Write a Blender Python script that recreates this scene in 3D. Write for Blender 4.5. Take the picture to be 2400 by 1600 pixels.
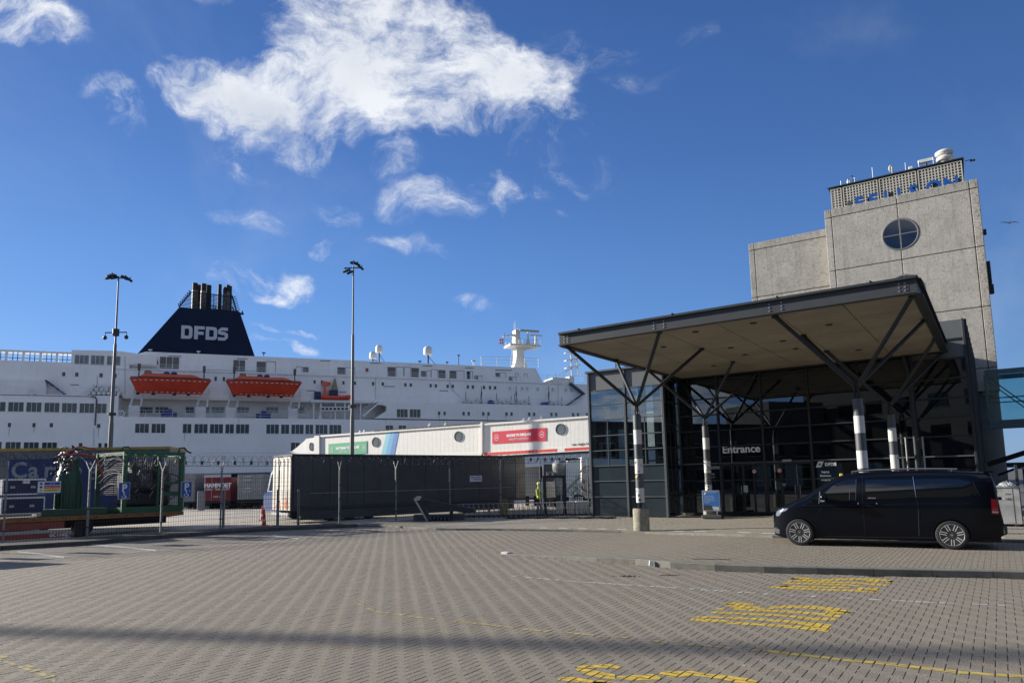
import bpy, bmesh, math, random
import numpy as np
from mathutils import Vector, Matrix
PI = math.pi
random.seed(7); rng = np.random.default_rng(7)
S = bpy.context.scene; C = S.collection
for _o in list(bpy.data.objects): bpy.data.objects.remove(_o)

# ------------------------------------------------------------------ camera
FOC, PIT, ROL, CY, EYE = 1615.4, .12078, -.020943, 927.4, 2.0
def _cm():
    p, r = PIT, ROL
    f = np.array([0, math.cos(p), math.sin(p)]); u = np.array([0, -math.sin(p), math.cos(p)]); x = np.array([1., 0, 0])
    return np.array([math.cos(r)*x+math.sin(r)*u, -math.sin(r)*x+math.cos(r)*u, f])
CM = _cm(); EYEP = np.array([0, 0, EYE])
cam = bpy.data.objects.new('camera', bpy.data.cameras.new('camera')); C.objects.link(cam)
mw = Matrix.Identity(4)
for i in range(3):
    mw[i][0] = CM[0][i]; mw[i][1] = CM[1][i]; mw[i][2] = -CM[2][i]
mw[0][3], mw[1][3], mw[2][3] = 0, 0, EYE
cam.matrix_world = mw
cam.data.sensor_width = 36; cam.data.lens = FOC/2400*36; cam.data.shift_y = (CY-800)/2400
cam.data.clip_start = .1; cam.data.clip_end = 6000
S.camera = cam

# ------------------------------------------------------------------ light
SUN_AZ, SUN_EL = math.radians(160), math.radians(18)      # azimuth measured from +x towards +y
sd = Vector((math.cos(SUN_AZ)*math.cos(SUN_EL), math.sin(SUN_AZ)*math.cos(SUN_EL), math.sin(SUN_EL)))
sl = bpy.data.lights.new('sun', 'SUN'); sl.energy = 5.0; sl.angle = math.radians(.53); sl.color = (1, .93, .82)
so = bpy.data.objects.new('sun', sl); C.objects.link(so)
so.rotation_euler = sd.to_track_quat('Z', 'Y').to_euler()
S.view_settings.view_transform = 'Standard'; S.view_settings.look = 'None'
S.view_settings.exposure = 0.80; S.view_settings.gamma = 1; S.view_settings.use_curve_mapping = False

# ------------------------------------------------------------------ sky with clouds
W = bpy.data.worlds.new('World'); S.world = W; W.use_nodes = True
NT = W.node_tree; NT.nodes.clear()
SKY_STR = .1
def _n(nt, t, **k):
    n = nt.nodes.new(t)
    for a, b in k.items(): setattr(n, a, b)
    return n
def mth(nt, op, a, b=None, c=None, clamp=False):
    n = _n(nt, 'ShaderNodeMath', operation=op, use_clamp=clamp)
    for i, v in enumerate((a, b, c)):
        if v is None: continue
        if isinstance(v, (int, float)): n.inputs[i].default_value = v
        else: nt.links.new(v, n.inputs[i])
    return n.outputs[0]
def vmth(nt, op, a, b=None, sc=None):
    n = _n(nt, 'ShaderNodeVectorMath', operation=op)
    for i, v in enumerate((a, b)):
        if v is None: continue
        if isinstance(v, (tuple, list)): n.inputs[i].default_value = v
        else: nt.links.new(v, n.inputs[i])
    if sc is not None: n.inputs['Scale'].default_value = sc
    return n.outputs[1] if op == 'DOT_PRODUCT' else n.outputs[0]
def smooth(nt, v, a, b):
    n = _n(nt, 'ShaderNodeMapRange', interpolation_type='SMOOTHSTEP')
    nt.links.new(v, n.inputs[0]); n.inputs[1].default_value = a; n.inputs[2].default_value = b
    return n.outputs[0]
def mixc(nt, f, a, b, mode='MIX'):
    n = _n(nt, 'ShaderNodeMix', data_type='RGBA', blend_type=mode)
    for s, v in ((n.inputs[0], f), (n.inputs[6], a), (n.inputs[7], b)):
        if isinstance(v, (int, float)): s.default_value = v
        elif isinstance(v, (tuple, list)): s.default_value = (*v[:3], 1)
        else: nt.links.new(v, s)
    return n.outputs[2]
def noise(nt, vec, scale, detail=5, rough=.55, lac=2., dist=0.):
    n = _n(nt, 'ShaderNodeTexNoise'); nt.links.new(vec, n.inputs['Vector'])
    n.inputs['Scale'].default_value = scale; n.inputs['Detail'].default_value = detail
    n.inputs['Roughness'].default_value = rough; n.inputs['Lacunarity'].default_value = lac; n.inputs['Distortion'].default_value = dist
    return n.outputs[0]
sky = _n(NT, 'ShaderNodeTexSky', sky_type='NISHITA', sun_disc=False)
sky.sun_elevation = SUN_EL; sky.sun_rotation = math.radians(90)-SUN_AZ
sky.altitude = 0; sky.air_density = 1.0; sky.dust_density = .35; sky.ozone_density = 2.2
tc = _n(NT, 'ShaderNodeTexCoord').outputs['Generated']
tf = np.array([0, math.cos(.3), math.sin(.3)]); tu = np.array([0, -math.sin(.3), math.cos(.3)])   # tangent plane of the cloud map
def cpos(px, py):
    d = CM.T @ np.array([(px-1200)/FOC, -(py-CY)/FOC, 1]); k = d @ tf
    return d[0]/k, (d @ tu)/k
dn = vmth(NT, 'NORMALIZE', tc)
df = vmth(NT, 'DOT_PRODUCT', dn, tuple(tf)); dfc = mth(NT, 'MAXIMUM', df, .05)
X = mth(NT, 'DIVIDE', vmth(NT, 'DOT_PRODUCT', dn, (1, 0, 0)), dfc)
Y = mth(NT, 'DIVIDE', vmth(NT, 'DOT_PRODUCT', dn, tuple(tu)), dfc)
cv = _n(NT, 'ShaderNodeCombineXYZ'); NT.links.new(X, cv.inputs[0]); NT.links.new(Y, cv.inputs[1]); P = cv.outputs[0]
# warp the lookup so that edges break into wisps
def wnode(vec, sc, amt, det=3):
    w = _n(NT, 'ShaderNodeTexNoise'); NT.links.new(vec, w.inputs['Vector']); w.inputs['Scale'].default_value = sc; w.inputs['Detail'].default_value = det
    return vmth(NT, 'SCALE', vmth(NT, 'SUBTRACT', w.outputs['Color'], (.5, .5, .5)), sc=amt)
PW = vmth(NT, 'ADD', vmth(NT, 'ADD', P, wnode(P, 4.5, .16)), wnode(P, 19, .035, 4))
sx = _n(NT, 'ShaderNodeSeparateXYZ'); NT.links.new(PW, sx.inputs[0]); XW, YW = sx.outputs[0], sx.outputs[1]
BLOBS = [(900,165,300,150,4,1), (1130,180,230,110,14,.95), (770,60,170,110,0,.9), (470,210,130,55,6,.9), (610,265,190,75,16,.95), (720,310,120,62,0,.9),
 (1265,215,130,75,30,.8), (1310,285,60,40,20,.45), (1010,290,150,50,-8,.8), (940,40,200,90,0,.85), (590,372,75,38,14,.5), (245,250,70,42,30,.5), (70,30,120,50,30,.75),
 (950,380,34,40,60,.5), (1020,460,85,42,-5,.50), (1140,435,52,42,40,.52), (1215,432,62,34,15,.48), (590,522,75,24,10,.40), (782,576,34,17,0,.66),
 (955,560,95,18,8,.40), (820,500,80,35,20,.35), (682,658,50,30,0,.75), (555,652,80,22,0,.55), (620,688,110,17,2,.6), (1115,697,62,18,15,.38), (640,775,70,10,3,.55),
 (1480,208,80,26,-8,.30), (1370,125,110,60,0,.36), (640,812,60,12,4,.55), (1230,345,90,36,20,.36), (1305,398,75,20,25,.42), (1295,505,28,16,0,.4), (480,4,60,22,0,.5), (1620,98,50,22,0,.3), (1440,400,80,30,0,.28), (2380,640,90,30,0,.22)]
mask = None
for (bx, by, rx, ry, ang, st) in BLOBS:
    cx, cy = cpos(bx, by); a = math.radians(-ang); k = 1/FOC
    ux, uy = mth(NT, 'SUBTRACT', XW, cx), mth(NT, 'SUBTRACT', YW, cy)
    ca, sa = math.cos(a), math.sin(a)
    p = mth(NT, 'DIVIDE', mth(NT, 'ADD', mth(NT, 'MULTIPLY', ux, ca), mth(NT, 'MULTIPLY', uy, sa)), rx*k*(1.22 if st > .79 else 1.75))
    q = mth(NT, 'DIVIDE', mth(NT, 'SUBTRACT', mth(NT, 'MULTIPLY', uy, ca), mth(NT, 'MULTIPLY', ux, sa)), ry*k*(1.22 if st > .79 else 1.75))
    r2 = mth(NT, 'ADD', mth(NT, 'MULTIPLY', p, p), mth(NT, 'MULTIPLY', q, q))
    m = mth(NT, 'MULTIPLY', mth(NT, 'SUBTRACT', 1, r2, clamp=True), st if st > .79 else st*.88)
    mask = m if mask is None else mth(NT, 'SMOOTH_MAX', mask, m, .12)
mask = mth(NT, 'MULTIPLY', mask, mth(NT, 'GREATER_THAN', df, .1))
mpn = _n(NT, 'ShaderNodeMapping'); NT.links.new(PW, mpn.inputs[0]); mpn.inputs['Rotation'].default_value = (0, 0, .45); mpn.inputs['Scale'].default_value = (1, 1.7, 1)
n1 = noise(NT, mpn.outputs[0], 6.5, 12, .66, 2.1, .1); n2 = noise(NT, P, 3.2, 6, .5); n3 = noise(NT, PW, 30, 8, .7)
dens = mth(NT, 'ADD', mask, mth(NT, 'MULTIPLY', mth(NT, 'SUBTRACT', n1, .5), 3.3))
dens = mth(NT, 'ADD', dens, mth(NT, 'MULTIPLY', mth(NT, 'SUBTRACT', n3, .5), .9))
dens = mth(NT, 'MULTIPLY', dens, smooth(NT, mask, .0, .45))
alpha = mth(NT, 'POWER', smooth(NT, dens, .08, 1.2), 1.15)
core = mth(NT, 'MULTIPLY', smooth(NT, mask, .55, 1.0), smooth(NT, n2, .38, .66))
veil = mth(NT, 'MULTIPLY', smooth(NT, noise(NT, P, 2.3, 7, .6, 2, .4), .52, .8), .10)
ccol = mixc(NT, core, (5.6, 5.75, 5.9), (3.8, 4.1, 4.6))
zc = vmth(NT, 'DOT_PRODUCT', dn, (0, 0, 1))
rp = _n(NT, 'ShaderNodeValToRGB'); NT.links.new(zc, rp.inputs[0]); cr = rp.color_ramp
for k, (p, c) in enumerate(((0, (.29,.53,.93)), (.10, (.215,.455,.90)), (.22, (.135,.34,.80)), (.42, (.070,.20,.565)), (.62, (.042,.13,.41)), (1, (.03,.09,.31)))):
    e = cr.elements[k] if k < 2 else cr.elements.new(p)
    e.position = p; e.color = (*c, 1)
az = vmth(NT, 'DOT_PRODUCT', dn, (math.cos(SUN_AZ), math.sin(SUN_AZ), .15))
glow = mth(NT, 'ADD', mth(NT, 'MULTIPLY', smooth(NT, az, -.9, 1.0), .62), .72)
gv = _n(NT, 'ShaderNodeCombineColor')
for i_ in range(3): NT.links.new(glow, gv.inputs[i_])
grad = mixc(NT, 1., mixc(NT, 1., rp.outputs[0], gv.outputs[0], 'MULTIPLY'), (4.0, 4.15, 4.35), 'MULTIPLY')
air = mixc(NT, .86, sky.outputs[0], grad)
skc = mixc(NT, veil, air, (5.0, 5.3, 5.7))
# cloud added outside the view, to lift the fill light on the shaded hull
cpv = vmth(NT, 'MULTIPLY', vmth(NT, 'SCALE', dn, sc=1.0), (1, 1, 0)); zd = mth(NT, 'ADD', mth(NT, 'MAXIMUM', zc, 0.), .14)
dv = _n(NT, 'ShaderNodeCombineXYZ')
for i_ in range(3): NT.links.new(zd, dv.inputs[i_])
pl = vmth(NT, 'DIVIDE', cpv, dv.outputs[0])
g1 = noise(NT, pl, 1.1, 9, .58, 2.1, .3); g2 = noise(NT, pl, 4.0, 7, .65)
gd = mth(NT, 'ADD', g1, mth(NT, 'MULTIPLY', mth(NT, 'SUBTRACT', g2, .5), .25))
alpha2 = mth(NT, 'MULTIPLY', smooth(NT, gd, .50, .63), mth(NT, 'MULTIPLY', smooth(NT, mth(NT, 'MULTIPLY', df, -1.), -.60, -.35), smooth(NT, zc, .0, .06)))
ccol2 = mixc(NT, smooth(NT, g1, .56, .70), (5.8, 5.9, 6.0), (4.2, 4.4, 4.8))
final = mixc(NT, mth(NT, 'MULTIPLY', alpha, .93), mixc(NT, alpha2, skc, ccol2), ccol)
bg = _n(NT, 'ShaderNodeBackground'); NT.links.new(final, bg.inputs[0]); bg.inputs[1].default_value = SKY_STR
wo = _n(NT, 'ShaderNodeOutputWorld'); NT.links.new(bg.outputs[0], wo.inputs[0])

# ------------------------------------------------------------------ frames: where a pixel's ray meets a plane of the place
class Fr:
    def __init__(s, o=(0, 0, 0), deg=0.):
        s.o = np.array(o, float); s.a = math.radians(deg); s.deg = deg
        s.X = np.array([math.cos(s.a), math.sin(s.a), 0]); s.Y = np.array([-math.sin(s.a), math.cos(s.a), 0])
    def loc(s, p): q = np.array(p, float)-s.o; return np.array([q@s.X, q@s.Y, q[2]])
    def wor(s, p): return s.o+p[0]*s.X+p[1]*s.Y+np.array([0, 0, p[2]])
    def _hit(s, px, py, n, k):
        d = CM.T @ np.array([(px-1200)/FOC, -(py-CY)/FOC, 1]); t = (s.o@n+k-EYEP@n)/(d@n); return s.loc(EYEP+t*d)
    def py(s, px, py, y): return s._hit(px, py, s.Y, y)
    def px(s, px, py, x): return s._hit(px, py, s.X, x)
    def pz(s, px, py, z=0.):
        d = CM.T @ np.array([(px-1200)/FOC, -(py-CY)/FOC, 1]); t = (z-EYE)/d[2]; return s.loc(EYEP+t*d)
    def rect(s, x0, y0, x1, y1, y):
        xm, ym = (x0+x1)/2, (y0+y1)/2
        return s.py(x0, ym, y)[0], s.py(x1, ym, y)[0], s.py(xm, y1, y)[2], s.py(xm, y0, y)[2]
WF = Fr()
def gr(px, py, z=0.): return WF.pz(px, py, z)

# ------------------------------------------------------------------ mesh builder
class MB:
    def __init__(s): s.v = []; s.f = []; s.m = []
    def add(s, vs, fs, m=0):
        o = len(s.v); s.v += [tuple(map(float, p)) for p in vs]; s.f += [tuple(i+o for i in f) for f in fs]; s.m += [m]*len(fs); return s
    def box(s, x0, x1, y0, y1, z0, z1, m=0):
        return s.add([(x0,y0,z0),(x1,y0,z0),(x1,y1,z0),(x0,y1,z0),(x0,y0,z1),(x1,y0,z1),(x1,y1,z1),(x0,y1,z1)],
                     [(0,3,2,1),(4,5,6,7),(0,1,5,4),(1,2,6,5),(2,3,7,6),(3,0,4,7)], m)
    def bbox(s, x0, x1, y0, y1, z0, z1, b=.01, m=0):      # box with chamfered upright and top edges
        b = min(b, (x1-x0)/3, (y1-y0)/3, (z1-z0)/3)
        ring = lambda x0, x1, y0, y1, z: [(x0+b,y0,z),(x1-b,y0,z),(x1,y0+b,z),(x1,y1-b,z),(x1-b,y1,z),(x0+b,y1,z),(x0,y1-b,z),(x0,y0+b,z)]
        R = [ring(x0+b,x1-b,y0+b,y1-b,z0), ring(x0,x1,y0,y1,z0+b), ring(x0,x1,y0,y1,z1-b), ring(x0+b,x1-b,y0+b,y1-b,z1)]
        vs = sum(R, []); fs = [tuple(range(7,-1,-1)), tuple(range(24,32))]
        for k in range(3): fs += [(k*8+i, k*8+(i+1)%8, k*8+8+(i+1)%8, k*8+8+i) for i in range(8)]
        return s.add(vs, fs, m)
    def quad(s, a, b, c, d, m=0): return s.add([a, b, c, d], [(0,1,2,3)], m)
    def rod(s, p0, p1, r, n=8, r1=None, m=0, caps=True):
        p0, p1 = Vector(p0), Vector(p1); d = (p1-p0)
        if d.length < 1e-6: return s
        q = d.to_track_quat('Z', 'Y'); r1 = r if r1 is None else r1; vs = []
        for p, rr in ((p0, r), (p1, r1)):
            for i in range(n): vs.append(p+q@Vector((rr*math.cos(2*PI*(i+.5)/n), rr*math.sin(2*PI*(i+.5)/n), 0)))
        fs = [(i, (i+1)%n, n+(i+1)%n, n+i) for i in range(n)]
        if caps: fs += [tuple(range(n-1,-1,-1)), tuple(range(n, 2*n))]
        return s.add(vs, fs, m)
    def path(s, pts, r, n=6, m=0):
        pts = [Vector(p) for p in pts]; N = len(pts); vs = []
        for k, p in enumerate(pts):
            t = (pts[min(k+1,N-1)]-pts[max(k-1,0)]).normalized()
            up = Vector((0,0,1)) if abs(t.z) < .95 else Vector((0,1,0))
            a = t.cross(up).normalized(); b = a.cross(t)
            for i in range(n): vs.append(p+r*(math.cos(2*PI*i/n)*a+math.sin(2*PI*i/n)*b))
        fs = [(k*n+i, k*n+(i+1)%n, (k+1)*n+(i+1)%n, (k+1)*n+i) for k in range(N-1) for i in range(n)]
        return s.add(vs, fs, m)
    def bar(s, p0, p1, w, h, m=0, up=(0,0,1)):        # rectangular bar: w across, h along up
        p0, p1 = Vector(p0), Vector(p1); t = (p1-p0).normalized(); up = Vector(up)
        if abs(t.dot(up)) > .95: up = Vector((0,1,0))
        a = t.cross(up).normalized(); b = a.cross(t).normalized(); vs = []
        for p in (p0, p1):
            for i, j in ((-1,-1),(1,-1),(1,1),(-1,1)): vs.append(p+a*i*w/2+b*j*h/2)
        return s.add(vs, [(0,3,2,1),(4,5,6,7),(0,1,5,4),(1,2,6,5),(2,3,7,6),(3,0,4,7)], m)
    def lathe(s, prof, n=20, c=(0,0,0), axis='z', m=0):  # prof: (radius, height)
        vs = []
        for r, h in prof:
            for i in range(n):
                a = 2*PI*i/n; x, y = r*math.cos(a), r*math.sin(a)
                vs.append({'z':(c[0]+x,c[1]+y,c[2]+h),'y':(c[0]+x,c[1]+h,c[2]+y),'x':(c[0]+h,c[1]+x,c[2]+y)}[axis])
        fs = [(k*n+i, k*n+(i+1)%n, (k+1)*n+(i+1)%n, (k+1)*n+i) for k in range(len(prof)-1) for i in range(n)]
        fs += [tuple(range(n-1,-1,-1)), tuple(range((len(prof)-1)*n, len(prof)*n))]
        return s.add(vs, fs, m)
    def prism(s, poly, y0, y1, m=0):      # polygon in x,z pushed along y
        n = len(poly); vs = [(x,y0,z) for x,z in poly]+[(x,y1,z) for x,z in poly]
        return s.add(vs, [tuple(range(n)), tuple(range(2*n-1,n-1,-1))]+[(i,n+i,n+(i+1)%n,(i+1)%n) for i in range(n)], m)
    def slab(s, poly, z0, z1, m=0):       # polygon in x,y pushed along z
        n = len(poly); vs = [(x,y,z0) for x,y in poly]+[(x,y,z1) for x,y in poly]
        return s.add(vs, [tuple(range(n-1,-1,-1)), tuple(range(n,2*n))]+[(i,(i+1)%n,n+(i+1)%n,n+i) for i in range(n)], m)
    def ball(s, c, rx, ry, rz, n=12, m=0):
        prof = [(math.cos(a), math.sin(a)) for a in np.linspace(-PI/2+.05, PI/2-.05, n//2+2)]
        o = len(s.v); s.lathe(prof, n, m=m)
        for i in range(o, len(s.v)):
            x, y, z = s.v[i]; s.v[i] = (c[0]+x*rx, c[1]+y*ry, c[2]+z*rz)
        return s
    def tilt(s, c, ang, axis='Y', start=0):
        R = Matrix.Rotation(math.radians(ang), 3, axis); c = Vector(c)
        for i in range(start, len(s.v)): s.v[i] = tuple(c+R@(Vector(s.v[i])-c))
        return s
    def mesh(s, name, mats, smooth=False):
        me = bpy.data.meshes.new(name); me.from_pydata(s.v, [], s.f); me.validate()
        for mt in (mats if isinstance(mats, (list, tuple)) else [mats]): me.materials.append(mt)
        if len(me.polygons) == len(s.m): me.polygons.foreach_set('material_index', s.m)
        if smooth:
            bm = bmesh.new(); bm.from_mesh(me); bmesh.ops.recalc_face_normals(bm, faces=bm.faces)
            for f in bm.faces: f.smooth = True
            for e in bm.edges:
                if len(e.link_faces) != 2 or e.calc_face_angle(0) > math.radians(38): e.smooth = False
            bm.to_mesh(me); bm.free()
        else:
            bm = bmesh.new(); bm.from_mesh(me); bmesh.ops.recalc_face_normals(bm, faces=bm.faces); bm.to_mesh(me); bm.free()
        return me
def link(name, data, parent=None, loc=None, rot=None):
    o = bpy.data.objects.new(name, data); C.objects.link(o)
    if parent is not None: o.parent = parent
    if loc is not None: o.location = loc
    if rot is not None: o.rotation_euler = rot
    return o
def part(name, mb, mats, parent, loc=None, rot=None, smooth=False, label=None, kind=None):
    me = mb.mesh(name, mats, smooth) if isinstance(mb, MB) else mb
    o = link(name, me, parent, loc, rot)
    if label: o['label'] = label
    if kind: o['kind'] = kind
    return o
def tag(o, label, cat, group=None):
    o['label'] = label; o['category'] = cat
    if group: o['group'] = group
    return o
def thing(name, label, cat, loc=(0,0,0), deg=0., group=None):
    o = link(name, None, None, tuple(loc), (0,0,math.radians(deg))); return tag(o, label, cat, group)
def struct(name, mb, mats, smooth=False, kind='structure', parent=None):
    o = part(name, mb, mats, parent, smooth=smooth); o['kind'] = kind; return o
def dup(root, loc, deg=None, label=None, group=None):
    r = root.copy(); C.objects.link(r); r.location = loc
    if deg is not None: r.rotation_euler = (0,0,math.radians(deg))
    if label: r['label'] = label
    if group: r['group'] = group
    for ch in list(root.children):
        c = ch.copy(); C.objects.link(c); c.parent = r
        for g in list(ch.children):
            d = g.copy(); C.objects.link(d); d.parent = c
    return r
def text(s, size, mat, parent, loc, name='lettering', bold=0., depth=.01, ax='CENTER', ay='CENTER', sx=1., rot=None, shear=0.):
    cu = bpy.data.curves.new('t', 'FONT'); cu.body = s; cu.size = size; cu.extrude = depth; cu.offset = bold; cu.align_x = ax; cu.align_y = ay; cu.shear = shear
    cu.resolution_u = 3
    t = bpy.data.objects.new('t', cu); C.objects.link(t); dg = bpy.context.evaluated_depsgraph_get(); dg.update()
    me = bpy.data.meshes.new_from_object(t.evaluated_get(dg)); bpy.data.objects.remove(t); bpy.data.curves.remove(cu)
    me.materials.clear(); me.materials.append(mat)
    o = link(name, me, parent, loc, rot if rot else (PI/2, 0, 0)); o.scale = (sx, 1, 1); return o

# ------------------------------------------------------------------ materials
_M = {}
def mat(name, col, rough=.6, metal=0., var=.0, vs=3., bump=0., bs=20., spec=.5, coat=0., var2=None, streak=0., emis=None, dirt=0., alpha=None):
    if name in _M: return _M[name]
    m = bpy.data.materials.new(name); m.use_nodes = True; nt = m.node_tree; b = nt.nodes['Principled BSDF']
    b.inputs['Roughness'].default_value = rough; b.inputs['Metallic'].default_value = metal
    b.inputs['Specular IOR Level'].default_value = spec; b.inputs['Coat Weight'].default_value = coat; b.inputs['Coat Roughness'].default_value = .03
    col = tuple(col); out = None
    tcn = nt.nodes.new('ShaderNodeTexCoord').outputs['Object']
    if var or dirt or streak:
        n = noise(nt, tcn, vs, 6, .6); c = mixc(nt, smooth(nt, n, .3, .72), tuple(x*(1-var) for x in col), tuple(min(1, x*(1+var)) for x in col)); out = c
        if streak:
            mp = _n(nt, 'ShaderNodeMapping'); nt.links.new(tcn, mp.inputs[0]); mp.inputs['Scale'].default_value = (3, 3, .12)
            s2 = smooth(nt, noise(nt, mp.outputs[0], 2.2, 6, .65), .5, .78)
            out = mixc(nt, mth(nt, 'MULTIPLY', s2, streak), out, tuple(x*.35 for x in col))
        if dirt:
            s3 = smooth(nt, noise(nt, tcn, vs*6, 8, .7), .55, .8)
            out = mixc(nt, mth(nt, 'MULTIPLY', s3, dirt), out, (.09, .075, .055))
        nt.links.new(out, b.inputs['Base Color'])
    else: b.inputs['Base Color'].default_value = (*col, 1)
    if bump:
        bn = _n(nt, 'ShaderNodeBump'); bn.inputs['Strength'].default_value = bump; bn.inputs['Distance'].default_value = .01
        nt.links.new(noise(nt, tcn, bs, 5, .6), bn.inputs['Height']); nt.links.new(bn.outputs[0], b.inputs['Normal'])
    if emis: b.inputs['Emission Color'].default_value = (*emis[:3], 1); b.inputs['Emission Strength'].default_value = emis[3]
    _M[name] = m; return m
def glass(name, tint, trans, rough=.02, f0=.06, base=(.01,.012,.014)):
    if name in _M: return _M[name]
    m = bpy.data.materials.new(name); m.use_nodes = True; nt = m.node_tree; nt.nodes.clear()
    o = _n(nt, 'ShaderNodeOutputMaterial'); g = _n(nt, 'ShaderNodeBsdfGlossy'); g.inputs['Roughness'].default_value = rough; g.inputs['Color'].default_value = (.85, .92, 1, 1)
    t = _n(nt, 'ShaderNodeBsdfTransparent'); t.inputs[0].default_value = (*tint, 1)
    d = _n(nt, 'ShaderNodeBsdfDiffuse'); d.inputs[0].default_value = (*base, 1)
    m1 = _n(nt, 'ShaderNodeMixShader'); m1.inputs[0].default_value = trans; nt.links.new(d.outputs[0], m1.inputs[1]); nt.links.new(t.outputs[0], m1.inputs[2])
    lw = _n(nt, 'ShaderNodeFresnel'); lw.inputs[0].default_value = 1.5
    f = mth(nt, 'ADD', lw.outputs[0], f0-.04, clamp=True)
    m2 = _n(nt, 'ShaderNodeMixShader'); nt.links.new(f, m2.inputs[0]); nt.links.new(m1.outputs[0], m2.inputs[1]); nt.links.new(g.outputs[0], m2.inputs[2])
    nt.links.new(m2.outputs[0], o.inputs[0]); _M[name] = m; return m

# ================================================================== ground
TF = Fr((0, 0, 0), -35.0)            # terminal frame: x along the facade, y into the depth
U0 = TF.loc(gr(1197, 1298))[0]
def lane_h(u): t = min(1, max(0, (u-U0)/5)); return .12*(t*t*(3-2*t))
def pav_h(u): return lane_h(u)+.07
K1 = [gr(x, y) for x, y in [(1190,1299),(1295.7,1306.8),(1388,1315.5),(1487,1322),(1594,1332.3),(1711.5,1338.2),(1837,1342.5),(1973.5,1345.8),(2121.4,1349.4),(2282,1352.7),(2455,1357.5)]]
K1 += [K1[-1]+(K1[-1]-K1[-2])*k for k in (1, 2, 4, 8)]
K1L = [TF.loc(p)[:2] for p in K1]
K2 = [gr(x, y, .03) for x, y in [(812,1231),(900,1232),(1031,1239.7),(1148,1240),(1340,1243),(1450,1245.6),(1530,1249)]]+[gr(x, y, .12) for x, y in [(1720,1254.9),(1807,1259.4),(2400,1271)]]
K2 += [K2[-1]+(K2[-1]-K2[-2])*k for k in (.6, 1.5)]
K2L = [TF.loc(p)[:2] for p in K2]
def vline(K, u):                       # depth of a kerb line at u
    if u <= K[0][0]: return K[0][1]+(u-K[0][0])*0
    for a, b in zip(K[:-1], K[1:]):
        if u <= b[0]: return a[1]+(b[1]-a[1])*(u-a[0])/(b[0]-a[0])
    return K[-1][1]
K2L = sorted(K2L, key=lambda p: p[0])
def brick_material(name, base, var):
    m = bpy.data.materials.new(name); m.use_nodes = True; nt = m.node_tree; b = nt.nodes['Principled BSDF']
    at = _n(nt, 'ShaderNodeAttribute', attribute_name='rnd_band').outputs['Fac']; oi = _n(nt, 'ShaderNodeObjectInfo').outputs['Random']
    geo = _n(nt, 'ShaderNodeNewGeometry').outputs['Position']
    r = mth(nt, 'ADD', at, mth(nt, 'MULTIPLY', mth(nt, 'SUBTRACT', oi, .5), .3), clamp=True)
    c = mixc(nt, r, tuple(x*(1-var) for x in base), tuple(x*(1+var) for x in base))
    big = smooth(nt, noise(nt, geo, .35, 5, .6), .35, .7)
    c = mixc(nt, mth(nt, 'MULTIPLY', big, .55), c, mixc(nt, 1., c, (.80, .83, .84), 'MULTIPLY'))
    warm = smooth(nt, noise(nt, geo, 1.3, 3, .5), .5, .7)
    c = mixc(nt, mth(nt, 'MULTIPLY', warm, .35), c, mixc(nt, 1., c, (1.12, .98, .90), 'MULTIPLY'))
    st_ = smooth(nt, noise(nt, geo, .9, 6, .7, 2.2, .6), .60, .72); c = mixc(nt, mth(nt, 'MULTIPLY', st_, .38), c, tuple(x*.45 for x in base))
    mpt = _n(nt, 'ShaderNodeMapping'); nt.links.new(geo, mpt.inputs[0]); mpt.inputs['Rotation'].default_value = (0, 0, .55); mpt.inputs['Scale'].default_value = (.12, 1.6, 1)
    tr_ = smooth(nt, noise(nt, mpt.outputs[0], 1.1, 5, .6), .52, .70); c = mixc(nt, mth(nt, 'MULTIPLY', tr_, .22), c, tuple(x*.6 for x in base))
    c = mixc(nt, mth(nt, 'MULTIPLY', smooth(nt, noise(nt, geo, 34, 4, .8), .40, .62), .42), c, tuple(x*.70 for x in base))
    sp = noise(nt, geo, 95, 3, .7)
    c = mixc(nt, smooth(nt, sp, .50, .70), c, tuple(min(.8, x*2.4) for x in base))
    c = mixc(nt, smooth(nt, sp, .48, .32), c, tuple(x*.42 for x in base))
    nt.links.new(c, b.inputs['Base Color']); b.inputs['Roughness'].default_value = .85; b.inputs['Specular IOR Level'].default_value = .3
    bn = _n(nt, 'ShaderNodeBump'); bn.inputs['Strength'].default_value = .6; bn.inputs['Distance'].default_value = .004
    nt.links.new(noise(nt, geo, 110, 4, .7), bn.inputs['Height']); nt.links.new(bn.outputs[0], b.inputs['Normal']); return m
M_BR = brick_material('plaza_paver', (.222, .196, .156), .16)
M_BR2 = brick_material('lane_paver', (.222, .196, .154), .12)
M_SAND = mat('joint_sand', (.19, .165, .128), .95)
M_TILE = brick_material('pavement_tile', (.26, .235, .19), .10)
M_KERB = mat('kerb_concrete', (.17, .165, .14), .8, var=.18, vs=4, bump=.4, bs=60, dirt=.5)
M_KW = mat('white_kerb_paint', (.62, .60, .55), .7, var=.2, vs=20)
M_YARD = mat('yard_concrete', (.42, .38, .32), .85, var=.12, vs=.4, bump=.3, bs=40)
M_ASPH = mat('far_ground', (.09, .085, .08), .9, var=.2, vs=.2)
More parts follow.
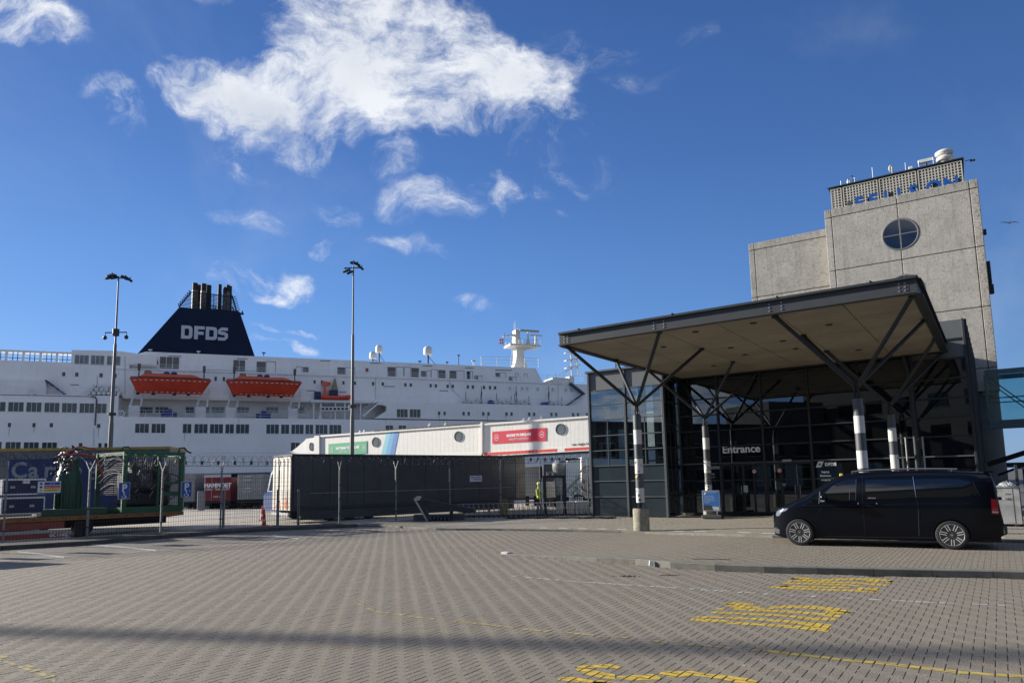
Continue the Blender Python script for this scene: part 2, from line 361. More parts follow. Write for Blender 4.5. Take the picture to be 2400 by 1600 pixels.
# bedding under the pavers, one big ground sheet, the yard
mb = MB(); R = 3000
mb.quad((-R,-R,-.35),(R,-R,-.35),(R,R,-.35),(-R,R,-.35)); struct('ground', mb, M_ASPH)
CELL = .105; COS, SIN = math.cos(math.radians(-35)), math.sin(math.radians(-35))
FENCE = [(-40,0)]
fpx = [(6,1278),(203,1267),(376,1253),(516,1243),(652,1235),(795,1228),(928,1221.5),(1055,1215),(1174,1212),(1268,1210.5),(1381,1207.5)]
FP = [gr(*p) for p in fpx]
d0 = (FP[0]-FP[1]); d0 = d0/np.linalg.norm(d0)
FENCE = [FP[0]+d0*2.7*k for k in (4,3,2,1)]+FP
FL = sorted([tuple(TF.loc(p)[:2]) for p in FENCE], key=lambda q: q[0])
def fence_v(u): return vline(FL, u)
# beds
def bed(name, u0, u1, lo, hi, hf, m, off=-.010, n=60):
    mb = MB(); vs = []
    for i in range(n+1):
        u = u0+(u1-u0)*i/n
        for v in (lo(u), hi(u)): p = TF.wor((u, v, hf(u)+off)); vs.append(p)
    mb.add(vs, [(2*i, 2*i+2, 2*i+3, 2*i+1) for i in range(n)]); return struct(name, mb, m)
def yy(u, v): return TF.wor((u, v, 0))[1]
FAR = 31.5
# low retaining edge in front of the fence
rw = [gr(x, y, .15) for x, y in ((-260,1297),(-120,1287),(6,1278),(203,1267),(376,1253),(516,1243),(652,1235),(795,1229),(838,1227))]
M_RW = mat('retaining_concrete', (.075,.075,.07), .85, var=.2, vs=3, dirt=.4); rroot = link('fence_retaining_edge', None); rroot['kind'] = 'structure'
for a, b in zip(rw[:-1], rw[1:]):
    L = np.linalg.norm(b-a); n_ = max(1, round(L/1.0)); t_ = (b-a)/L; an_ = math.atan2(t_[1], t_[0])
    for k in range(n_): p = a+t_*L*k/n_; part('edge_stone', MB().bbox(.004, L/n_-.004, 0, .2, -.05, .15, .015), M_RW, rroot, (p[0], p[1], 0), (0,0,an_))
mb = MB(); vs = []
for k, p in enumerate(rw): t_ = rw[min(k+1,8)]-rw[max(k-1,0)]; t_ = t_/np.linalg.norm(t_); n_ = np.array([-t_[1], t_[0], 0]); n_ = n_ if n_[1] > 0 else -n_; w_ = max(.5, 2.2-.0*k) if k < 8 else .5; q = p+n_*w_; vs += [(p[0]+n_[0]*.2, p[1]+n_[1]*.2, .14), (q[0], q[1], .10), (q[0]+n_[0], q[1]+n_[1], 0)]
mb.add(vs, [(3*i+j, 3*i+3+j, 3*i+4+j, 3*i+1+j) for i in range(8) for j in (0,1)]); struct('fence_verge', mb, mat('verge_soil', (.055,.052,.042), .95, var=.2, vs=3, bump=.6, bs=30))
bed('plaza_bed', -45, 22, lambda u: -25, lambda u: max(vline(K1L, u) if u > U0 else (vline(K2L, u) if u > K2L[0][0] else fence_v(u)), -24), lambda u: 0, M_SAND)
bed('lane_bed', U0-.01, 22, lambda u: vline(K1L, u)+.02, lambda u: vline(K2L, u), lane_h, M_SAND)
bed('pavement_bed', K2L[0][0], 24, lambda u: vline(K2L, u)+.03, lambda u: 37, pav_h, M_SAND)
mb = MB(); mb.quad((-160,-10,-.03),(-160,75,-.03),(26,100,-.03),(-1,26,-.03)); struct('yard', mb, M_YARD)
mb = MB(); mb.quad((-200,68,-.33+.32),(150,68,-.01),(150,96,-.01),(-200,66,-.01))
# herringbone pavers
bricks = []
us = (-34, 13)
for i in range(int(us[0]/CELL), int(us[1]/CELL)):
    for j in range(int(-2/CELL), int(36/CELL)):
        r = (i+j) % 4
        if r == 0: u0, v0, u1, v1 = i*CELL, j*CELL, (i+2)*CELL, (j+1)*CELL
        elif r == 2: u0, v0, u1, v1 = i*CELL, j*CELL, (i+1)*CELL, (j+2)*CELL
        else: continue
        u, v = (u0+u1)/2, (v0+v1)/2
        x, y = u*COS-v*SIN, u*SIN+v*COS
        if y < 5.6 or abs(x) > .80*y+1.0 or y > FAR+4: continue
        bricks.append((u0, v0, u1, v1, u, v, x, y, r))
plaza, lane, pave = [], [], []
for b in bricks:
    u, v = b[4], b[5]; hw = .12
    k2 = vline(K2L, u)
    if u < U0:
        if u < K2L[0][0]:
            if v < fence_v(u)-.25: plaza.append(b)
        elif v < k2-hw: plaza.append(b)
    elif v < vline(K1L, u)-.09: plaza.append(b)
    elif v > vline(K1L, u)+.27 and v < k2-hw: lane.append(b)
def brick_mesh(name, L, m, hf, gap=.0046, ch=.0018, tiltk=.0005):
    n = len(L); A = np.array([b[:4] for b in L]); u0, v0, u1, v1 = A.T; u0 = u0+gap; v0 = v0+gap; u1 = u1-gap; v1 = v1-gap
    h = np.array([hf(b[4]) for b in L])+rng.normal(0, .0007, n)
    du, dv = rng.normal(0, tiltk, n), rng.normal(0, tiltk, n)
    cs = []
    for (z, c) in ((-.014, 0), (-ch, 0), (0, ch)):
        for a, b in ((0,0),(1,0),(1,1),(0,1)):
            uu = np.where(a, u1-c, u0+c); vv = np.where(b, v1-c, v0+c)
            zz = h+z+(du*(2*a-1)+dv*(2*b-1))
            cs.append(np.stack([uu*COS-vv*SIN, uu*SIN+vv*COS, zz], 1))
    V = np.stack(cs, 1).reshape(-1, 3)
    base = [(8,9,10,11)]
    for k in (0, 4): base += [(k,k+1,k+5,k+4),(k+1,k+2,k+6,k+5),(k+2,k+3,k+7,k+6),(k+3,k,k+4,k+7)]
    Fc = (np.array(base)[None]+12*np.arange(n)[:, None, None]).reshape(-1, 4)
    me = bpy.data.meshes.new(name); me.vertices.add(len(V)); me.vertices.foreach_set('co', V.ravel())
    me.loops.add(Fc.size); me.loops.foreach_set('vertex_index', Fc.ravel().astype(np.int32))
    me.polygons.add(len(Fc)); me.polygons.foreach_set('loop_start', np.arange(0, Fc.size, 4, dtype=np.int32)); me.polygons.foreach_set('loop_total', np.full(len(Fc), 4, np.int32))
    at = me.attributes.new('rnd_band', 'FLOAT', 'FACE'); rv = rng.random(n)*.4+np.array([.6 if b[8] == 0 else 0. for b in L]); at.data.foreach_set('value', np.repeat(rv, 9))  # random tone, plus bands of joint shade painted in by brick direction
    me.materials.append(m); me.update(calc_edges=True); me.shade_flat()
    return me
plaza.sort(key=lambda b: math.hypot(b[6]*.6, b[7])); near, rest = plaza[:296], plaza[296:]
paving = struct('plaza_paving', brick_mesh('plaza_paving', rest, M_BR, lambda u: 0), None) if False else link('plaza_paving', brick_mesh('plaza_paving', rest, M_BR, lambda u: 0))
paving['kind'] = 'structure'
protos = {}
for r, (a, b) in ((0, (2*CELL, CELL)), (2, (CELL, 2*CELL))):
    protos[r] = brick_mesh('paver', [(-a/2, -b/2, a/2, b/2, 0, 0, 0, 0, r)], M_BR, lambda u: 0, tiltk=0)
for b in near:
    o = link('paver', protos[b[8]], paving, (b[6], b[7], random.gauss(0, .0006)), (random.gauss(0, .012), random.gauss(0, .012), 0))
lp = link('lane_paving', brick_mesh('lane_paving', lane, M_BR2, lane_h)); lp['kind'] = 'structure'
# pavement slabs 30 x 30, half bond
T = .30; slabs = []
for i in range(-70, 40):
    for j in range(60, 124):
        u0, v0 = i*T+(T/2 if j % 2 else 0), j*T; u, v = u0+T/2, v0+T/2
        if u < K2L[0][0]+.2 or v < vline(K2L, u)+.22 or v > 33.4: continue
        if u > 13: continue
        x, y = u*COS-v*SIN, u*SIN+v*COS
        if abs(x) > .8*y+1: continue
        slabs.append((u0, v0, u0+T, v0+T, u, v, x, y, 0))
pv = link('pavement_paving', brick_mesh('pavement_paving', slabs, M_TILE, pav_h, gap=.004, tiltk=.0006)); pv['kind'] = 'structure'
# kerbs: every stone its own piece
def kerb(name, K, h0, h1, w, L=1.0, side=1, lift=None):
    root = link(name, None); root['kind'] = 'structure'
    pts = [np.array(p[:2]) for p in K]; seg = [np.linalg.norm(b-a) for a, b in zip(pts[:-1], pts[1:])]; tot = sum(seg); s = 0; first = True
    def at(s):
        for a, b, l in zip(pts[:-1], pts[1:], seg):
            if s <= l: return a+(b-a)*s/l
            s -= l
        return pts[-1]
    while s+L < tot:
        a, b = at(s), at(s+L-.008); ang = math.atan2(b[1]-a[1], b[0]-a[0]); t = (b-a)/np.linalg.norm(b-a); nrm = np.array([-t[1], t[0]])*side
        z0, z1 = h1(a), h1(b); mb = MB(); la = np.linalg.norm(b-a)
        vs = []
        for q, z in ((a, z0), (b, z1)):
            bs = h0(q)
            for off, zz in ((.0, bs-.05), (.0, z-.015), (.018, z), (w, z), (w, bs-.05)): vs.append((*(q+nrm*off), zz))
        mb.add(vs, [(i, (i+1)%5, 5+(i+1)%5, 5+i) for i in range(5)]+[(4,3,2,1,0),(5,6,7,8,9)])
        part('kerbstone', mb, M_KERB, root); first = False; s += L
    return root
uof = lambda p: TF.loc((p[0], p[1], 0))[0]
ki = kerb('island_kerb', K1, lambda p: 0, lambda p: lane_h(uof(p)+.6)+.012, .24, 1.0, 1)
a_ = K1[0]; part('kerb_nose', MB().bbox(-.24, .0, .0, .2, -.02, .06, .02), M_KW, ki, (a_[0], a_[1], 0), (0,0,math.radians(-35)))
K2w = [TF.wor((p[0], p[1]-.05, 0)) for p in K2L]
kerb('pavement_kerb', K2w, lambda p: lane_h(uof(p)), lambda p: pav_h(uof(p))+.004, .15, 1.0, 1)
# white marker tiles along the pavement edge
root = link('edge_markers', None); root['kind'] = 'structure'
for k in range(26):
    u = -15.0+k*.82; v = vline(K2L, u)+.62
    if k in (9, 17): continue
    mb = MB(); a = TF.wor((u, v, 0)); ang = math.radians(-35)
    mb.box(-.2, .2, -.06, .06, -.004, .004); part('marker_tile', mb, M_KW, root, (a[0], a[1], pav_h(u)+.004), (0, 0, ang))

# ------------------------------------------------------------------ painted marks: cut to the pavers they lie on
M_YEL = mat('yellow_road_paint', (.60, .42, .055), .75, var=.3, vs=14, dirt=.9, bump=.3, bs=90)
M_YELF = mat('worn_yellow_paint', (.36, .30, .13), .8, var=.3, vs=10, dirt=.6)
M_WHTF = mat('worn_white_paint', (.42, .41, .38), .8, var=.3, vs=10, dirt=.5)
grid = {}
for b in plaza: grid.setdefault((int(b[4]//.5), int(b[5]//.5)), []).append(b)
def clip(poly, u0, v0, u1, v1):
    for ax, lim, sg in ((0,u0,1),(0,u1,-1),(1,v0,1),(1,v1,-1)):
        out = []
        for i in range(len(poly)):
            a, b = poly[i-1], poly[i]; da, db = sg*(a[ax]-lim), sg*(b[ax]-lim)
            if (da >= 0) != (db >= 0): t = da/(da-db); out.append((a[0]+(b[0]-a[0])*t, a[1]+(b[1]-a[1])*t))
            if db >= 0: out.append(b)
        poly = out
        if len(poly) < 3: return None
    return poly
def paint(name, quads, m, z=.0035, keep=1.):
    mb = MB()
    for q in quads:
        us_ = [p[0] for p in q]; vs_ = [p[1] for p in q]
        for i in range(int(min(us_)//.5)-1, int(max(us_)//.5)+2):
            for j in range(int(min(vs_)//.5)-1, int(max(vs_)//.5)+2):
                for b in grid.get((i, j), ()):
                    if (hash((round(b[0]/CELL), round(b[1]/CELL), 5)) % 1000)/1000. > keep: continue
                    c = clip(q, b[0]+.009, b[1]+.009, b[2]-.009, b[3]-.009)
                    if c: mb.add([TF.wor((p[0], p[1], z)) for p in c], [tuple(range(len(c)))])
    return struct(name, mb, m)
def stroke(pts, w):                    # pts: pixels on the plaza; w: pixel thickness -> quads in the terminal frame
    out = []
    for k in range(len(pts)-1):
        (x0, y0), (x1, y1) = pts[k][:2], pts[k+1][:2]; w0 = pts[k][2] if len(pts[k]) > 2 else w; w1 = pts[k+1][2] if len(pts[k+1]) > 2 else w
        q = [(x0, y0-w0/2), (x1, y1-w1/2), (x1, y1+w1/2), (x0, y0+w0/2)]
        out.append([tuple(TF.loc(gr(*p))[:2]) for p in q])
    return out
Q = []
# first row (nearest the kerb)
Q += stroke([(1853,1355.5,3),(1868,1355,5),(1905,1354.5,3)], 4)+stroke([(1853,1355,3),(1880,1359,5),(1915,1360,4),(1968,1357,4),(2005,1356,4),(2040,1356.5,4),(2076,1359,5),(2091,1362,4),(2078,1363.5,4),(2030,1360,4)], 4)
Q += stroke([(1843,1361,3),(1900,1363,3.5),(1995,1364.5,3.5),(2040,1368,4),(2078,1371,4)], 4)
Q += stroke([(1833,1366,3),(1900,1367.5,3),(1985,1370,3),(2020,1372,3)], 3)
Q += stroke([(1806,1376,5),(1848,1375,8)], 5)+stroke([(1825,1372.5,3),(1900,1374.5,3),(1980,1376.5,3.5),(2013,1379,6),(2058,1382,9)], 4)
Q += stroke([(1848,1377,4),(1920,1381,4),(1990,1383,4),(2056,1386,5)], 4)
# second row
Q += stroke([(1698,1414.5,3),(1720,1414,5),(1766,1415,4)], 4)+stroke([(1700,1416,4),(1730,1421,8),(1765,1423,5),(1800,1424,5),(1842,1421,6),(1880,1421.5,6),(1925,1424,8),(1965,1429,9),(1996,1434.5,4)], 6)+stroke([(1935,1434,5),(1968,1435,7),(1994,1435,3)], 6)
Q += stroke([(1681,1425.5,4),(1750,1428,4),(1800,1430.5,5),(1860,1433,5),(1920,1438,6),(1972,1444,5)], 5)
Q += stroke([(1664,1434,4),(1730,1437,4),(1800,1440,4.5),(1870,1445,5),(1905,1450,7),(1960,1450,6)], 5)
Q += stroke([(1633,1446,4),(1660,1445,4),(1711,1447,3)], 4)+stroke([(1712,1448,5),(1760,1449,5),(1800,1452,5),(1850,1456,6),(1895,1462,9),(1948,1468,10)], 6)
Q += stroke([(1619,1452,5),(1655,1453,8),(1710,1456,4)], 6)+stroke([(1705,1458,5),(1770,1462,6),(1830,1466,5),(1890,1471,8),(1942,1476,9)], 6)
# third row, cut by the bottom of the picture
Q += stroke([(1350,1563,5),(1385,1561,8),(1430,1560,9),(1457,1565,5)], 8)+stroke([(1350,1566,6),(1375,1574,14),(1410,1581,14),(1442,1586,12)], 12)
Q += stroke([(1445,1586,4),(1480,1588,12),(1530,1586,15),(1548,1589,6)], 10)+stroke([(1541,1577,4),(1575,1580,15),(1625,1577,11),(1640,1580,8),(1690,1586,10),(1740,1594,16),(1775,1604,18)], 12)
Q += stroke([(1308,1590,6),(1340,1591,10),(1385,1597,12),(1430,1602,12)], 10)+stroke([(1390,1600,8),(1450,1606,12),(1560,1612,10)], 10)
paint('yellow_letters', Q, M_YEL, keep=.97)
line = [(1150,1453),(1200,1471),(1300,1479.5),(1440,1492),(1600,1508),(1800,1525.5),(1910,1538),(2100,1557),(2250,1575),(2400,1585),(2500,1594)]
paint('yellow_line', stroke(line[5:], 6), mat('scuffed_yellow', (.50,.38,.09), .8, var=.25, vs=9, dirt=.8), keep=1.); paint('worn_yellow_line', stroke([(830,1411),(880,1432),(1000,1448),(1150,1464),(1200,1471),(1300,1479.5),(1440,1492),(1600,1508),(1800,1525.5)], 4), M_YELF, keep=.75)
paint('faint_white_line', stroke([(1200,1349),(1360,1363),(1600,1378),(1800,1391.5),(2050,1404),(2200,1412),(2400,1420)], 2.6), M_WHTF, keep=.6)
paint('old_yellow_band', stroke([(0,1540),(60,1562),(130,1590)], 16), M_YELF, keep=.5)
paint('bay_line', stroke([(40,1292),(90,1297),(150,1306)], 3)+stroke([(208,1275),(270,1280),(365,1289)], 3)+stroke([(640,1255),(700,1262)], 2.5), mat('bay_white_paint', (.6,.6,.57), .7, var=.15, vs=8))

# ================================================================== terminal building
M_FRM = mat('grey_steel_paint', (.030, .035, .041), .5, var=.08, spec=.3)
M_FRML = mat('light_grey_frame', (.085, .096, .106), .5, var=.06, spec=.35)
M_FAS = mat('grey_cladding', (.115, .125, .125), .5, var=.08, vs=1.5)
M_GLD = glass('dark_glass', (.42, .50, .52), .42, .01, .10)
M_GLC = glass('clear_glass', (.70, .80, .82), .80, .01, .14)
M_TEAL = mat('teal_panel', (.022, .036, .044), .25, var=.15, vs=.8, spec=.6, streak=.2)
M_DARK = mat('dark_interior', (.020, .021, .024), .9)
M_BLK = mat('black_rubber', (.012, .012, .013), .7)
M_WHT = mat('white_paint', (.72, .72, .70), .5, var=.05)
M_LET = mat('white_letter', (.80, .80, .80), .6, emis=(1, 1, 1, .0))
M_STL = mat('galvanised_steel', (.36, .37, .38), .42, metal=.6, var=.12, vs=9)
M_CON = mat('rough_concrete', (.30, .28, .21), .9, var=.25, vs=6, bump=1., bs=50, dirt=.7)
TB = thing('terminal_building', 'dark glass ferry terminal hall with grey steel frame behind the canopy', 'building', (0,0,0), -35)
# hall shell
UL, UR, VF, HT = -12.95, -.67, 33.0, 8.1
mb = MB(); mb.box(UL, UR, VF+.02, 46, 7.9, 8.1); part('roof', mb, M_FAS, TB)
mb = MB(); mb.box(UL, UR-.1, 40.5, 40.7, 2.5, 7.9).box(UL, UR-.1, 40.5, 40.7, 0, .25)
for a_, b_ in ((-12.95,-11.9),(-10.6,-9.9),(-8.9,-8.2),(-6.9,-6.4),(-5.0,-.8)): mb.box(a_, b_, 40.5, 40.7, .251, 2.499)
mb.box(UL-.0, UL+.15, 33.3, 40.5, 0, 7.9); part('inner_wall', mb, M_DARK, TB)
mb = MB(); mb.box(UL+.15, UR-.1, 33.2, 40.5, .1, .2); part('floor', mb, mat('dark_floor', (.06,.06,.06), .35), TB)
mb = MB(); mb.box(UL+.15, UR-.1, 33.2, 40.5, 6.7, 6.75); part('ceiling', mb, M_DARK, TB)
MU = [-12.9, -10.94, -8.87, -6.80, -4.73, -2.66, -.72]
TZ = [.2, 1.05, 1.76, 2.57, 3.38, 4.16, 4.93, 5.72, 6.52, 7.32, 8.1]
def member(name, parent, x0, x1, y0, y1, z0, z1, m, b=.008, **k): return part(name, MB().bbox(x0, x1, y0, y1, z0, z1, b), m, parent, **k)
for u in MU: member('mullion', TB, u-.045, u+.045, VF-.10, VF+.08, .19, 8.1, M_FRM)
for i, (a, b) in enumerate(zip(MU[:-1], MU[1:])):
    for j, (z0, z1) in enumerate(zip(TZ[:-1], TZ[1:])):
        if j > 2 or i not in (1, 2):
            tz = z0
            if j: member('transom', TB, a+.046, b-.046, VF-.07, VF+.06, tz-.03, tz+.03, M_FRM if j != 3 else M_FRML)
            m = M_FAS if (z0 > 6.4 and i >= 5) else M_GLD
            part('glass_pane' if m is M_GLD else 'cladding_panel', MB().box(a+.047, b-.047, VF, VF+.014, z0+.032, z1-.032), m, TB, rot=(random.gauss(0, .0012), 0, random.gauss(0, .0012)) if 0 else None)
# sliding doors in two bays
for i in (1, 2):
    a, b = MU[i]+.046, MU[i+1]-.046
    member('door_head', TB, a, b, VF-.09, VF+.06, 2.54, 2.60, M_FRML)
    w = (b-a)/4 if i == 1 else (b-a)/3; n = 4 if i == 1 else 3
    for k in range(n):
        d = link('door', None, TB, (a+w*(k+.5), VF+(.02 if k in (1, 2) else -.03), .2)); hw = w/2-.006
        me = MB().bbox(-hw, -hw+.05, -.02, .03, 0, 2.33).bbox(hw-.05, hw, -.02, .03, 0, 2.33).bbox(-hw+.051, hw-.051, -.02, .03, 0, .09).bbox(-hw+.051, hw-.051, -.02, .03, 2.24, 2.33).bbox(-hw+.051, hw-.051, -.019, .029, 1.54, 1.59).bbox(-hw+.051, hw-.051, -.018, .028, .86, .90)
        part('door_frame', me, M_FRM, d); part('door_glass', MB().box(-hw+.04, hw-.04, .0, .01, .08, 2.26), M_GLD, d)
        if k in (1, 2): part('handle', MB().rod((hw-.1 if k == 1 else -hw+.1, -.06, .9), (hw-.1 if k == 1 else -hw+.1, -.06, 1.3), .012), M_STL, d)
# side wall going back, mullions and transoms of its curtain wall
for k in range(8):
    v = 33.1+k*1.65; member('mullion', TB, UR-.08, UR+.08, v-.04, v+.04, .19, 8.1, M_FRM)
    if k < 7:
        for j, (z0, z1) in enumerate(zip(TZ[:-1], TZ[1:])):
            if j: member('transom', TB, UR-.06, UR+.05, v+.041, v+1.609, z0-.028, z0+.028, M_FRM)
            part('glass_pane', MB().box(UR-.01, UR+.005, v+.042, v+1.608, z0+.03, z1-.03), M_GLD, TB)
# left block standing forward
BL, BR, BV = -17.0, -12.95, 31.2
lz = [.1]+[V for V in (1.13, 2.12, 3.07, 4.03, 5.02, 5.96, 6.52)]+[7.35]
zz = [TF.py(1500, y, BV)[2] for y in (1205, 1163.5, 1125.8, 1089, 1051.8, 1015.7, 977.5, 941, 905)]
zz = [.08]+zz[1:]+[7.35]
mus = [BL, -14.98, BR-.03]
for u in mus: member('mullion', TB, u-.05, u+.06, BV-.1, BV+.1, .08, 7.35, M_FRML)
member('roof_trim', TB, BL-.12, BR+.04, BV-.16, BV+.12, 7.352, 7.45, M_FRML)
for i, (a, b) in enumerate(zip(mus[:-1], mus[1:])):
    for j, (z0, z1) in enumerate(zip(zz[:-1], zz[1:])):
        solid = j < 3 or j == len(zz)-2
        if j: member('transom', TB, a+.061, b-.051, BV-.06, BV+.06, z0-.025, z0+.025, M_FRML)
        if j in (3, 4, 5):
            um = (a+b)/2; member('thin_mullion', TB, um-.018, um+.018, BV-.04, BV+.04, z0+.026, z1-.026, M_FRML)
            part('glass_pane', MB().box(a+.062, um-.019, BV, BV+.012, z0+.026, z1-.026), M_GLC, TB); part('glass_pane', MB().box(um+.019, b-.052, BV, BV+.012, z0+.026, z1-.026), M_GLC, TB)
        else: part('cladding_panel' if solid else 'glass_pane', MB().box(a+.062, b-.052, BV, BV+.012, z0+.026, z1-.026), (M_FAS if j > 5 else M_TEAL) if solid else M_GLC, TB)
mb = MB(); mb.box(BL, BR, BV+.1, 37, 7.2, 7.35); part('roof', mb, M_FAS, TB)
mb = MB(); mb.box(BL+.05, BR-.05, BV+.3, 36.9, zz[3]-.2, zz[3]-.02); part('floor', mb, M_DARK, TB)
for k in range(5): member('inner_column', TB, BL+.35+k*.9, BL+.62+k*.9, 36.4, 36.9, zz[3], 7.2, M_DARK)
for j in (4, 5, 6): member('inner_rail', TB, BL+.1, BR-.1, 36.2, 36.28, zz[j]-.5, zz[j]-.42, M_FRM)
for z in (1.2, 2.3, 3.4, 4.5, 5.6, 6.7): member('side_transom', TB, BR-.03, BR+.03, BV+.12, 32.9, z-.03, z+.03, M_FRM)
for v in (31.8, 32.4): member('side_mullion', TB, BR-.03, BR+.03, v-.03, v+.03, .1, 7.3, M_FRM)
part('side_glass', MB().box(BR-.01, BR+.01, BV+.1, 32.9, .1, 7.3), M_GLC, TB); part('side_glass', MB().box(BL+.0, BL+.012, BV+.1, 37, 3.0, 7.3), M_GLC, TB)
# rooftop rail on the block
mb = MB(); ra = [(-15.9, 32.2), (-12.2, 32.2), (-12.2, 35), (-15.9, 35)]
for i in range(4):
    a, b = ra[i], ra[(i+1)%4]; mb.rod((*a, 7.35), (*a, 8.45), .03)
    for z in (8.43, 7.9): mb.rod((*a, z), (*b, z), .025)
part('roof_rail', mb, M_FRM, TB)
# interior furniture dimly seen
def inner(name, label, cat, u, v, mk):
    t = thing(name, label, cat, TF.wor((u, v, .2)), -35); mk(t); return t
def desk(t): part('counter', MB().bbox(-1.1, 1.1, -.35, .35, 0, 1.05, .03), mat('pale_counter', (.45,.46,.47), .5), t); part('counter_top', MB().bbox(-1.2, 1.2, -.45, .42, 1.051, 1.1), M_WHT, t)
inner('check_in_desk', 'pale check-in counter seen dimly through the entrance doors', 'desk', -8.6, 36.6, desk)
def bin_(t): part('bin_body', MB().bbox(-.28, .28, -.22, .22, 0, 1.1, .04), mat('blue_plastic', (.02,.05,.16), .5), t); part('bin_lid', MB().bbox(-.30, .30, -.24, .24, 1.101, 1.17, .02), mat('blue_plastic', (.02,.05,.16)), t)
inner('waste_bin', 'dark blue bin inside the glass behind the poster stand', 'bin', -11.15, 33.7, bin_)
def colm(t): part('shaft', MB().lathe([(.22, 0), (.22, 6.5)], 20), mat('pale_column', (.30,.31,.32), .6), t)
inner('hall_column', 'round pale column inside the hall left of the sliding doors', 'column', -10.1, 35.0, colm); inner('hall_column', 'round pale column inside the hall right of the sliding doors', 'column', -5.6, 35.6, colm)
# writing on the glass
text('Entrance', .50, M_LET, TB, (-9.93, VF-.03, 3.05), bold=.012, depth=.015, name='entrance_lettering', ay='BOTTOM_BASELINE')
def dfds(u, z, s=1., mm=M_LET):
    lg = MB().prism([(u-.02, z), (u+.20*s, z), (u+.33*s, z+.26*s), (u+.11*s, z+.26*s)], VF-.012, VF-.006); o = part('logo_plate', lg, mm, TB)
    st = []
    for i in range(8):
        r = (.075 if i % 2 == 0 else .03)*s; an = PI*i/4; st.append((u+.155*s+r*math.cos(an), z+.13*s+r*math.sin(an)))
    part('logo_star', MB().prism(st, VF-.016, VF-.013), M_DARK, TB)
    text('DFDS', .19*s, mm, TB, (u+.37*s, VF-.01, z+.06*s), bold=.012*s, depth=.004, ax='LEFT', ay='BOTTOM_BASELINE')
    for k, w in enumerate(('Ingang', 'Entrance', 'Eingang')): text(w, .125*s, mm, TB, (u+.36*s, VF-.01, z-.24*s-.17*s*k), bold=.006, depth=.004, ay='BOTTOM_BASELINE')
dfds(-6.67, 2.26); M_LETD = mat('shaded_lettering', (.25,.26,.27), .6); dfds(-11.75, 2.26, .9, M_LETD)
for (px, py) in ((1768, 1104), (1827, 1102)):
    q = TF.py(px, py, VF-.05)
    part('round_sticker', MB().lathe([(.10, 0), (.10, .004)], 20, (q[0], VF-.062, q[2]), 'y'), mat('red_ring', (.55,.08,.07), .5), TB)
    part('round_sticker', MB().lathe([(.075, 0), (.075, .004)], 20, (q[0], VF-.067, q[2]), 'y'), M_WHT, TB)
    part('sticker_mark', MB().box(-.07, .07, -.002, .002, -.008, .008).tilt((0,0,0), 45).box(-.045,.045,-.002,.001,-.018,.018), M_DARK, TB, (q[0], VF-.069, q[2]))
q = TF.py(1838, 1137, VF-.05); part('notice', MB().box(q[0]-.1, q[0]+.1, VF-.06, VF-.055, q[2]-.14, q[2]+.14), M_BLK, TB); text('OPEN\n24/7', .07, M_WHT, TB, (q[0], VF-.062, q[2]+.03), depth=.001)
q = TF.py(1748, 1145, VF-.05); part('notice', MB().box(q[0]-.1, q[0]+.1, VF-.055, VF-.05, q[2]-.16, q[2]+.16), mat('pale_green_notice', (.35,.45,.38), .5), TB)
part('door_sensor', MB().bbox(-.2, .2, -.1, 0, -.06, .06, .02), M_STL, TB, (TF.py(1846, 1082, VF)[0], VF-.1, 2.60))
# rain pipes in front of the facade right part
for (x0, y0, x1, y1) in ((2120, 833, 2152, 1105),):
    a = TF.py(x0, y0, VF-.35); b = TF.py(x1, y1, VF-.35); part('downpipe', MB().rod((b[0], VF-.35, .2), (b[0], VF-.35, 5.9), .085, 14).rod((b[0], VF-.35, 5.9), (b[0]-.15, VF-.45, 6.75), .06, 10), M_FRM, TB)
for px in (2125, 2165):
    b = TF.py(px, 1060, VF-.2); part('slim_post', MB().rod((b[0], VF-.2, .2), (b[0], VF-.2, 3.4), .03, 8), M_STL, TB)

# ================================================================== entrance canopy
CN = thing('entrance_canopy', 'flat steel canopy with beige soffit carried by branching struts over the entrance', 'canopy', (0,0,0), -35)
cu0, cu1, cv0, cv1 = -12.6, -1.42, 21.1, 33.0
M_SOF = mat('beige_soffit', (.30, .262, .20), .6, var=.13, vs=.7, dirt=.22)
M_BEAM = mat('beam_grey', (.050,.056,.062), .5, var=.06, spec=.35)
# I beams round the edge
def ibeam(name, a, b, ax):
    mb = MB()
    if ax == 'x': mb.box(a, b, -.13, .13, .405, .43).box(a, b, -.13, .13, 0, .02).box(a, b, -.012, .012, .021, .404)
    else: mb.box(-.13, .13, a, b, .405, .43).box(-.13, .13, a, b, 0, .02).box(-.012, .012, a, b, .021, .404)
    return mb
part('front_beam', ibeam('b', cu0-.02, cu1+.02, 'x'), M_BEAM, CN, (0, cv0, 6.75)); part('side_beam', ibeam('b', cv0+.14, cv1, 'y'), M_FRM, CN, (cu0, 0, 6.752)); part('side_beam', ibeam('b', cv0+.14, cv1-.1, 'y'), M_FRM, CN, (cu1, 0, 6.752))
part('rear_beam', ibeam('b', cu0+.14, cu1-.14, 'x'), M_FRM, CN, (0, cv1-.3, 6.754))
part('top_edge', MB().bbox(cu0-.04, cu1+.06, cv0-.06, cv0+.3, 7.182, 7.24, .01), M_FRM, CN); part('top_edge', MB().bbox(cu1-.1, cu1+.10, cv0+.31, cv1, 7.182, 7.24, .01), M_FRM, CN)
part('roof_deck', MB().box(cu0+.0, cu1-.11, cv0+.31, cv1, 7.184, 7.235), M_FAS, CN)
for u in (-11.8, -8.3, -5.0, -2.5): part('roof_clip', MB().bbox(u-.03, u+.03, cv0-.08, cv0+.02, 7.2, 7.28), M_BLK, CN)
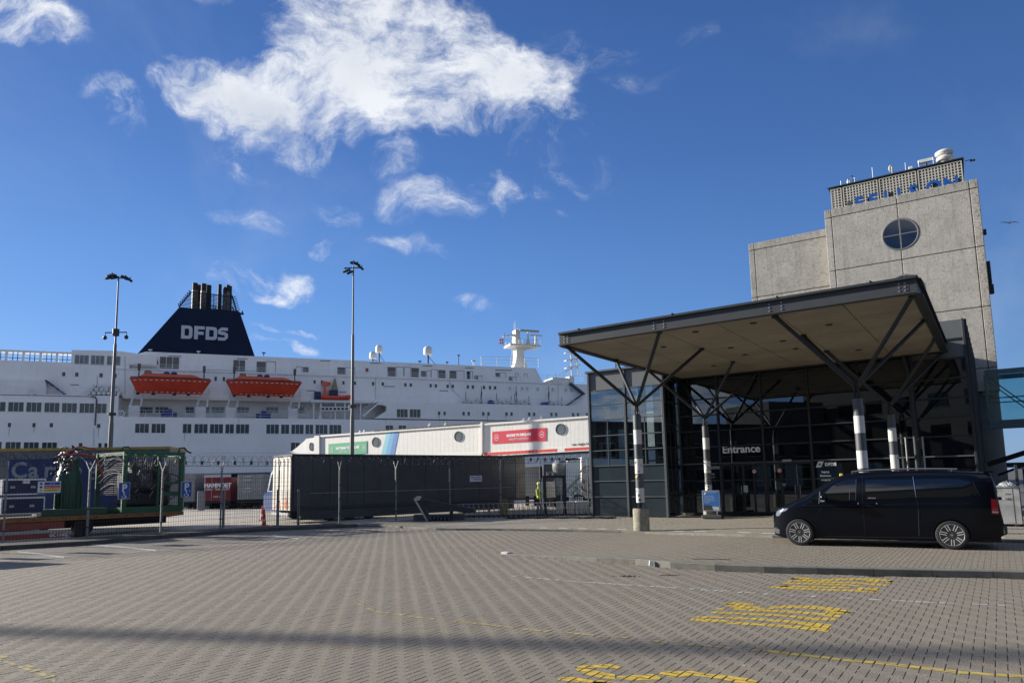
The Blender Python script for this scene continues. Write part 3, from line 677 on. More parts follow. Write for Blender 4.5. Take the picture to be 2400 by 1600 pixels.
us_ = [cu0+.02+k*(cu1-cu0-.04)/6 for k in range(7)]; vs_ = [cv0+.02+k*(cv1-cv0-.3)/5 for k in range(6)]
for i in range(6):
    for j in range(5):
        part('soffit_panel', MB().box(us_[i]+.012, us_[i+1]-.012, vs_[j]+.012, vs_[j+1]-.012, 6.80, 6.815), M_SOF, CN, (0,0,random.uniform(-.002,.002)))
for px, py in ((1766,757),(1943,761),(1835,799),(1630,777.5),(1713,815),(1865,817),(1746,831),(2012,820),(1673,857),(1555,813)):
    q = TF.pz(px, py, 6.79); part('downlight', MB().lathe([(.11, 0), (.11, .02)], 16, (q[0], q[1], 6.78)), M_DARK, CN)
for u in (-12.35, -8.97, -8.62, -5.25, -4.9, -1.75):      # bolt groups on the front beam
    for du in (-.07, .07) if u in (-12.35, -1.75) else (0,):
        for dz in (.11, .21, .31): part('bolt', MB().lathe([(.024, 0), (.024, .02)], 6, (u+du, cv0-.032, 6.75+dz), 'y'), M_STL, CN)
for u in (-12.35, -1.75): part('end_plate', MB().box(u-.16, u+.16, cv0-.018, cv0-.0125, 6.775, 7.15), M_BEAM, CN)
M_CG = mat('column_grey', (.075, .085, .095), .5, var=.06); M_CW = mat('column_white', (.60, .60, .58), .6, var=.06, vs=8, dirt=.25)
def canopy_column(u, v, cu, cv, hu, hv, base, stick):
    c = link('column', None, CN, (u, v, base)); B = lambda z: z-base
    part('footing', MB().lathe([(.29, 0), (.29, B(.84)), (.27, B(.87)), (.05, B(.87))], 28), M_CON, c, smooth=True)
    mb = MB()
    for a in range(4): ca, sa = math.cos(a*PI/2+.4), math.sin(a*PI/2+.4); mb.bar((.20*ca, .20*sa, B(.87)), (.08*ca, .08*sa, B(1.1)), .10, .012, up=(ca, sa, 0))
    part('base_plate', mb.lathe([(.24, B(.872)), (.24, B(.885))], 24), M_BLK, c)
    zs = [1.08, 1.60, 2.12, 2.66, 3.19, 3.72, 4.25]
    for k in range(6): part('band', MB().lathe([(.148, B(zs[k])+.001), (.148, B(zs[k+1])-.001)], 28), M_CW if k % 2 == 0 else M_CG, c, smooth=True)
    mb = MB().rod((0,0,B(4.25)), (0,0,B(4.3)), .11, 16)
    for a in range(4): ca, sa = math.cos(a*PI/2+PI/4), math.sin(a*PI/2+PI/4); mb.bar((.11*ca, .11*sa, B(4.28)), (.055*ca, .055*sa, B(4.62)), .05, .014, up=(ca, sa, 0))
    part('head_node', mb.rod((0,0,B(4.42)), (0,0,B(4.46)), .08, 12).rod((0,0,B(4.6)), (0,0,B(4.72)), .09, 12, .07), M_BLK, c)
    if stick:
        cols = [(.02,.02,.02), (.55,.48,.05), (.65,.65,.62), (.05,.12,.28), (.3,.3,.3), (.45,.08,.06), (.08,.22,.14)]
        for k in range(stick):
            z = random.uniform(1.15, 2.9) if stick > 12 else random.choice((random.uniform(1.65, 2.1), random.uniform(1.2, 1.5), random.uniform(2.2, 3.1)))
            an = random.uniform(-2.6, -.3)+math.radians(-0); w, h = random.uniform(.03, .09), random.uniform(.03, .09); mb = MB(); N = 4; vs = []
            for i in range(N+1):
                t = an+(i/N-.5)*w/.149*1.2
                for zq in (B(z-h/2), B(z+h/2)): vs.append((.151*math.cos(t), .151*math.sin(t), zq))
            mb.add(vs, [(2*i, 2*i+2, 2*i+3, 2*i+1) for i in range(N)]); kk = k % len(cols)
            part('sticker', mb, mat('sticker_%s' % 'abcdefg'[kk], cols[kk], .5), c)
    for sx in (-1, 1):
        for sy in (-1, 1): part('strut', MB().rod((u+sx*.05, v+sy*.05, 4.66), (cu+sx*hu, cv+sy*hv, 6.76), .062, 14).rod((cu+sx*hu, cv+sy*hv, 6.72), (cu+sx*hu, cv+sy*hv, 6.80), .1, 12), M_FRM, CN, smooth=True)
    return c
canopy_column(-10.78, 23.4, -10.67, 23.3, 1.80, 2.0, .08, 16)
canopy_column(-3.40, 23.4, -3.38, 23.35, 1.82, 1.87, .17, 4)
canopy_column(-10.9, 31.0, -10.8, 31.0, 1.9, 1.85, .1, 46)
canopy_column(-3.36, 31.0, -3.36, 31.0, 1.84, 1.85, .18, 4)

# ================================================================== concrete tower
TW = Fr((0,0,0), -33.2); TWO = thing('concrete_tower', 'tall weathered concrete tower with round windows behind the terminal', 'building', (0,0,0), -33.2)
m = bpy.data.materials.new('weathered_concrete'); m.use_nodes = True; nt = m.node_tree; b = nt.nodes['Principled BSDF']; g = nt.nodes.new('ShaderNodeTexCoord').outputs['Object']
n1 = noise(nt, g, 1.2, 7, .65); c = mixc(nt, smooth(nt, n1, .35, .65), (.37, .34, .285), (.50, .468, .40))
c = mixc(nt, smooth(nt, noise(nt, g, 9, 6, .75), .42, .66), c, (.58, .555, .50))
c = mixc(nt, mth(nt, 'MULTIPLY', smooth(nt, noise(nt, g, 6, 8, .8), .50, .62), .55), c, (.20, .185, .155))
spk = mth(nt, 'MULTIPLY', smooth(nt, noise(nt, g, 9, 5, .7), .57, .62), smooth(nt, noise(nt, g, .4, 3, .5), .40, .55))
c = mixc(nt, mth(nt, 'MULTIPLY', spk, .75), c, (.10, .085, .055))
mp = _n(nt, 'ShaderNodeMapping'); nt.links.new(g, mp.inputs[0]); mp.inputs['Scale'].default_value = (4, 4, .25)
sep = _n(nt, 'ShaderNodeSeparateXYZ'); nt.links.new(g, sep.inputs[0])
stk = mth(nt, 'MULTIPLY', smooth(nt, noise(nt, mp.outputs[0], 1.6, 5, .7), .47, .66), mth(nt, 'MAXIMUM', smooth(nt, sep.outputs[2], 17.2, 18.1), mth(nt, 'MULTIPLY', smooth(nt, sep.outputs[2], 16.3, 17.2), mth(nt, 'LESS_THAN', sep.outputs[0], -6.2))))
c = mixc(nt, mth(nt, 'MULTIPLY', stk, .6), c, (.07, .065, .05))
edge = mth(nt, 'MULTIPLY', smooth(nt, sep.outputs[0], 1.1, 1.8), smooth(nt, noise(nt, g, 8, 5, .7), .48, .6)); c = mixc(nt, mth(nt, 'MULTIPLY', edge, .7), c, (.15, .10, .045))
oi_ = _n(nt, 'ShaderNodeObjectInfo').outputs['Random']; c = mixc(nt, mth(nt, 'MULTIPLY', oi_, .30), c, (.24, .23, .205)); mp3 = _n(nt, 'ShaderNodeMapping'); nt.links.new(g, mp3.inputs[0]); mp3.inputs['Scale'].default_value = (2.2, 2.2, .10); c = mixc(nt, mth(nt, 'MULTIPLY', smooth(nt, noise(nt, mp3.outputs[0], 1.8, 6, .7), .50, .72), .35), c, (.17, .16, .135))
nt.links.new(c, b.inputs['Base Color']); b.inputs['Roughness'].default_value = .92; bn = _n(nt, 'ShaderNodeBump'); bn.inputs['Strength'].default_value = .8; bn.inputs['Distance'].default_value = .03
nt.links.new(noise(nt, g, 22, 6, .7), bn.inputs['Height']); nt.links.new(bn.outputs[0], b.inputs['Normal']); M_TC = m
V0 = 45.0
part('core', MB().box(-6.0, 1.65, V0+.25, 53, 6, 18.0), M_TC, TWO); part('core', MB().box(-10.75, -6.05, V0+.9, 53, 6, 17.05), M_TC, TWO)
zr = [6.2, 7.46, 10.84, 14.21, 17.565, 18.1]; ur = [-6.12, -5.72, -2.18, 1.38, 1.80]
gp = .022
for i in range(4):
    for j in range(5): part('facade_panel', MB().bbox(ur[i]+gp, ur[i+1]-gp, V0, V0+.26, zr[j]+gp, zr[j+1]-gp, .015), M_TC, TWO)
for j in range(5): part('facade_panel', MB().bbox(1.55, 1.802, V0+.262, 53, zr[j]+gp, zr[j+1]-gp, .015), M_TC, TWO)
zl = [6.2, 10.1, 13.48, 16.66, 17.16]; ul = [-10.92, -10.55, -6.15]
for i in range(2):
    for j in range(4): part('facade_panel', MB().bbox(ul[i]+gp, ul[i+1]-gp, V0+.62, V0+.9, zl[j]+gp, zl[j+1]-gp, .015), M_TC, TWO)
M_WG = glass('tower_glass', (.1,.12,.15), .1, .03, .06, (.006,.010,.025)); M_RIM = mat('grey_rim', (.17,.17,.16), .5)
for zc in (15.72, 12.36, 9.0):
    w = link('round_window', None, TWO, (-2.15, V0, zc))
    ring = MB(); N = 48; vs = []
    for k in range(N):
        ca, sa = math.cos(2*PI*k/N), math.sin(2*PI*k/N)
        for r, y in ((.86, -.008), (.88, -.02), (.94, -.02), (.97, -.0), (.86, .02)): vs.append((r*ca, y, r*sa))
    ring.add(vs, [(5*k+i, 5*k+(i+1)%5, 5*((k+1)%N)+(i+1)%5, 5*((k+1)%N)+i) for k in range(N) for i in range(5)])
    part('frame', ring, M_RIM, w, smooth=True)
    for a in range(4):
        pts = [(.03*(1 if a in (0,3) else -1), .03*(1 if a < 2 else -1))]
        for t in np.linspace(0, 1, 9): an = a*PI/2+(.045+t*(PI/2-.09)); pts.append((.87*math.cos(an), .87*math.sin(an)))
        part('pane', MB().prism(pts, -.009, -.002), M_WG, w)
    part('glazing_bar', MB().bbox(-.035, .035, -.018, -.0095, -.86, .86), M_RIM, w); part('glazing_bar', MB().bbox(-.86, .86, -.016, -.0098, -.03, .03), M_RIM, w)
# lower round shaft on the right and dark base
part('base_shaft', MB().lathe([(1.55, 0), (1.55, 6.2)], 40, (.25, V0+1.6, 0)), mat('shaft_concrete', (.10,.11,.115), .85, var=.15, vs=1), TWO, smooth=True)
# penthouse with sun screens
PV = 47.5; q0 = TW.py(1944, 440, PV); q1 = TW.py(2255, 373, PV); zt = (q0[2]+q1[2])/2; zbm = 18.2
part('penthouse', MB().box(q0[0]+.05, q1[0]-.05, PV+.1, 52, 17.9, zt-.05), mat('dark_glazing', (.12,.12,.115), .6), TWO)
part('penthouse_roof', MB().bbox(q0[0]-.08, q1[0]+.08, PV-.1, 52.2, zt-.05, zt+.03), M_FRM, TWO)
M_SCR = mat('screen_white', (.54, .51, .43), .6, var=.08)
xs = [q0[0], q0[0]+(q1[0]-q0[0])*.10, q0[0]+(q1[0]-q0[0])*.385, q0[0]+(q1[0]-q0[0])*.675, q1[0]]
for k in range(4):
    a, b = xs[k]+.04, xs[k+1]-.04; z0, z1 = (18.1 if k == 0 else 18.95), zt-.12
    mb = MB().box(a, b, PV-.03, PV+.03, z0, z0+.05).box(a, b, PV-.03, PV+.03, z1-.05, z1).box(a, a+.06, PV-.03, PV+.03, z0+.051, z1-.051).box(b-.06, b, PV-.03, PV+.03, z0+.051, z1-.051)
    nx = max(3, int((b-a)/.17)); nz = max(4, int((z1-z0)/.17))
    for i in range(1, nx): u = a+.06+(b-a-.12)*i/nx; mb.box(u-.034, u+.034, PV-.01, PV+.012, z0+.05, z1-.05)
    for i in range(1, nz): z = z0+.05+(z1-z0-.1)*i/nz; mb.box(a+.06, b-.06, PV-.016, PV-.0105, z-.022, z+.022)
    part('sun_screen', mb, M_SCR, TWO)
for k in range(1, 4): part('screen_band', MB().bbox(xs[k]+.04, xs[k+1]-.04, PV-.04, PV+.05, 18.72, 18.93), M_SCR, TWO)
for k in (1, 3): part('sun_screen', MB().box(xs[k]+.1 if k == 1 else xs[4]-.7, xs[k]+.75 if k == 1 else xs[4]-.06, PV-.02, PV+.02, 18.2, 18.65), M_SCR, TWO)
# roof letters, lower half hidden by the parapet
SG = thing('roof_lettering', 'blue roof letters on a dark frame, half hidden by the tower parapet', 'sign', (0,0,0), -33.2)
M_BLU = mat('blue_sign_letter', (.008, .085, .34), .4)
a = TW.py(2003, 470, 46.2); b = TW.py(2226, 420, 46.2); wd = b[0]-a[0]; lx = [0, .155, .315, .455, .585, .755, .93]
for ch, k in zip('FELISON', lx): text(ch, 1.02, M_BLU, SG, (a[0]+wd*k, 46.15, 18.18), bold=.035, depth=.06, ax='LEFT', ay='BOTTOM_BASELINE', name='letter')
mb = MB()
for z in (18.05, 18.3): mb.rod((a[0]-.4, 46.35, z), (b[0]+.5, 46.35, z), .03)
for k in range(13): x = a[0]-.35+(wd+.8)*k/12; mb.rod((x, 46.35, 17.6), (x, 46.35, 18.45), .025); mb.rod((x, 46.35, 18.05), (x+.25, 46.35, 18.3), .02)
for k in range(6): x = a[0]-.3+(wd+.7)*k/5; mb.bbox(x-.13, x+.13, 46.25, 46.45, 18.45, 18.8)
part('support_frame', mb, mat('dark_truss', (.06,.065,.07), .6), SG)
# roof equipment
def eq(name, label, cat, px, py, v, f, sc=1.):
    q = TW.py(px, py, v); t = thing(name, label, cat, TW.wor((q[0], v, zt+.03)), -33.2); f(t, q[2]-zt, sc); return t
M_RAD = mat('radar_white', (.62,.62,.58), .5, var=.08)
def drum(t, h, s):
    part('lower_drum', MB().lathe([(.2, 0), (.24, .1), (.42, .14), (.47, .25), (.42, .36), (.2, .40)], 24), M_RAD, t, smooth=True); part('upper_drum', MB().lathe([(.2, .40), (.42, .46), (.5, .6), (.48, .68), (.35, .76), (.05, .80)], 24), M_RAD, t, smooth=True)
    part('mount', MB().lathe([(.2, 0), (.2, .12)], 12, (.35, -.1, 0)), M_RAD, t)
eq('radar_drum', 'stacked white radar drums on the tower roof at its right end', 'radar', 2214, 371, 47.7, drum)
def scan(t, h, s): part('scanner', MB().bbox(-.42, .42, -.09, .09, .30, .52, .03), M_RAD, t); part('post', MB().rod((0,0,0), (0,0,.31), .06), M_FRM, t)
eq('radar_scanner', 'boxy white radar scanner bar on the tower roof', 'radar', 2171, 387, 47.7, scan)
def dish(t, h, s): part('dish', MB().ball((0, 0, .42), .16, .06, .24, 14).tilt((0,0,.42), 25, 'Z'), M_RAD, t, smooth=True); part('post', MB().rod((.08,.05,0), (.08,.05,.42), .03), M_FRM, t)
eq('dish_antenna', 'white oval dish antenna on the middle of the tower roof', 'antenna', 2089, 403, 47.7, dish)
def nub(t, h, s): part('housing', MB().bbox(-.12, .12, -.1, .1, .06, .26, .03), M_RAD, t); part('post', MB().rod((0,0,0), (0,0,.1), .03), M_FRM, t)
eq('antenna_box', 'small white antenna box on the tower roof right of the dish', 'antenna', 2135, 398, 47.7, nub)
eq('antenna_box', 'small white antenna box near the left end of the tower roof', 'antenna', 1990, 432, 47.7, nub)
def camera_arm(t, h, s): part('arm', MB().rod((0,0,-.2), (.28,0,-.2), .02), M_FRM, t); part('lamp', MB().ball((.3, 0, -.25), .08, .08, .08, 10).ball((.44, 0, -.27), .07, .07, .07, 10), M_BLK, t)
eq('roof_camera', 'dark camera arm sticking out at the right roof corner', 'camera', 2262, 380, 47.6, camera_arm)
eq('roof_camera', 'dark camera arm at the left roof corner', 'camera', 1946, 440, 47.6, lambda t, h, s: part('arm', MB().rod((0,0,0), (-.22,0,.02), .02).rod((-.22,0,.02), (-.05,0,.06), .02), M_BLK, t))
wl = ('leftmost thin whip aerial on the tower roof', 'thin whip aerial beside the small left antenna box', 'short thick aerial with a cross piece on the tower roof left part', 'thin whip aerial right of the short thick aerial', 'tall thin aerial alone left of the dish', 'thin aerial right behind the dish antenna', 'thin aerial left of the right antenna box', 'thin aerial left of the scanner bar', 'thin aerial between scanner bar and radar drums')
for i, (px, h) in enumerate(((1971,.35),(1987,.35),(1998,.48),(2003,.36),(2046,.75),(2091,.5),(2123,.55),(2154,.4),(2188,.5))):
    py = 440-(px-1944)*.2155; q = TW.py(px, py, 47.6); t = thing('whip_aerial', wl[i], 'aerial', TW.wor((q[0], 47.6, zt+.03)), -33.2, 'aerials on the tower roof')
    mb = MB().rod((0,0,0), (0,0,h), .012 if i != 2 else .025, 6)
    if i == 2: mb.ball((0,0,h), .08, .08, .03, 8).rod((-.12,0,.2), (.12,0,.2), .02)
    part('mast', mb, M_STL if i != 2 else M_FRM, t)
for (px, py, h) in ((2312, 530, .1), (2317, 655, .9), (2320, 665, .4)):
    pass
part('wall_lamp', MB().bbox(1.81, 1.95, V0+.2, V0+.4, 14.9, 15.2), M_BLK, TWO); part('wall_box', MB().bbox(1.81, 1.97, V0+.3, V0+.8, 12.2, 13.4), M_BLK, TWO); part('wall_box', MB().bbox(1.81, 2.02, V0+.3, V0+.7, 11.6, 12.1), M_BLK, TWO)
# ------------------------------------------------------------------ glazed footbridge right of the hall
FB = thing('glass_footbridge', 'glazed steel footbridge leaving the terminal at the right edge', 'footbridge', (0,0,0), -35)
v1 = 42.0; a = TF.py(2306, 868, v1); b = TF.py(2322, 1005, v1); zt2, zb2 = a[2], b[2]; x0 = a[0]; x1 = x0+9
M_BT = mat('teal_bridge_steel', (.07, .12, .13), .4)
part('roof_beam', MB().bbox(x0, x1, v1-.06, v1+.06, zt2-.25, zt2), M_BT, FB); part('floor_beam', MB().bbox(x0, x1, v1-.08, v1+.06, zb2, zb2+.42), M_BT, FB)
part('roof_beam', MB().bbox(x0, x1, v1+2.4, v1+2.5, zt2-.25, zt2), M_BT, FB); part('floor_slab', MB().box(x0, x1, v1+.07, v1+2.4, zb2+.1, zb2+.3), M_BT, FB)
M_GB = glass('bridge_glass', (.62, .86, .88), .88, .01, .07)
for k in range(4):
    xa = x0+k*2.3; part('post', MB().bbox(xa-.05, xa+.05, v1-.05, v1+.05, zb2+.421, zt2-.251), M_BT, FB); part('post', MB().bbox(xa-.04, xa+.04, v1+2.4, v1+2.5, zb2+.31, zt2-.251), M_BT, FB)
    if k < 3:
        part('glass_pane', MB().box(xa+.052, xa+2.248, v1-.02, v1-.008, zb2+.422, zt2-.252), M_GB, FB)
        part('brace', MB().rod((xa+.1, v1+.1, zt2-.3), (xa+2.2, v1+.1, zb2+.45), .03), M_BT, FB); part('brace', MB().rod((xa+.1, v1+2.35, zt2-.3), (xa+2.2, v1+2.35, zb2+.45), .03), M_BT, FB)
for dz in (.52, .44): part('handrail', MB().rod((x0, v1+.06, zb2+(zt2-zb2)*dz), (x1, v1+.06, zb2+(zt2-zb2)*dz), .03), M_BT, FB)

# ================================================================== the ferry
SF = Fr((0, 115, 0), 21.5)
SH = thing('ferry', 'large white passenger ferry with dark blue funnel moored behind the yard', 'ship', (0,115,0), 21.5)
M_HULL = mat('ship_white', (.88, .86, .82), .42, var=.04, vs=.25, spec=.5, streak=.22)
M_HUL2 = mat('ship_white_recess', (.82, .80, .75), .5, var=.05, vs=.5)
M_SG = mat('ship_glass', (.030, .050, .052), .12, var=.5, vs=.06, spec=.7)
M_SGR = mat('ship_grille', (.14, .135, .12), .6, var=.1)
M_SLN = mat('ship_dark_line', (.06, .075, .11), .6)
M_NAVY = mat('funnel_navy', (.004, .013, .040), .55, var=.15, vs=.4, spec=.2)
M_SOOT = mat('soot_black', (.012, .011, .010), .7); M_PIPE = mat('exhaust_steel', (.15, .13, .10), .5, metal=.3, var=.4, vs=.8)
M_ORA = mat('lifeboat_orange', (.62, .055, .02), .4, var=.1, vs=1); M_ORA2 = mat('lifeboat_canopy_orange', (.68, .12, .035), .4, var=.1, vs=1)
def P2(px, py, y): q = SF.py(px, py, y); return (q[0], q[2])
def poly(pts, y): return [P2(px, py, y) for px, py in pts]
YH = 0.0; YS = 1.6          # hull side; superstructure side set back
# hull side below the sill, with openings left out
zdk = lambda px, py: P2(px, py, 0)[1]
xl = P2(-700, 1000, 0)[0]; xr = xl+190
z_sill = P2(650, 980.3, 0)[1]; z_deck = P2(886, 940.5, 0)[1]; xa = P2(277, 950, 0)[0]; zb = -6
part('hull', MB().prism([(xl, zb), (xr, zb), (xr, z_sill), (xl, z_sill)], 0, 1.2), M_HULL, SH)
part('hull_side', MB().prism([(xl, z_sill), (xa, z_sill), (xa, z_deck), (xl, z_deck)], .003, 1.2), M_HULL, SH)
rr = poly([(878, 980), (906, 962), (906.5, 952), (900, 949), (886, 947.5), (886, 940.5)], 0)
part('hull_side', MB().prism([rr[0], (xr, z_sill), (xr, z_deck), rr[5], rr[4], rr[3], rr[2], rr[1]], .003, 1.2), M_HULL, SH)
part('main_deck', MB().box(xl, xr, 1.2, 24, z_sill-.25, z_sill-.05), M_HULL, SH)
part('upper_deck', MB().box(xl, xa, .2, 24, z_deck-.2, z_deck-.05), M_HULL, SH); part('upper_deck', MB().box(rr[5][0]-1, xr, .2, 24, z_deck-.2, z_deck-.05), M_HULL, SH)
xrec = P2(862, 960, 0)[0]
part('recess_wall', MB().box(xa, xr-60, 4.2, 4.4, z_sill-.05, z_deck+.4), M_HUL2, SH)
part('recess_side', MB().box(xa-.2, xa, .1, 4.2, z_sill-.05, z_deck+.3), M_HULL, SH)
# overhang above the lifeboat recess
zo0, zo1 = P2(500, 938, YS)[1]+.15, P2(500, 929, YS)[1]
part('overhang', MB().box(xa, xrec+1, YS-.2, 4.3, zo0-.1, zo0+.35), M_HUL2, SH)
# superstructure walls
zr2, zr1 = P2(650, 872, YS)[1], P2(650, 836.8, YS+.9)[1]; x_end = P2(1266, 880, YS+.9)[0]
part('superstructure', MB().prism([(P2(0, 900, YS)[0]-60, z_deck-.1), (P2(1385, 940, YS)[0]+45, z_deck-.1), (P2(1385, 940, YS)[0]+45, zr2-.2), (P2(0, 900, YS)[0]-60, zr2-.2)], YS, YS+20), M_HULL, SH)
xu0, xu1 = P2(312, 850, YS+.9)[0], P2(1256, 861, YS+.9)[0]
part('upper_house', MB().prism([(xu0-6, zr2-.2), (x_end+.6, zr2-.2), (xu1, zr1), (xu0+1.6, zr1), (xu0, zr1-.55), (xu0-6, zr1-.6)], YS+.9, YS+18), M_HULL, SH)
part('ledge', MB().box(xu0-2, x_end+4, YS-.15, YS+.9, zr2-.32, zr2-.22), M_HULL, SH)
# left gallery: open window bays on the top deck
gy = YS+.05; gz0 = P2(85, 848, gy)[1]; gz1 = P2(60, 823, gy)[1]; gzt = gz1+.0
bays = [(-60,-32),(-22,11.5),(18,52),(58,92),(98,131),(136.5,167.5)]
zt_, zbm_ = P2(85, 822, gy)[1], P2(85, 826.5, gy)[1]; zw = P2(85, 846.5, gy)[1]
xg0, xg1 = P2(0, 835, gy)[0]-60, P2(168.5, 835, gy)[0]
part('gallery_roof', MB().box(xg0, xg1, gy, gy+1.2, zbm_, zt_), M_HULL, SH); part('gallery_wall', MB().box(xg0, xg1+7, gy, gy+1.0, zr2-.25, zw), M_HULL, SH)
ex = [-80]+[e for b in bays for e in b]+[169]
for a, b in zip(ex[0::2], ex[1::2]):
    x0, x1 = P2(a, 835, gy)[0], P2(b, 835, gy)[0]; part('gallery_pillar', MB().box(x0, x1, gy, gy+.3, zw+.001, zbm_-.001), M_HULL, SH)
for a, b in bays:
    x0, x1 = P2(a, 835, gy)[0], P2(b, 835, gy)[0]; mb = MB()
    for k in (1, 2): x = x0+(x1-x0)*k/3; mb.box(x-.04, x+.04, gy+.1, gy+.2, zw, zbm_)
    mb.box(x0, x1, gy+.1, gy+.2, zw+.35, zw+.42); part('mullion', mb, M_SLN, SH)
hx0, hx1 = P2(168, 830, gy)[0], P2(274, 830, gy)[0]; hzt = P2(168, 820, gy)[1]
part('gallery_house', MB().prism([(hx0, zw), (hx1+5, zw), (hx1+5, P2(310, 832, gy)[1]), (hx1, P2(262, 821.5, gy)[1]), (hx0, hzt)], gy-.03, gy+9), M_HULL, SH)
def pane_window(x0, y0, x1, y1, n, y, m=None, parent=SH, name='window', fr=True, proud=.0):
    a, b, z0, z1 = SF.rect(x0, y0, x1, y1, y); w = link(name, None, parent, (a, y, z0)); W_, H_ = b-a, z1-z0; t = .06
    if fr: part('frame', MB().box(-t, W_+t, -.05, -.001, -t, 0).box(-t, W_+t, -.05, -.001, H_, H_+t).box(-t, 0, -.05, -.001, 0.001, H_-.001).box(W_, W_+t, -.05, -.001, .001, H_-.001), M_HULL, w)
    for k in range(n):
        u0, u1 = W_*k/n+(.035 if k else 0), W_*(k+1)/n-(.035 if k < n-1 else 0); part('pane', MB().box(u0, u1, -.03, -.004, 0, H_), m or M_SG, w)
    return w
for L, y0, y1, dy in (([(0,13,1),(19.6,55.6,3),(62,97.3,3),(104.5,139.3,3),(145.5,180,3),(186.6,220.5,3)], 941.7, 963.7, .018), ([(317,348.8,3),(355.4,387.2,3),(428.6,448.5,2),(455.7,486.3,3),(492.3,522.6,3),(528.3,548,2),(553.3,583.6,3),(624.3,653.4,3),(659,677.4,2),(682.8,711.4,3),(716.1,733.8,2),(739.5,767.4,3),(772,799.6,3)], 992.4, 1013.8, .0065), ([(-35,4,3),(13,48.5,3),(56,90.8,3),(98.5,133.3,3)], 1034.8, 1048.5+3, .012), ([(930,955.2,3),(960.3,985.2,3)], 958.6, 977.5, .006), ([(904,921,2),(934.3,951.3,2)], 996.5, 1015, .006), ([(682,702,2)], 1036.8, 1058, .0)):
    for x0, x1, n in L:
        d = dy*(x0-L[0][0]); pane_window(x0, y0+d, x1, y1+d, n, -.001, mat('bridge_deck_blind', (.10,.11,.085), .4) if x0 > 900 and y0 > 950 else None)
pane_window(227.7, 945.5, 249.5, 967.8, 2, -.001, M_SGR)
ports = [(18.7,26.2,990.5,1000.3),(76,83.5,990.8,1000.6),(116.7,124.4,991,1000.9),(227.5,235.2,993,1002.5),(185,193,1037.5,1048),(230.6,238.1,1038,1048),(244.8,252,1038,1048)]
for k in (1180,1221,1360,1398,1505,1543,1675,1712,1842,1878,2005,2040,2165,2200,2268): x = 650+k/3.136; y = 964.5+(k-1180)*.0032; ports.append((x, x+5.4, y-.5+(x-1026)*.014*0, y+7.9))
for x0, x1, y0, y1 in ports: pane_window(x0, y0, x1, y1, 1, -.001, name='porthole')
for k in (265,320,477,561,695,766,932,972,1118,1156,1243,1280,1391,1428,1510,1554,1591,1700,1790,1827,1905,2015,2110,2150):
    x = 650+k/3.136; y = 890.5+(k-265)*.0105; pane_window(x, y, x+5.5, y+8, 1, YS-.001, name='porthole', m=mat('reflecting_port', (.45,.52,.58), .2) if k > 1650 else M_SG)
for (x0, x1) in ((145.6,153.3),(176.3,184),(233.3,240.8),(268,273.5),(502.5,508.5),(522,527.5)): y = 871.8+(x0-145)*.03; pane_window(x0, y, x1, y+9.6, 1, YS-.001, name='porthole')
for (x0, x1, y0, y1) in ((175.5,208,832,852.5),(213.5,244.5,833,854),(251,282,834.5,855.5)): pane_window(x0, y0, x1, y1, 3, gy-.031, mat('gallery_glass', (.20,.22,.22), .2, var=.4, vs=.5))
for x in list(np.arange(1225, 1385, 16.7))+list(np.arange(440, 640, 38.5)): y = 1080+(1384-x)*.0; pane_window(x, 1072, x+5, 1080, 1, -.001, name='porthole') if x > 1200 else pane_window(x-8, 1080, x-2, 1088.5, 1, -.001, name='porthole')
# louvred doors on the top house
for (x0, y0, x1, y1, n) in ((374.7,836.5,419.6,864,3),(546.7,843.7,574.4,870.5,2),(601.2,847.3,622.6,871.7,1),(709.6,860,723.3,872,1),(790.6,860.7,808.6,876.8,1),(908,860,926.8,882,1),(963.8,862,981.6,884,1),(986.7,869.3,998.2,882.2,1),(1027.5,867,1044,886.2,1),(1053.4,868.6,1069.3,887,1),(1111.7,880,1120.3,888.7,1),(1161,873.5,1171,883,1),(1192.5,882.8,1200,892,1)):
    pane_window(x0, y0, x1, y1, n, YS+.9-.001, M_SGR, name='louvre_door')
pane_window(1093.9, 870, 1101.2, 888, 1, YS+.9-.001, M_SOOT, name='open_door')
for (x0, y0, x1, y1) in ((623.5,847,646,873),(693.5,858.5,708,872),(809.5,861,832,878),(928,859.5,946,881),(947,860,962,882),(999.5,868.5,1010,883),(1010.5,866,1026,885),(1070,868.5,1088,888),(1102,869.5,1108,888),(1121,880,1130,890),(1172,873,1185,884),(1201,883,1210,893),(1208,874,1215,884),(1228,875,1236,885)):
    a, b, z0, z1 = SF.rect(x0, y0, x1, y1, YS+.9); t = .05; part('panel_outline', MB().box(a, b, YS+.86, YS+.899, z1-t, z1).box(b-t, b, YS+.86, YS+.899, z0, z1-t).box(a, a+t, YS+.86, YS+.899, z0, z1-t), M_SLN, SH)
for (px, py) in ((367,850),(860,867)): a = P2(px, py, YS+.9); part('fire_box', MB().bbox(a[0]-.2, a[0]+.2, YS+.75, YS+.899, a[1]-.28, a[1]+.28), mat('fire_red', (.35,.03,.03), .5), SH)
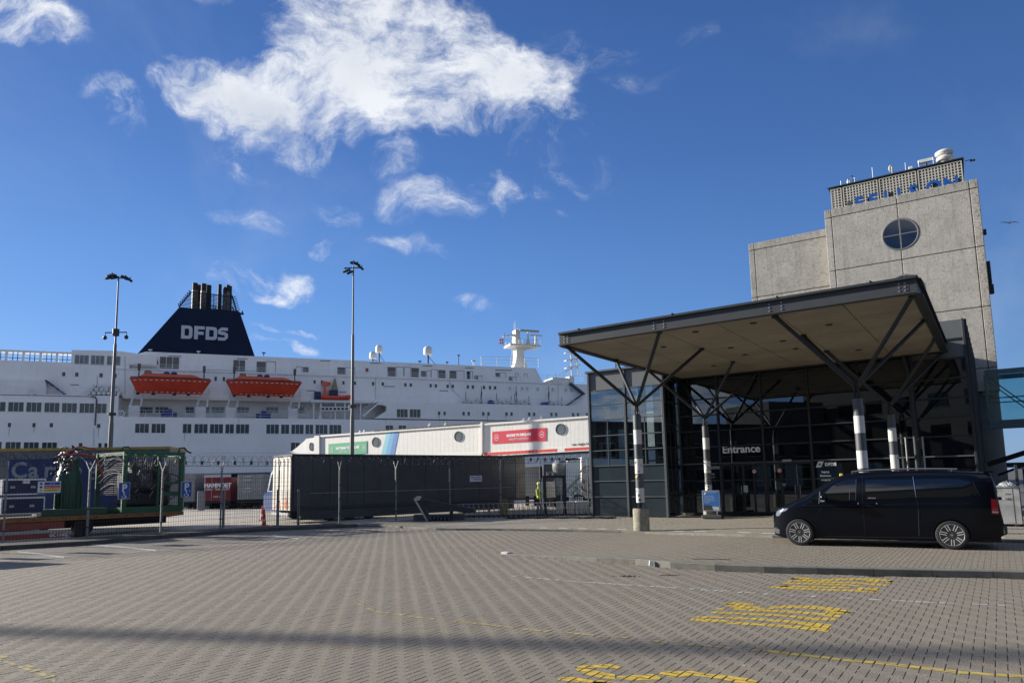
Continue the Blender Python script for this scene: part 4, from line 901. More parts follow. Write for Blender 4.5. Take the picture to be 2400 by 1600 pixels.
# long rub lines, pipe and seams
def strip(px0, py0, px1, py1, y, h=.07, m=None): a, b = P2(px0, py0, y), P2(px1, py1, y); part('trim_line', MB().bar((a[0], y-.03, a[1]), (b[0], y-.03, b[1]), .05, h), m or M_SLN, SH)
strip(0, 924.5, 216, 929, -.0); part('overflow_pipe', MB().path([(P2(214,929,0)[0],-.1,P2(214,929,0)[1]),(P2(224,930,0)[0],-.1,P2(224,930,0)[1]),(P2(227,937,0)[0],-.1,P2(227,937,0)[1]),(P2(223,996,0)[0],-.1,P2(223,996,0)[1])], .09, 8), M_SLN, SH)
for (a, b, c, d, y) in ((295,861,400,862.5,YS+.9),(480,866,600,869.5,YS+.9),(220,1004,220,1046,0),(880,880,880,936,YS),(1052,885,1058,912,YS),(1058,912,1080,932,YS),(293,835,293,925,YS),(228,880,228,928,YS),(1308,898,1308,950,YS)): strip(a, b, c, d, y, .05, mat('seam', (.35,.38,.42), .6))
for (a, b, c) in ((80,115,858.5),(330,352,842),(395,425,834.5),(555,580,840),(750,775,845),(868,892,850.5),(990,1012,857),(1090,1110,861.5),(1160,1200,867),(165,185,901),(720,740,915),(795,812,918),(900,925,905),(1030,1050,915)): strip(a, c, b, c+.6, YS+.9 if c < 872 else YS, .09)
# railings
def rail(pts, y, h=1.1, m=None, n=3, post=1.6, name='railing', r=.03):
    mb = MB(); w = [P2(px, py, y) for px, py in pts]
    for (x0, z0), (x1, z1) in zip(w[:-1], w[1:]):
        for k in range(1, n+1): mb.rod((x0, y, z0+h*k/n), (x1, y, z1+h*k/n), r, 4)
        L = abs(x1-x0); c = max(1, int(L/post))
        for k in range(c+1): t = k/c; mb.rod((x0+(x1-x0)*t, y, z0+(z1-z0)*t), (x0+(x1-x0)*t, y, z0+(z1-z0)*t+h), r*1.1, 4)
    part(name, mb, m or M_WHT, SH)
rail([(0,924.5),(277,930)], .3); rail([(886,941),(1384,952.5)], .3); rail([(277,979.5),(878,981)], .25); rail([(312,868),(1262,897)], YS-.1, 1.0)
rail([(1128,857),(1165,857.5),(1262,861)], YS+1.5, 1.6, n=3, post=2.2, r=.045); rail([(1262,897),(1385,903)], YS+.3, 1.5)
# doors and windows in the recess
for (x0, x1, n) in ((326.8,358,3),(364,393.8,3),(435,454.5,2),(464,491,3),(496,525.3,3),(555.7,583.3,3),(624,652,3),(690,712,2)): pane_window(x0, 953.5, x1, 967, n, 4.15, mat('recess_glass', (.04,.05,.055), .15) if x0 < 460 else mat('recess_glass_pale', (.22,.27,.30), .2))
for (x0, x1) in ((376.6,413.7),(600,635)):
    a, b, z0, z1 = SF.rect(x0, 962, x1, 978, 1.2); c = thing('deck_locker', 'dark blue deck locker on the ferry below the %s lifeboat' % ('left' if x0 < 500 else 'right'), 'locker', SF.wor((a, 1.6, z_sill-.05)), 21.5)
    part('box', MB().bbox(0, b-a, 0, .9, 0, .95, .08), mat('locker_blue', (.012,.035,.20), .5), c); part('cover', MB().lathe([(.55, 0), (.6, .8), (.35, 1.35), (.05, 1.45)], 14, ((b-a)*.5, .4, 0)), mat('locker_blue', (.012,.035,.20)), c, smooth=True)
for px in (316,472,543,689,): 
    a = P2(px-6, 978, .6); b = P2(px+5, 930, .6); part('davit_frame', MB().bbox(a[0]-.5, a[0]+.9, .4, 1.2, z_sill, z_sill+1.6, .05).bar((a[0]-.3, .7, z_sill+1.6), (a[0]+.3, .2, z_deck+1.3), .25, .25).bar((a[0]+1.0, .7, z_sill+1.6), (a[0]+1.25, .2, z_deck+1.3), .25, .25).bar((a[0]-.1, .5, z_sill+2.6), (a[0]+1.1, .5, z_sill+2.6), .12, .12).bar((a[0], .4, z_sill+3.4), (a[0]+1.15, .4, z_sill+3.4), .12, .12), M_WHT, SH)
for px in (735,752,786,808,845): a = P2(px, 960, .4); part('deck_pillar', MB().box(a[0]-.1, a[0]+.1, .3, .5, z_sill, z_deck-.1), M_WHT, SH)
a, b = P2(728, 940, .3), P2(848, 944, .3); part('rescue_platform', MB().box(a[0], b[0], .1, 4, a[1]-.15, a[1]+.25), M_WHT, SH)
part('platform_front', MB().prism(poly([(752,953),(822,953),(822,962),(752,962)], .2), .15, .3).prism(poly([(745,980.5),(752,980.5),(752,963)], .2), .15, .3), M_WHT, SH)
for k in range(7): a = P2(757+k*9.2, 957.5, .1); part('slot', MB().box(a[0]-.2, a[0]+.2, .12, .148, a[1]-.15, a[1]+.15), M_SOOT, SH)
a, b = P2(850, 975, .6), P2(886, 945, .6); mb = MB().bar((a[0], .6, a[1]), (b[0], .6, b[1]), .9, .25)
part('stair', mb, M_HUL2, SH); part('stair_rail', MB().rod((a[0], .2, a[1]+1), (b[0], .2, b[1]+1), .05, 5).rod((a[0], .2, a[1]+.55), (b[0], .2, b[1]+.55), .04, 5), M_WHT, SH)
a, b = P2(1335, 898, YS-.3), P2(1368, 924, YS-.3); part('stair', MB().bar((a[0], YS-.4, a[1]), (b[0], YS-.4, b[1]), .8, .3), M_SLN, SH)
a, b = P2(1328, 950, YS-.3), P2(1362, 926, YS-.3); part('stair', MB().bar((a[0], YS-.4, a[1]), (b[0], YS-.4, b[1]), .8, .2), M_SLN, SH)
a, b = P2(109, 892, YS-.3), P2(154, 925, YS-.3); part('stair', MB().bar((a[0], YS-.6, a[1]), (b[0], YS-.6, b[1]), .8, .22), mat('stair_blue', (.02,.03,.09), .5), SH)
a = P2(0, 890, .6); b = P2(108, 890, .6); part('deck_house', MB().bbox(a[0]-20, b[0], .8, 3, z_deck-.05, P2(60, 890, .8)[1], .03), M_HUL2, SH)
for k, (px, lb) in enumerate(((76, 'round white lifebuoy rack on the upper left deck rail'), (284, 'round white lifebuoy rack at the left end of the lifeboat recess'))):
    a = P2(px, 919 if k == 0 else 969.5, .1); t = thing('lifebuoy', lb, 'lifebuoy', SF.wor((a[0], -.12 if k == 0 else .1, a[1])), 21.5)
    mb = MB(); N = 20; vs = []
    for i in range(N):
        for j in range(6): r = .38+.09*math.cos(j*PI/3); vs.append((r*math.cos(2*PI*i/N), .09*math.sin(j*PI/3), r*math.sin(2*PI*i/N)))
    part('ring', mb.add(vs, [(6*i+j, 6*i+(j+1)%6, 6*((i+1)%N)+(j+1)%6, 6*((i+1)%N)+j) for i in range(N) for j in range(6)]), M_WHT, t, smooth=True)
    part('rack', MB().bar((0,.05,.1), (0,.05,.45), .06, .06).bar((0,.05,.1), (.3,.05,-.35), .06, .06).bar((0,.05,.1), (-.3,.05,-.35), .06, .06), M_WHT, t)
for (px, w_, c) in ((227, 0, 0), (262, 0, 0)):                  # life raft canister stacks
    t = thing('raft_rack', 'stack of white life raft canisters on the deck %s the near lamp mast' % ('left of' if px < 240 else 'right of'), 'raft rack', SF.wor((P2(px, 920, .8)[0], .9, z_deck-.05)), 21.5)
    for r in range(3):
        for k in range(4-r): part('canister', MB().lathe([(.05,-.5),(.25,-.45),(.27,0),(.25,.45),(.05,.5)], 12, (-.95+k*.62+r*.31, 0, .45+r*.5), 'y'), M_WHT, t, smooth=True)
    part('cradle', MB().box(-1.3,1.3,-.3,.3,0,.12).box(-1.3,1.3,-.35,-.25,.5,.56), M_SLN, t)
for (x0, y0, x1, y1) in ((1144,937,1158,948),(1269,945,1288,950.5)):
    a, b, z0, z1 = SF.rect(x0, y0, x1, y1, .8); t = thing('deck_locker', ('rounded dark blue locker on the foredeck rail' if x0 < 1200 else 'low dark blue covered winch on the foredeck'), 'locker', SF.wor(((a+b)/2, 1.0, z_deck-.05)), 21.5)
    part('cover', MB().lathe([((b-a)/2, 0), ((b-a)/2, .6), ((b-a)*.3, z1-z_deck), (.05, z1-z_deck+.1)], 16), mat('locker_blue', (.012,.035,.20)), t, smooth=True)
for i, px in enumerate((979, 1092, 1250, 1203)):
    t = thing('deck_gear', ('white deck machinery left of the rounded blue locker', 'white reel and pipes right of the rounded blue locker', 'white winch group near the low blue cover', 'white life raft canisters on the foredeck')[i], 'deck gear', SF.wor((P2((1108, 1180, 1300, 1222)[i], 945, .9)[0], .9, z_deck-.05)), 21.5)
    for k in range(5): part('drum', MB().lathe([(.05,-.25),(.28,-.22),(.28,.22),(.05,.25)], 10, (k*.75-1.5, 0, .5+.35*(k % 2)), 'y'), M_WHT, t); 
    part('base', MB().box(-1.9,1.9,-.3,.3,0,.15).rod((-1.2,0,0),(-1.2,0,2.0),.05,6).rod((1.4,0,0),(1.4,0,1.6),.05,6), M_SLN, t)
for px, lb in ((1129.5, 'left'), (1211, 'middle'), (1287.5, 'right')):
    a = P2(px-.5, 948, .5); b = P2(px-.5, 905, .5); part('flag_post', MB().rod((a[0], .5, z_deck), (a[0], .5, b[1]), .06, 6).ball((a[0], .5, (a[1]*.4+b[1]*.6)), .13, .13, .45, 8), M_SLN, SH)

# plate seams and a few rust runs on the hull
M_SEAM = mat('plate_seam', (.52,.53,.54), .5)
for k in range(14): x_ = xl+70+k*9.2; part('plate_seam', MB().box(x_-.02, x_+.02, -.012, -.002, zb, z_sill-.3), M_SEAM, SH)
for z_ in (3.2, 6.6): part('plate_seam', MB().box(xl, xr, -.013, -.003, z_-.02, z_+.02), M_SEAM, SH)
M_RUST = mat('rust_run', (.42,.34,.26), .7, var=.25, vs=2)
for px_, py_, l_ in ((22,1001,1.2),(80,1001,.8),(231,1003,1.4),(189,1049,.9),(433,1015,1.1),(700,1059,1.2),(905,979,.9),(1029,974,1.0),(1142,974,1.3),(1185,975,.8),(560,981,.8)):
    q_ = P2(px_, py_, 0); part('rust_run', MB().prism([(q_[0]-.05, q_[1]), (q_[0]+.06, q_[1]), (q_[0]+.02, q_[1]-l_), (q_[0]-.01, q_[1]-l_)], -.014, -.004), M_RUST, SH)
# funnel
fy = 3.0; fb = P2(327, 824, fy); F_ = [P2(322, 829, fy), P2(597, 834, fy), P2(562, 731, fy), P2(557, 728, fy), P2(419.5, 720.5, fy)]
part('funnel', MB().add([(x, fy, z) for x, z in F_]+[(x, fy+9, z) for x, z in F_], [(0,1,2,3,4),(9,8,7,6,5)]+[(i, 5+i, 5+(i+1)%5, (i+1)%5) for i in range(5)]), M_NAVY, SH)
a, b = P2(424, 796, fy-.05), P2(534, 797, fy-.05); h = P2(424, 762, fy-.05)[1]-P2(424, 793, fy-.05)[1]
lw = (b[0]-a[0]); M_FL = mat('funnel_letter_grey', (.50,.53,.60), .5)
# blocky DFDS letters with rounded corners
def letter(ch, x, z, w, h):
    t = h*.235; mb = MB(); y0, y1 = fy-.10, fy-.02; r = h*.22
    if ch == 'D':
        out = [(x,z),(x+w-r,z),(x+w-r*.3,z+r*.3),(x+w,z+r),(x+w,z+h-r),(x+w-r*.3,z+h-r*.3),(x+w-r,z+h),(x,z+h)]; inn = [(x+t,z+t),(x+w-t-r*.3,z+t),(x+w-t-r*.1,z+t+r*.1),(x+w-t,z+t+r*.3),(x+w-t,z+h-t-r*.3),(x+w-t-r*.1,z+h-t-r*.1),(x+w-t-r*.3,z+h-t),(x+t,z+h-t)]
        n = 8; vs = [(p[0],y0,p[1]) for p in out+inn]+[(p[0],y1,p[1]) for p in out+inn]
        fs = [(i,(i+1)%n,n+(i+1)%n,n+i) for i in range(n)]+[(i,2*n+i,2*n+(i+1)%n,(i+1)%n) for i in range(n)]+[(n+i,n+(i+1)%n,3*n+(i+1)%n,3*n+i) for i in range(n)]; mb.add(vs, fs)
    if ch == 'F': mb.prism([(x,z),(x+t*1.1,z),(x+t*1.1,z+h),(x,z+h)], y0, y1).prism([(x+t*1.1,z+h-t),(x+w,z+h-t),(x+w,z+h),(x+t*1.1,z+h)], y0, y1).prism([(x+t*1.1,z+h*.36),(x+w*.92,z+h*.36),(x+w*.92,z+h*.36+t),(x+t*1.1,z+h*.36+t)], y0, y1)
    if ch == 'S':
        m_ = z+h/2; path_ = [(x,z,x+w-r,z,x+w-r,z+t,x,z+t),(x+w-r,z,x+w,z+r,x+w-t,z+t+r*.4,x+w-r,z+t),(x+w,z+r,x+w,m_+t*.1,x+w-t,m_-t*.35,x+w-t,z+t+r*.4),(x+w,m_+t*.1,x+w-r,m_+t*.7,x+w-r-t*.5,m_-t*.3,x+w-t,m_-t*.35),
             (x+w-r,m_+t*.7,x+r+t*.4,m_+t*.7,x+r,m_-t*.3,x+w-r-t*.5,m_-t*.3),(x+r+t*.4,m_+t*.7,x+t,m_+t*.8,x,m_,x+r,m_-t*.3),(x+t,m_+t*.8,x+t,z+h-t-r*.4,x,z+h-r,x,m_),(x+t,z+h-t-r*.4,x+r,z+h-t,x+r,z+h,x,z+h-r),(x+r,z+h-t,x+w*.97,z+h-t,x+w*.97,z+h,x+r,z+h)]
        for q in path_: mb.prism([(q[0],q[1]),(q[2],q[3]),(q[4],q[5]),(q[6],q[7])], y0, y1)
    part('funnel_letter', mb, M_FL, SH)
x = a[0]; z = P2(424, 793, fy-.05)[1]; k = lw/(534-424)
for ch, dx, w in (('D', 0, 26), ('F', 30, 24), ('D', 57, 27), ('S', 86, 24)): letter(ch, x+dx*k, z+(-.0), w*k, h)
zt3 = P2(490, 722, fy)[1]
for (px, top, r, dk) in ((457.5,664,.42,0),(467,668.5,.40,1),(478,665.5,.42,0),(489.5,669,.42,1),(515.5,667,.30,1),(527.5,673.5,.30,0),(534.5,668.5,.30,0),(540,671,.27,1)):
    yy_ = fy+3.0+(1.6 if dk else 0); a = P2(px, top, yy_); part('exhaust_pipe', MB().lathe([(r, zt3-.6), (r, a[1]-1.2), (r*.9, a[1]-1.15), (r*.9, a[1])], 16, (a[0], yy_, 0)), M_PIPE if not dk else M_SOOT, SH, smooth=True); part('pipe_tip', MB().lathe([(r*.92, a[1]-1.1), (r*.92, a[1]+.02)], 16, (a[0], yy_, 0)), M_SOOT, SH)
mb = MB(); g0, g1 = P2(420, 722, fy+1), P2(555, 728, fy+1); t0, t1 = P2(449, 686, fy+1), P2(544, 694, fy+1)
for yq in (fy+.6, fy+8):
    for k in range(13):
        t = k/12; zz_ = zt3+(t0[1]-zt3)*t; xa_ = g0[0]+(t0[0]-g0[0])*t; xb_ = g1[0]+(t1[0]-g1[0])*t; mb.rod((xa_, yq, zz_), (xb_, yq, zz_-.25*(1)), .05 if k < 12 else .09, 4)
    mb.rod((g0[0], yq, zt3), (t0[0], yq, t0[1]), .1, 5).rod((g1[0], yq, zt3-.2), (t1[0], yq, t1[1]), .12, 5)
    for xk in (.42, .55, .72): xx = t0[0]+(t1[0]-t0[0])*xk; mb.rod((xx, yq, zt3), (xx, yq, t0[1]), .06, 4)
for k in range(7):
    t = k/7; mb.rod((g0[0]+(t0[0]-g0[0])*t, fy+.6, zt3+(t0[1]-zt3)*t), (g0[0]+(t0[0]-g0[0])*t-.1, fy+.6, zt3+(t0[1]-zt3)*t+.55), .07, 4).rod((g0[0]+(t0[0]-g0[0])*t-.1, fy+.6, zt3+(t0[1]-zt3)*t+.55), (g0[0]+(t0[0]-g0[0])*(t+.14), fy+.6, zt3+(t0[1]-zt3)*(t+.14)), .07, 4)
    mb.rod((g1[0]+(t1[0]-g1[0])*t, fy+.6, zt3+(t1[1]-zt3)*t), (g1[0]+(t1[0]-g1[0])*t+.45, fy+.6, zt3+(t1[1]-zt3)*t+.25), .07, 4)
part('funnel_cage', mb, M_NAVY, SH); part('funnel_platform', MB().bar((g1[0]-.3, fy+1, zt3-.35), (g1[0]+1.0, fy+1, zt3-.3), .8, .15).rod((g1[0]+.8, fy+1, zt3-.3), (g1[0]+.8, fy+1, zt3+.15), .1, 6), M_SOOT, SH)
# satellite domes
def dome(px, top, bot, w, yq, base, lb):
    a = P2(px, bot, yq); t = P2(px, top, yq)[1]; r = (P2(px+w/2, top, yq)[0]-P2(px-w/2, top, yq)[0])/2; zb_ = P2(px, base, yq)[1]
    d = thing('satellite_dome', lb, 'satellite dome', SF.wor((a[0], yq, zb_)), 21.5, 'satellite domes on the ferry roof'); h1, h2 = a[1]-zb_, t-zb_
    part('radome', MB().lathe([(r*.8, h1), (r*.98, h1+.12), (r, (h1+h2)/2), (r*.93, h1+(h2-h1)*.75), (r*.62, h1+(h2-h1)*.95), (r*.1, h2)], 24), mat('radome_white', (.66,.66,.62), .45), d, smooth=True); part('pedestal', MB().rod((0,0,0), (0,0,h1+.05), r*.22, 10).rod((0,0,h1*.9), (r*1.6,0,0), .05, 6), M_SLN, d)
dome(873.5, 823.5, 841, 16, YS+4, 847, 'lowest and leftmost white satellite dome on the ferry roof'); dome(888.5, 808, 827, 16.5, YS+6, 848, 'white satellite dome on a tall stalk beside the lowest one'); dome(1003, 811, 832, 20.5, YS+4, 852, 'large white satellite dome standing alone right of the pair')
for i, (px, y0, y1) in enumerate(((984,846,850),(1047.5,848,856),(1075,832,856),(1109,845,857),(1112,845,857),(618,826,832),(352,819,824),(465,823,828))):
    a, b = P2(px, y1+2, YS+1.2), P2(px, y0, YS+1.2); part('roof_fitting', MB().rod((a[0], YS+1.2, a[1]), (a[0], YS+1.2, b[1]), .07, 6).box(a[0]-.25, a[0]+.25, YS+1.1, YS+1.3, b[1]-.12, b[1]+.05), M_SLN if i not in (3,4,6,7) else M_WHT, SH)
# radar mast
my = YS+5; M_MAST = mat('mast_white', (.66,.65,.58), .5, var=.06, vs=1)
pts = poly([(1204,861),(1236,861),(1229,835),(1228,823),(1230,821),(1221,806),(1218,772),(1208,772),(1209,806),(1211,830),(1209,848)], my); part('mast_body', MB().prism(pts, my, my+1.6), M_MAST, SH)
pts = poly([(1222,808),(1262,808),(1262,811),(1232,820),(1229,824)], my+.2); part('mast_bracket', MB().prism(pts, my+.2, my+1.4), M_MAST, SH)
a, b = P2(1192, 809, my), P2(1262, 806, my); part('mast_platform', MB().box(a[0], b[0], my-1, my+2.4, a[1]-.15, a[1]+.2), M_MAST, SH)
mb = MB()
for yq in (my-.9, my+2.3):
    for hh in (.5, 1.0): mb.rod((a[0]+.3, yq, a[1]+hh), (b[0], yq, a[1]+hh), .045, 5)
    for k in range(9): xk = a[0]+.3+(b[0]-a[0]-.3)*k/8; mb.rod((xk, yq, a[1]), (xk, yq, a[1]+1.0), .05, 5)
for (x_, yt, yb) in ((1238,778,806),(1256,784,806)): q = P2(x_, yb, my); w_ = P2(x_, yt, my); mb.rod((q[0], my, q[1]), (q[0], my, w_[1]), .28, 10, .14)
part('mast_rail', mb, M_MAST, SH)
for (x0, x1, yq_, hh) in ((1218, 1263, 774, .38),(1243, 1270, 785, .16)): p, q = P2(x0, yq_, my-.4), P2(x1, yq_, my-.4); part('radar_scanner', MB().bbox(p[0], q[0], my-.6, my-.3, p[1]-hh/2, p[1]+hh/2, .04), mat('scanner_grey', (.42,.40,.34), .5), SH)
p, q = P2(1181, 787, my), P2(1209, 784, my); part('yard_arm', MB().rod((p[0], my+.5, p[1]), (q[0], my+.5, q[1]), .12, 8, .3), M_MAST, SH)
mb = MB()
for (x_, y0_, y1_) in ((1205.5,757,772),(1208,752,772),(1213,768,775),(1202,776,787),(1201,815,858),(1203.5,815,858)): p, q = P2(x_, y1_, my+.8), P2(x_, y0_, my+.8); mb.rod((p[0], my+.8, p[1]), (p[0], my+.8, q[1]), .045, 5)
for k in range(14): p, q = P2(1201, 817+k*3, my+.8), P2(1203.5, 817+k*3, my+.8); mb.rod((p[0], my+.8, p[1]), (q[0], my+.8, p[1]), .04, 4)
part('mast_ladder', mb, M_MAST, SH)
fl = thing('danish_flag', 'small red and white cross flag at the left of the radar mast', 'flag', SF.wor((P2(1175, 800, my)[0], my, P2(1175, 800, my)[1])), 21.5)
hx = (P2(1179, 800, my)[0]-P2(1170, 800, my)[0]); hz = .95
part('cloth', MB().box(-hx/2, hx/2, -.02, .02, -hz/2, hz/2), mat('flag_red', (.55,.04,.06), .7), fl); part('cross', MB().box(-hx/2, hx/2, -.026, .026, -.09, .09).box(-.1, .1, -.027, .027, -hz/2, hz/2), M_WHT, fl); part('halyard', MB().rod((hx/2+.05, 0, -1.2), (hx/2+.25, 0, 1.6), .03, 5), M_SLN, fl)
# fore mast and bow house
fy2 = YS+3; mb = MB(); c0, c1 = P2(1340, 880, fy2), P2(1340, 826, fy2)
for k in (0, 1.3): mb.rod((c0[0]+k*1.0, fy2, c0[1]), (c0[0]+k*.8, fy2, c1[1]), .10, 6)
for k in range(12): z = c0[1]+(c1[1]-c0[1])*k/12; mb.rod((c0[0], fy2, z), (c0[0]+1.25, fy2, z+.1), .05, 5)
for k in (.3, .62, .95): z = c0[1]+(c1[1]-c0[1])*k; mb.prism([(c0[0]-1.2, z), (c0[0]+1.6, z+.6), (c0[0]+1.6, z+.75), (c0[0]-1.2, z+.12)], fy2-.4, fy2+.6)
mb.rod((c0[0]-2.7, fy2, c0[1]), (c0[0], fy2, c0[1]+(c1[1]-c0[1])*.35), .05, 5).rod((c0[0]-1.9, fy2, c0[1]), (c0[0], fy2, c0[1]+(c1[1]-c0[1])*.35), .05, 5)
part('fore_mast', mb, M_MAST, SH)
x0_, z0_ = P2(1296, 897, YS+2); x1_, z1_ = P2(1346, 881, YS+2); part('fore_house', MB().bbox(x0_, x0_+3.2, YS+2, YS+6, z0_-.3, P2(1300, 884, YS+2)[1], .05).bbox(x0_+3.3, x1_, YS+2, YS+6, z0_-.3, z1_, .05), M_MAST, SH)
for px in (1303, 1365, 1371, 1377): a = P2(px, 898, YS+4); b = P2(px, 872 if px < 1310 else 875, YS+4); part('whip_aerial', MB().rod((a[0], YS+4, a[1]), (a[0], YS+4, b[1]), .03, 4), M_SLN, SH)

# lifeboats hanging in their davits
def lifeboat(px0, px1, ysheer, ybot, label):
    yq = -1.0; a, b = P2(px0, ysheer, yq), P2(px1, ysheer+4, yq); L = b[0]-a[0]; H_ = a[1]-P2(px0, ybot, yq)[1]
    t = thing('lifeboat', label, 'lifeboat', SF.wor((a[0], yq, a[1]-H_)), 21.5, 'lifeboats hanging on the ferry side')
    N = 22; vs = []; Mr = 9
    for i in range(N+1):
        s_ = i/N; x = s_*L; bw = 1.35*(math.sin(PI*min(1, max(.0, s_*1.0+.0)))**.42 if 0 < s_ < 1 else .08); sheer = H_+.10*(2*s_-1)**2*3.5*.3
        k0 = .0
        for j in range(Mr+1):
            w_ = j/Mr; z = sheer*(1-(1-w_)**1.25) if 0 else sheer*w_; flare = (w_**.45); xin = (1-w_)*(.10*L*(1-s_)**2*1.0-.11*L*s_**2*1.1)
            vs.append((x+xin, -bw*flare*(.55+.45*w_**.5) if j else 0, z))
        for j in range(Mr, -1, -1):
            p = vs[i*(2*Mr+2)+j]; vs.append((p[0], -p[1], p[2]))
    K = 2*Mr+2; fs = [(i*K+j, (i+1)*K+j, (i+1)*K+(j+1)%K, i*K+(j+1)%K) for i in range(N) for j in range(K)]
    part('hull', MB().add(vs, fs), M_ORA, t, smooth=True)
    # canopy
    ca, cb = .09*L, .90*L; vs = []; N2 = 16; J = 8
    for i in range(N2+1):
        s_ = i/N2; x = ca+(cb-ca)*s_; e = min(1, (s_/.12)**.6 if s_ < .12 else 1, ((1-s_)/.16)**.6 if s_ > .84 else 1); hh = (.85 if s_ < .5 else .78)*max(.05, e)
        for j in range(J+1): an = PI*j/J; vs.append((x, -1.15*max(.25, e)*math.cos(an), H_-.05+hh*math.sin(an)**.6))
    part('canopy', MB().add(vs, [(i*(J+1)+j, (i+1)*(J+1)+j, (i+1)*(J+1)+j+1, i*(J+1)+j+1) for i in range(N2) for j in range(J)]), M_ORA2, t, smooth=True)
    part('gunwale', MB().path([(x_, -1.38*math.sin(PI*min(.999, max(.001, x_/L)))**.42-.02, H_+.08+.42*(x_/L-.5)**2) for x_ in np.linspace(.02*L, .98*L, 24)], .07, 6), mat('fender_black', (.02,.02,.025), .6), t)
    for k in range(14):
        x_ = L*(.06+.065*k); yb_ = -1.36*math.sin(PI*x_/L)**.42; part('grab_line', MB().bar((x_, yb_-.06, H_-.28), (x_+.34, yb_-.06, H_-.30), .03, .07), M_WHT, t)
        if 1 < k < 13: part('keel_mark', MB().bar((x_, -.80, .12), (x_+.3, -.80, .12), .03, .06), M_WHT, t)
    part('cabin', MB().prism([(.17*L, H_+.6), (.27*L, H_+.6), (.255*L, H_+1.12), (.185*L, H_+1.12)], -.5, .5), mat('cabin_grey', (.20,.13,.12), .4), t)
    for k in (.44, .53): part('seat_cover', MB().ball((k*L, 0, H_+.85), .42, .5, .28, 12), mat('locker_blue', (.012,.035,.20)), t, smooth=True)
    for k in (.11, .90): part('fall_hook', MB().rod((k*L, 0, H_+.3), (k*L, 0, H_+1.6), .09, 8).bbox(k*L-.18, k*L+.18, -.2, .2, H_+1.2, H_+2.1, .04), mat('davit_brown', (.10,.085,.07), .6), t)
    for k in (.12, .30, .55, .72): part('hatch', MB().bbox(k*L-.22, k*L+.22, -1.0, -.9, -.32, -.02), M_SOOT, t)
lifeboat(303, 496.5, 886.5, 920.5, 'left orange enclosed lifeboat hanging below the funnel'); lifeboat(528, 708, 892.5, 926, 'right orange enclosed lifeboat beside the rescue boat')
# fast rescue boat
a, b = P2(752, 926, .2), P2(822, 932, .2); L = b[0]-a[0]; t = thing('rescue_boat', 'small orange rescue boat with a dark crane on its platform', 'boat', SF.wor((a[0], .9, P2(760, 938, .2)[1])), 21.5)
part('tube', MB().path([(0,-.7,.45),(L*.3,-.75,.42),(L*.7,-.72,.45),(L*.93,-.35,.62),(L,0,.7),(L*.93,.35,.62),(L*.7,.72,.45),(0,.7,.45)], .34, 10), M_ORA, t, smooth=True); part('hull', MB().prism([(.1,.1),(L*.8,.15),(L*.97,.6),(0,.5)], -.6, .6), M_ORA, t)
part('arch', MB().prism([(.45,.7),(.95,.7),(.75,2.3),(1.5,2.5),(1.5,2.9),(.3,3.0),(.2,2.5),(.55,2.2)], -.35, .35), M_ORA2, t); part('motor', MB().bbox(-.9,.05,-.3,.3,-.3,1.4,.1), mat('motor_blue', (.01,.02,.08), .5), t, smooth=False)
part('console', MB().bbox(L*.3, L*.58, -.5, .5, .75, 1.7, .1), mat('motor_blue', (.01,.02,.08)), t); part('cover', MB().prism([(L*.36,1.6),(L*.6,1.6),(L*.5,3.6),(L*.47,3.6)], .1, .5), mat('canvas_beige', (.28,.24,.17), .8), t)
for px in (752, 786, 768, 779): pass

# ================================================================== gangway to the ship
GW = Fr((0,0,0), -35); GV = 47.0
GO = thing('boarding_gangway', 'long white covered gangway with customs banners behind the dark trailer', 'gangway', (0,0,0), -35)
M_GW = mat('gangway_white', (.74, .72, .66), .55, var=.04, vs=2, streak=.16, dirt=.10)
def G2(px, py, v=GV): q = GW.py(px, py, v); return (q[0], q[2])
def gprism(name, pts, v0, v1, m, **k): return part(name, MB().prism([G2(*p) for p in pts], v0, v1), m, GO, **k)
tp = lambda x: 974.5+(1380-x)*.0723          # top edge of the wall in pixels
bt = lambda x: 1045.9+(1380-x)*.0565
segs = [(752, 1129), (1134, 1570)]
for a, b in segs:
    n = int((b-a)/9.6)
    for k in range(n):
        x0, x1 = a+(b-a)*k/n, a+(b-a)*(k+1)/n
        q0, q1, q2, q3 = G2(x0, tp(x0)+3), G2(x1, tp(x1)+3), G2(x1, bt(x1)), G2(x0, bt(x0)); g = .006
        mb = MB().prism([(q3[0]+g, q3[1]), (q2[0]-g, q2[1]), (q1[0]-g, q1[1]), (q0[0]+g, q0[1])], GV, GV+.05); part('wall_plank', mb, M_GW, GO)
    part('wall_backing', MB().prism([G2(a, bt(a)), G2(b, bt(b)), G2(b, tp(b)+3), G2(a, tp(a)+3)], GV+.051, GV+2.6), M_GW, GO)
    part('roof_edge', MB().prism([G2(a, tp(a)+4), G2(b, tp(b)+4), G2(b, tp(b)), G2(a, tp(a))], GV-.14, GV+2.7), M_GW, GO)
    part('bottom_rail', MB().prism([G2(a, bt(a)+10), G2(b, bt(b)+10), G2(b, bt(b)), G2(a, bt(a))], GV-.06, GV+2.6), M_GW, GO)
    part('under_beam', MB().prism([G2(a, bt(a)+13), G2(b, bt(b)+13), G2(b, bt(b)+10), G2(a, bt(a)+10)], GV+.02, GV+2.5), M_FRM, GO)
gprism('joint_post', [(1129.5, 1062), (1133.5, 1062), (1133.5, 989), (1129.5, 989)], GV-.2, GV+2.7, M_GW); gprism('joint_gap', [(1133.5, 1062), (1134, 1062), (1134, 990), (1133.5, 990)], GV+.1, GV+2.6, M_FRM)
gprism('joint_post', [(740, 1070), (751.5, 1070), (751.5, 1021), (740, 1021)], GV-.2, GV+2.7, M_GW)
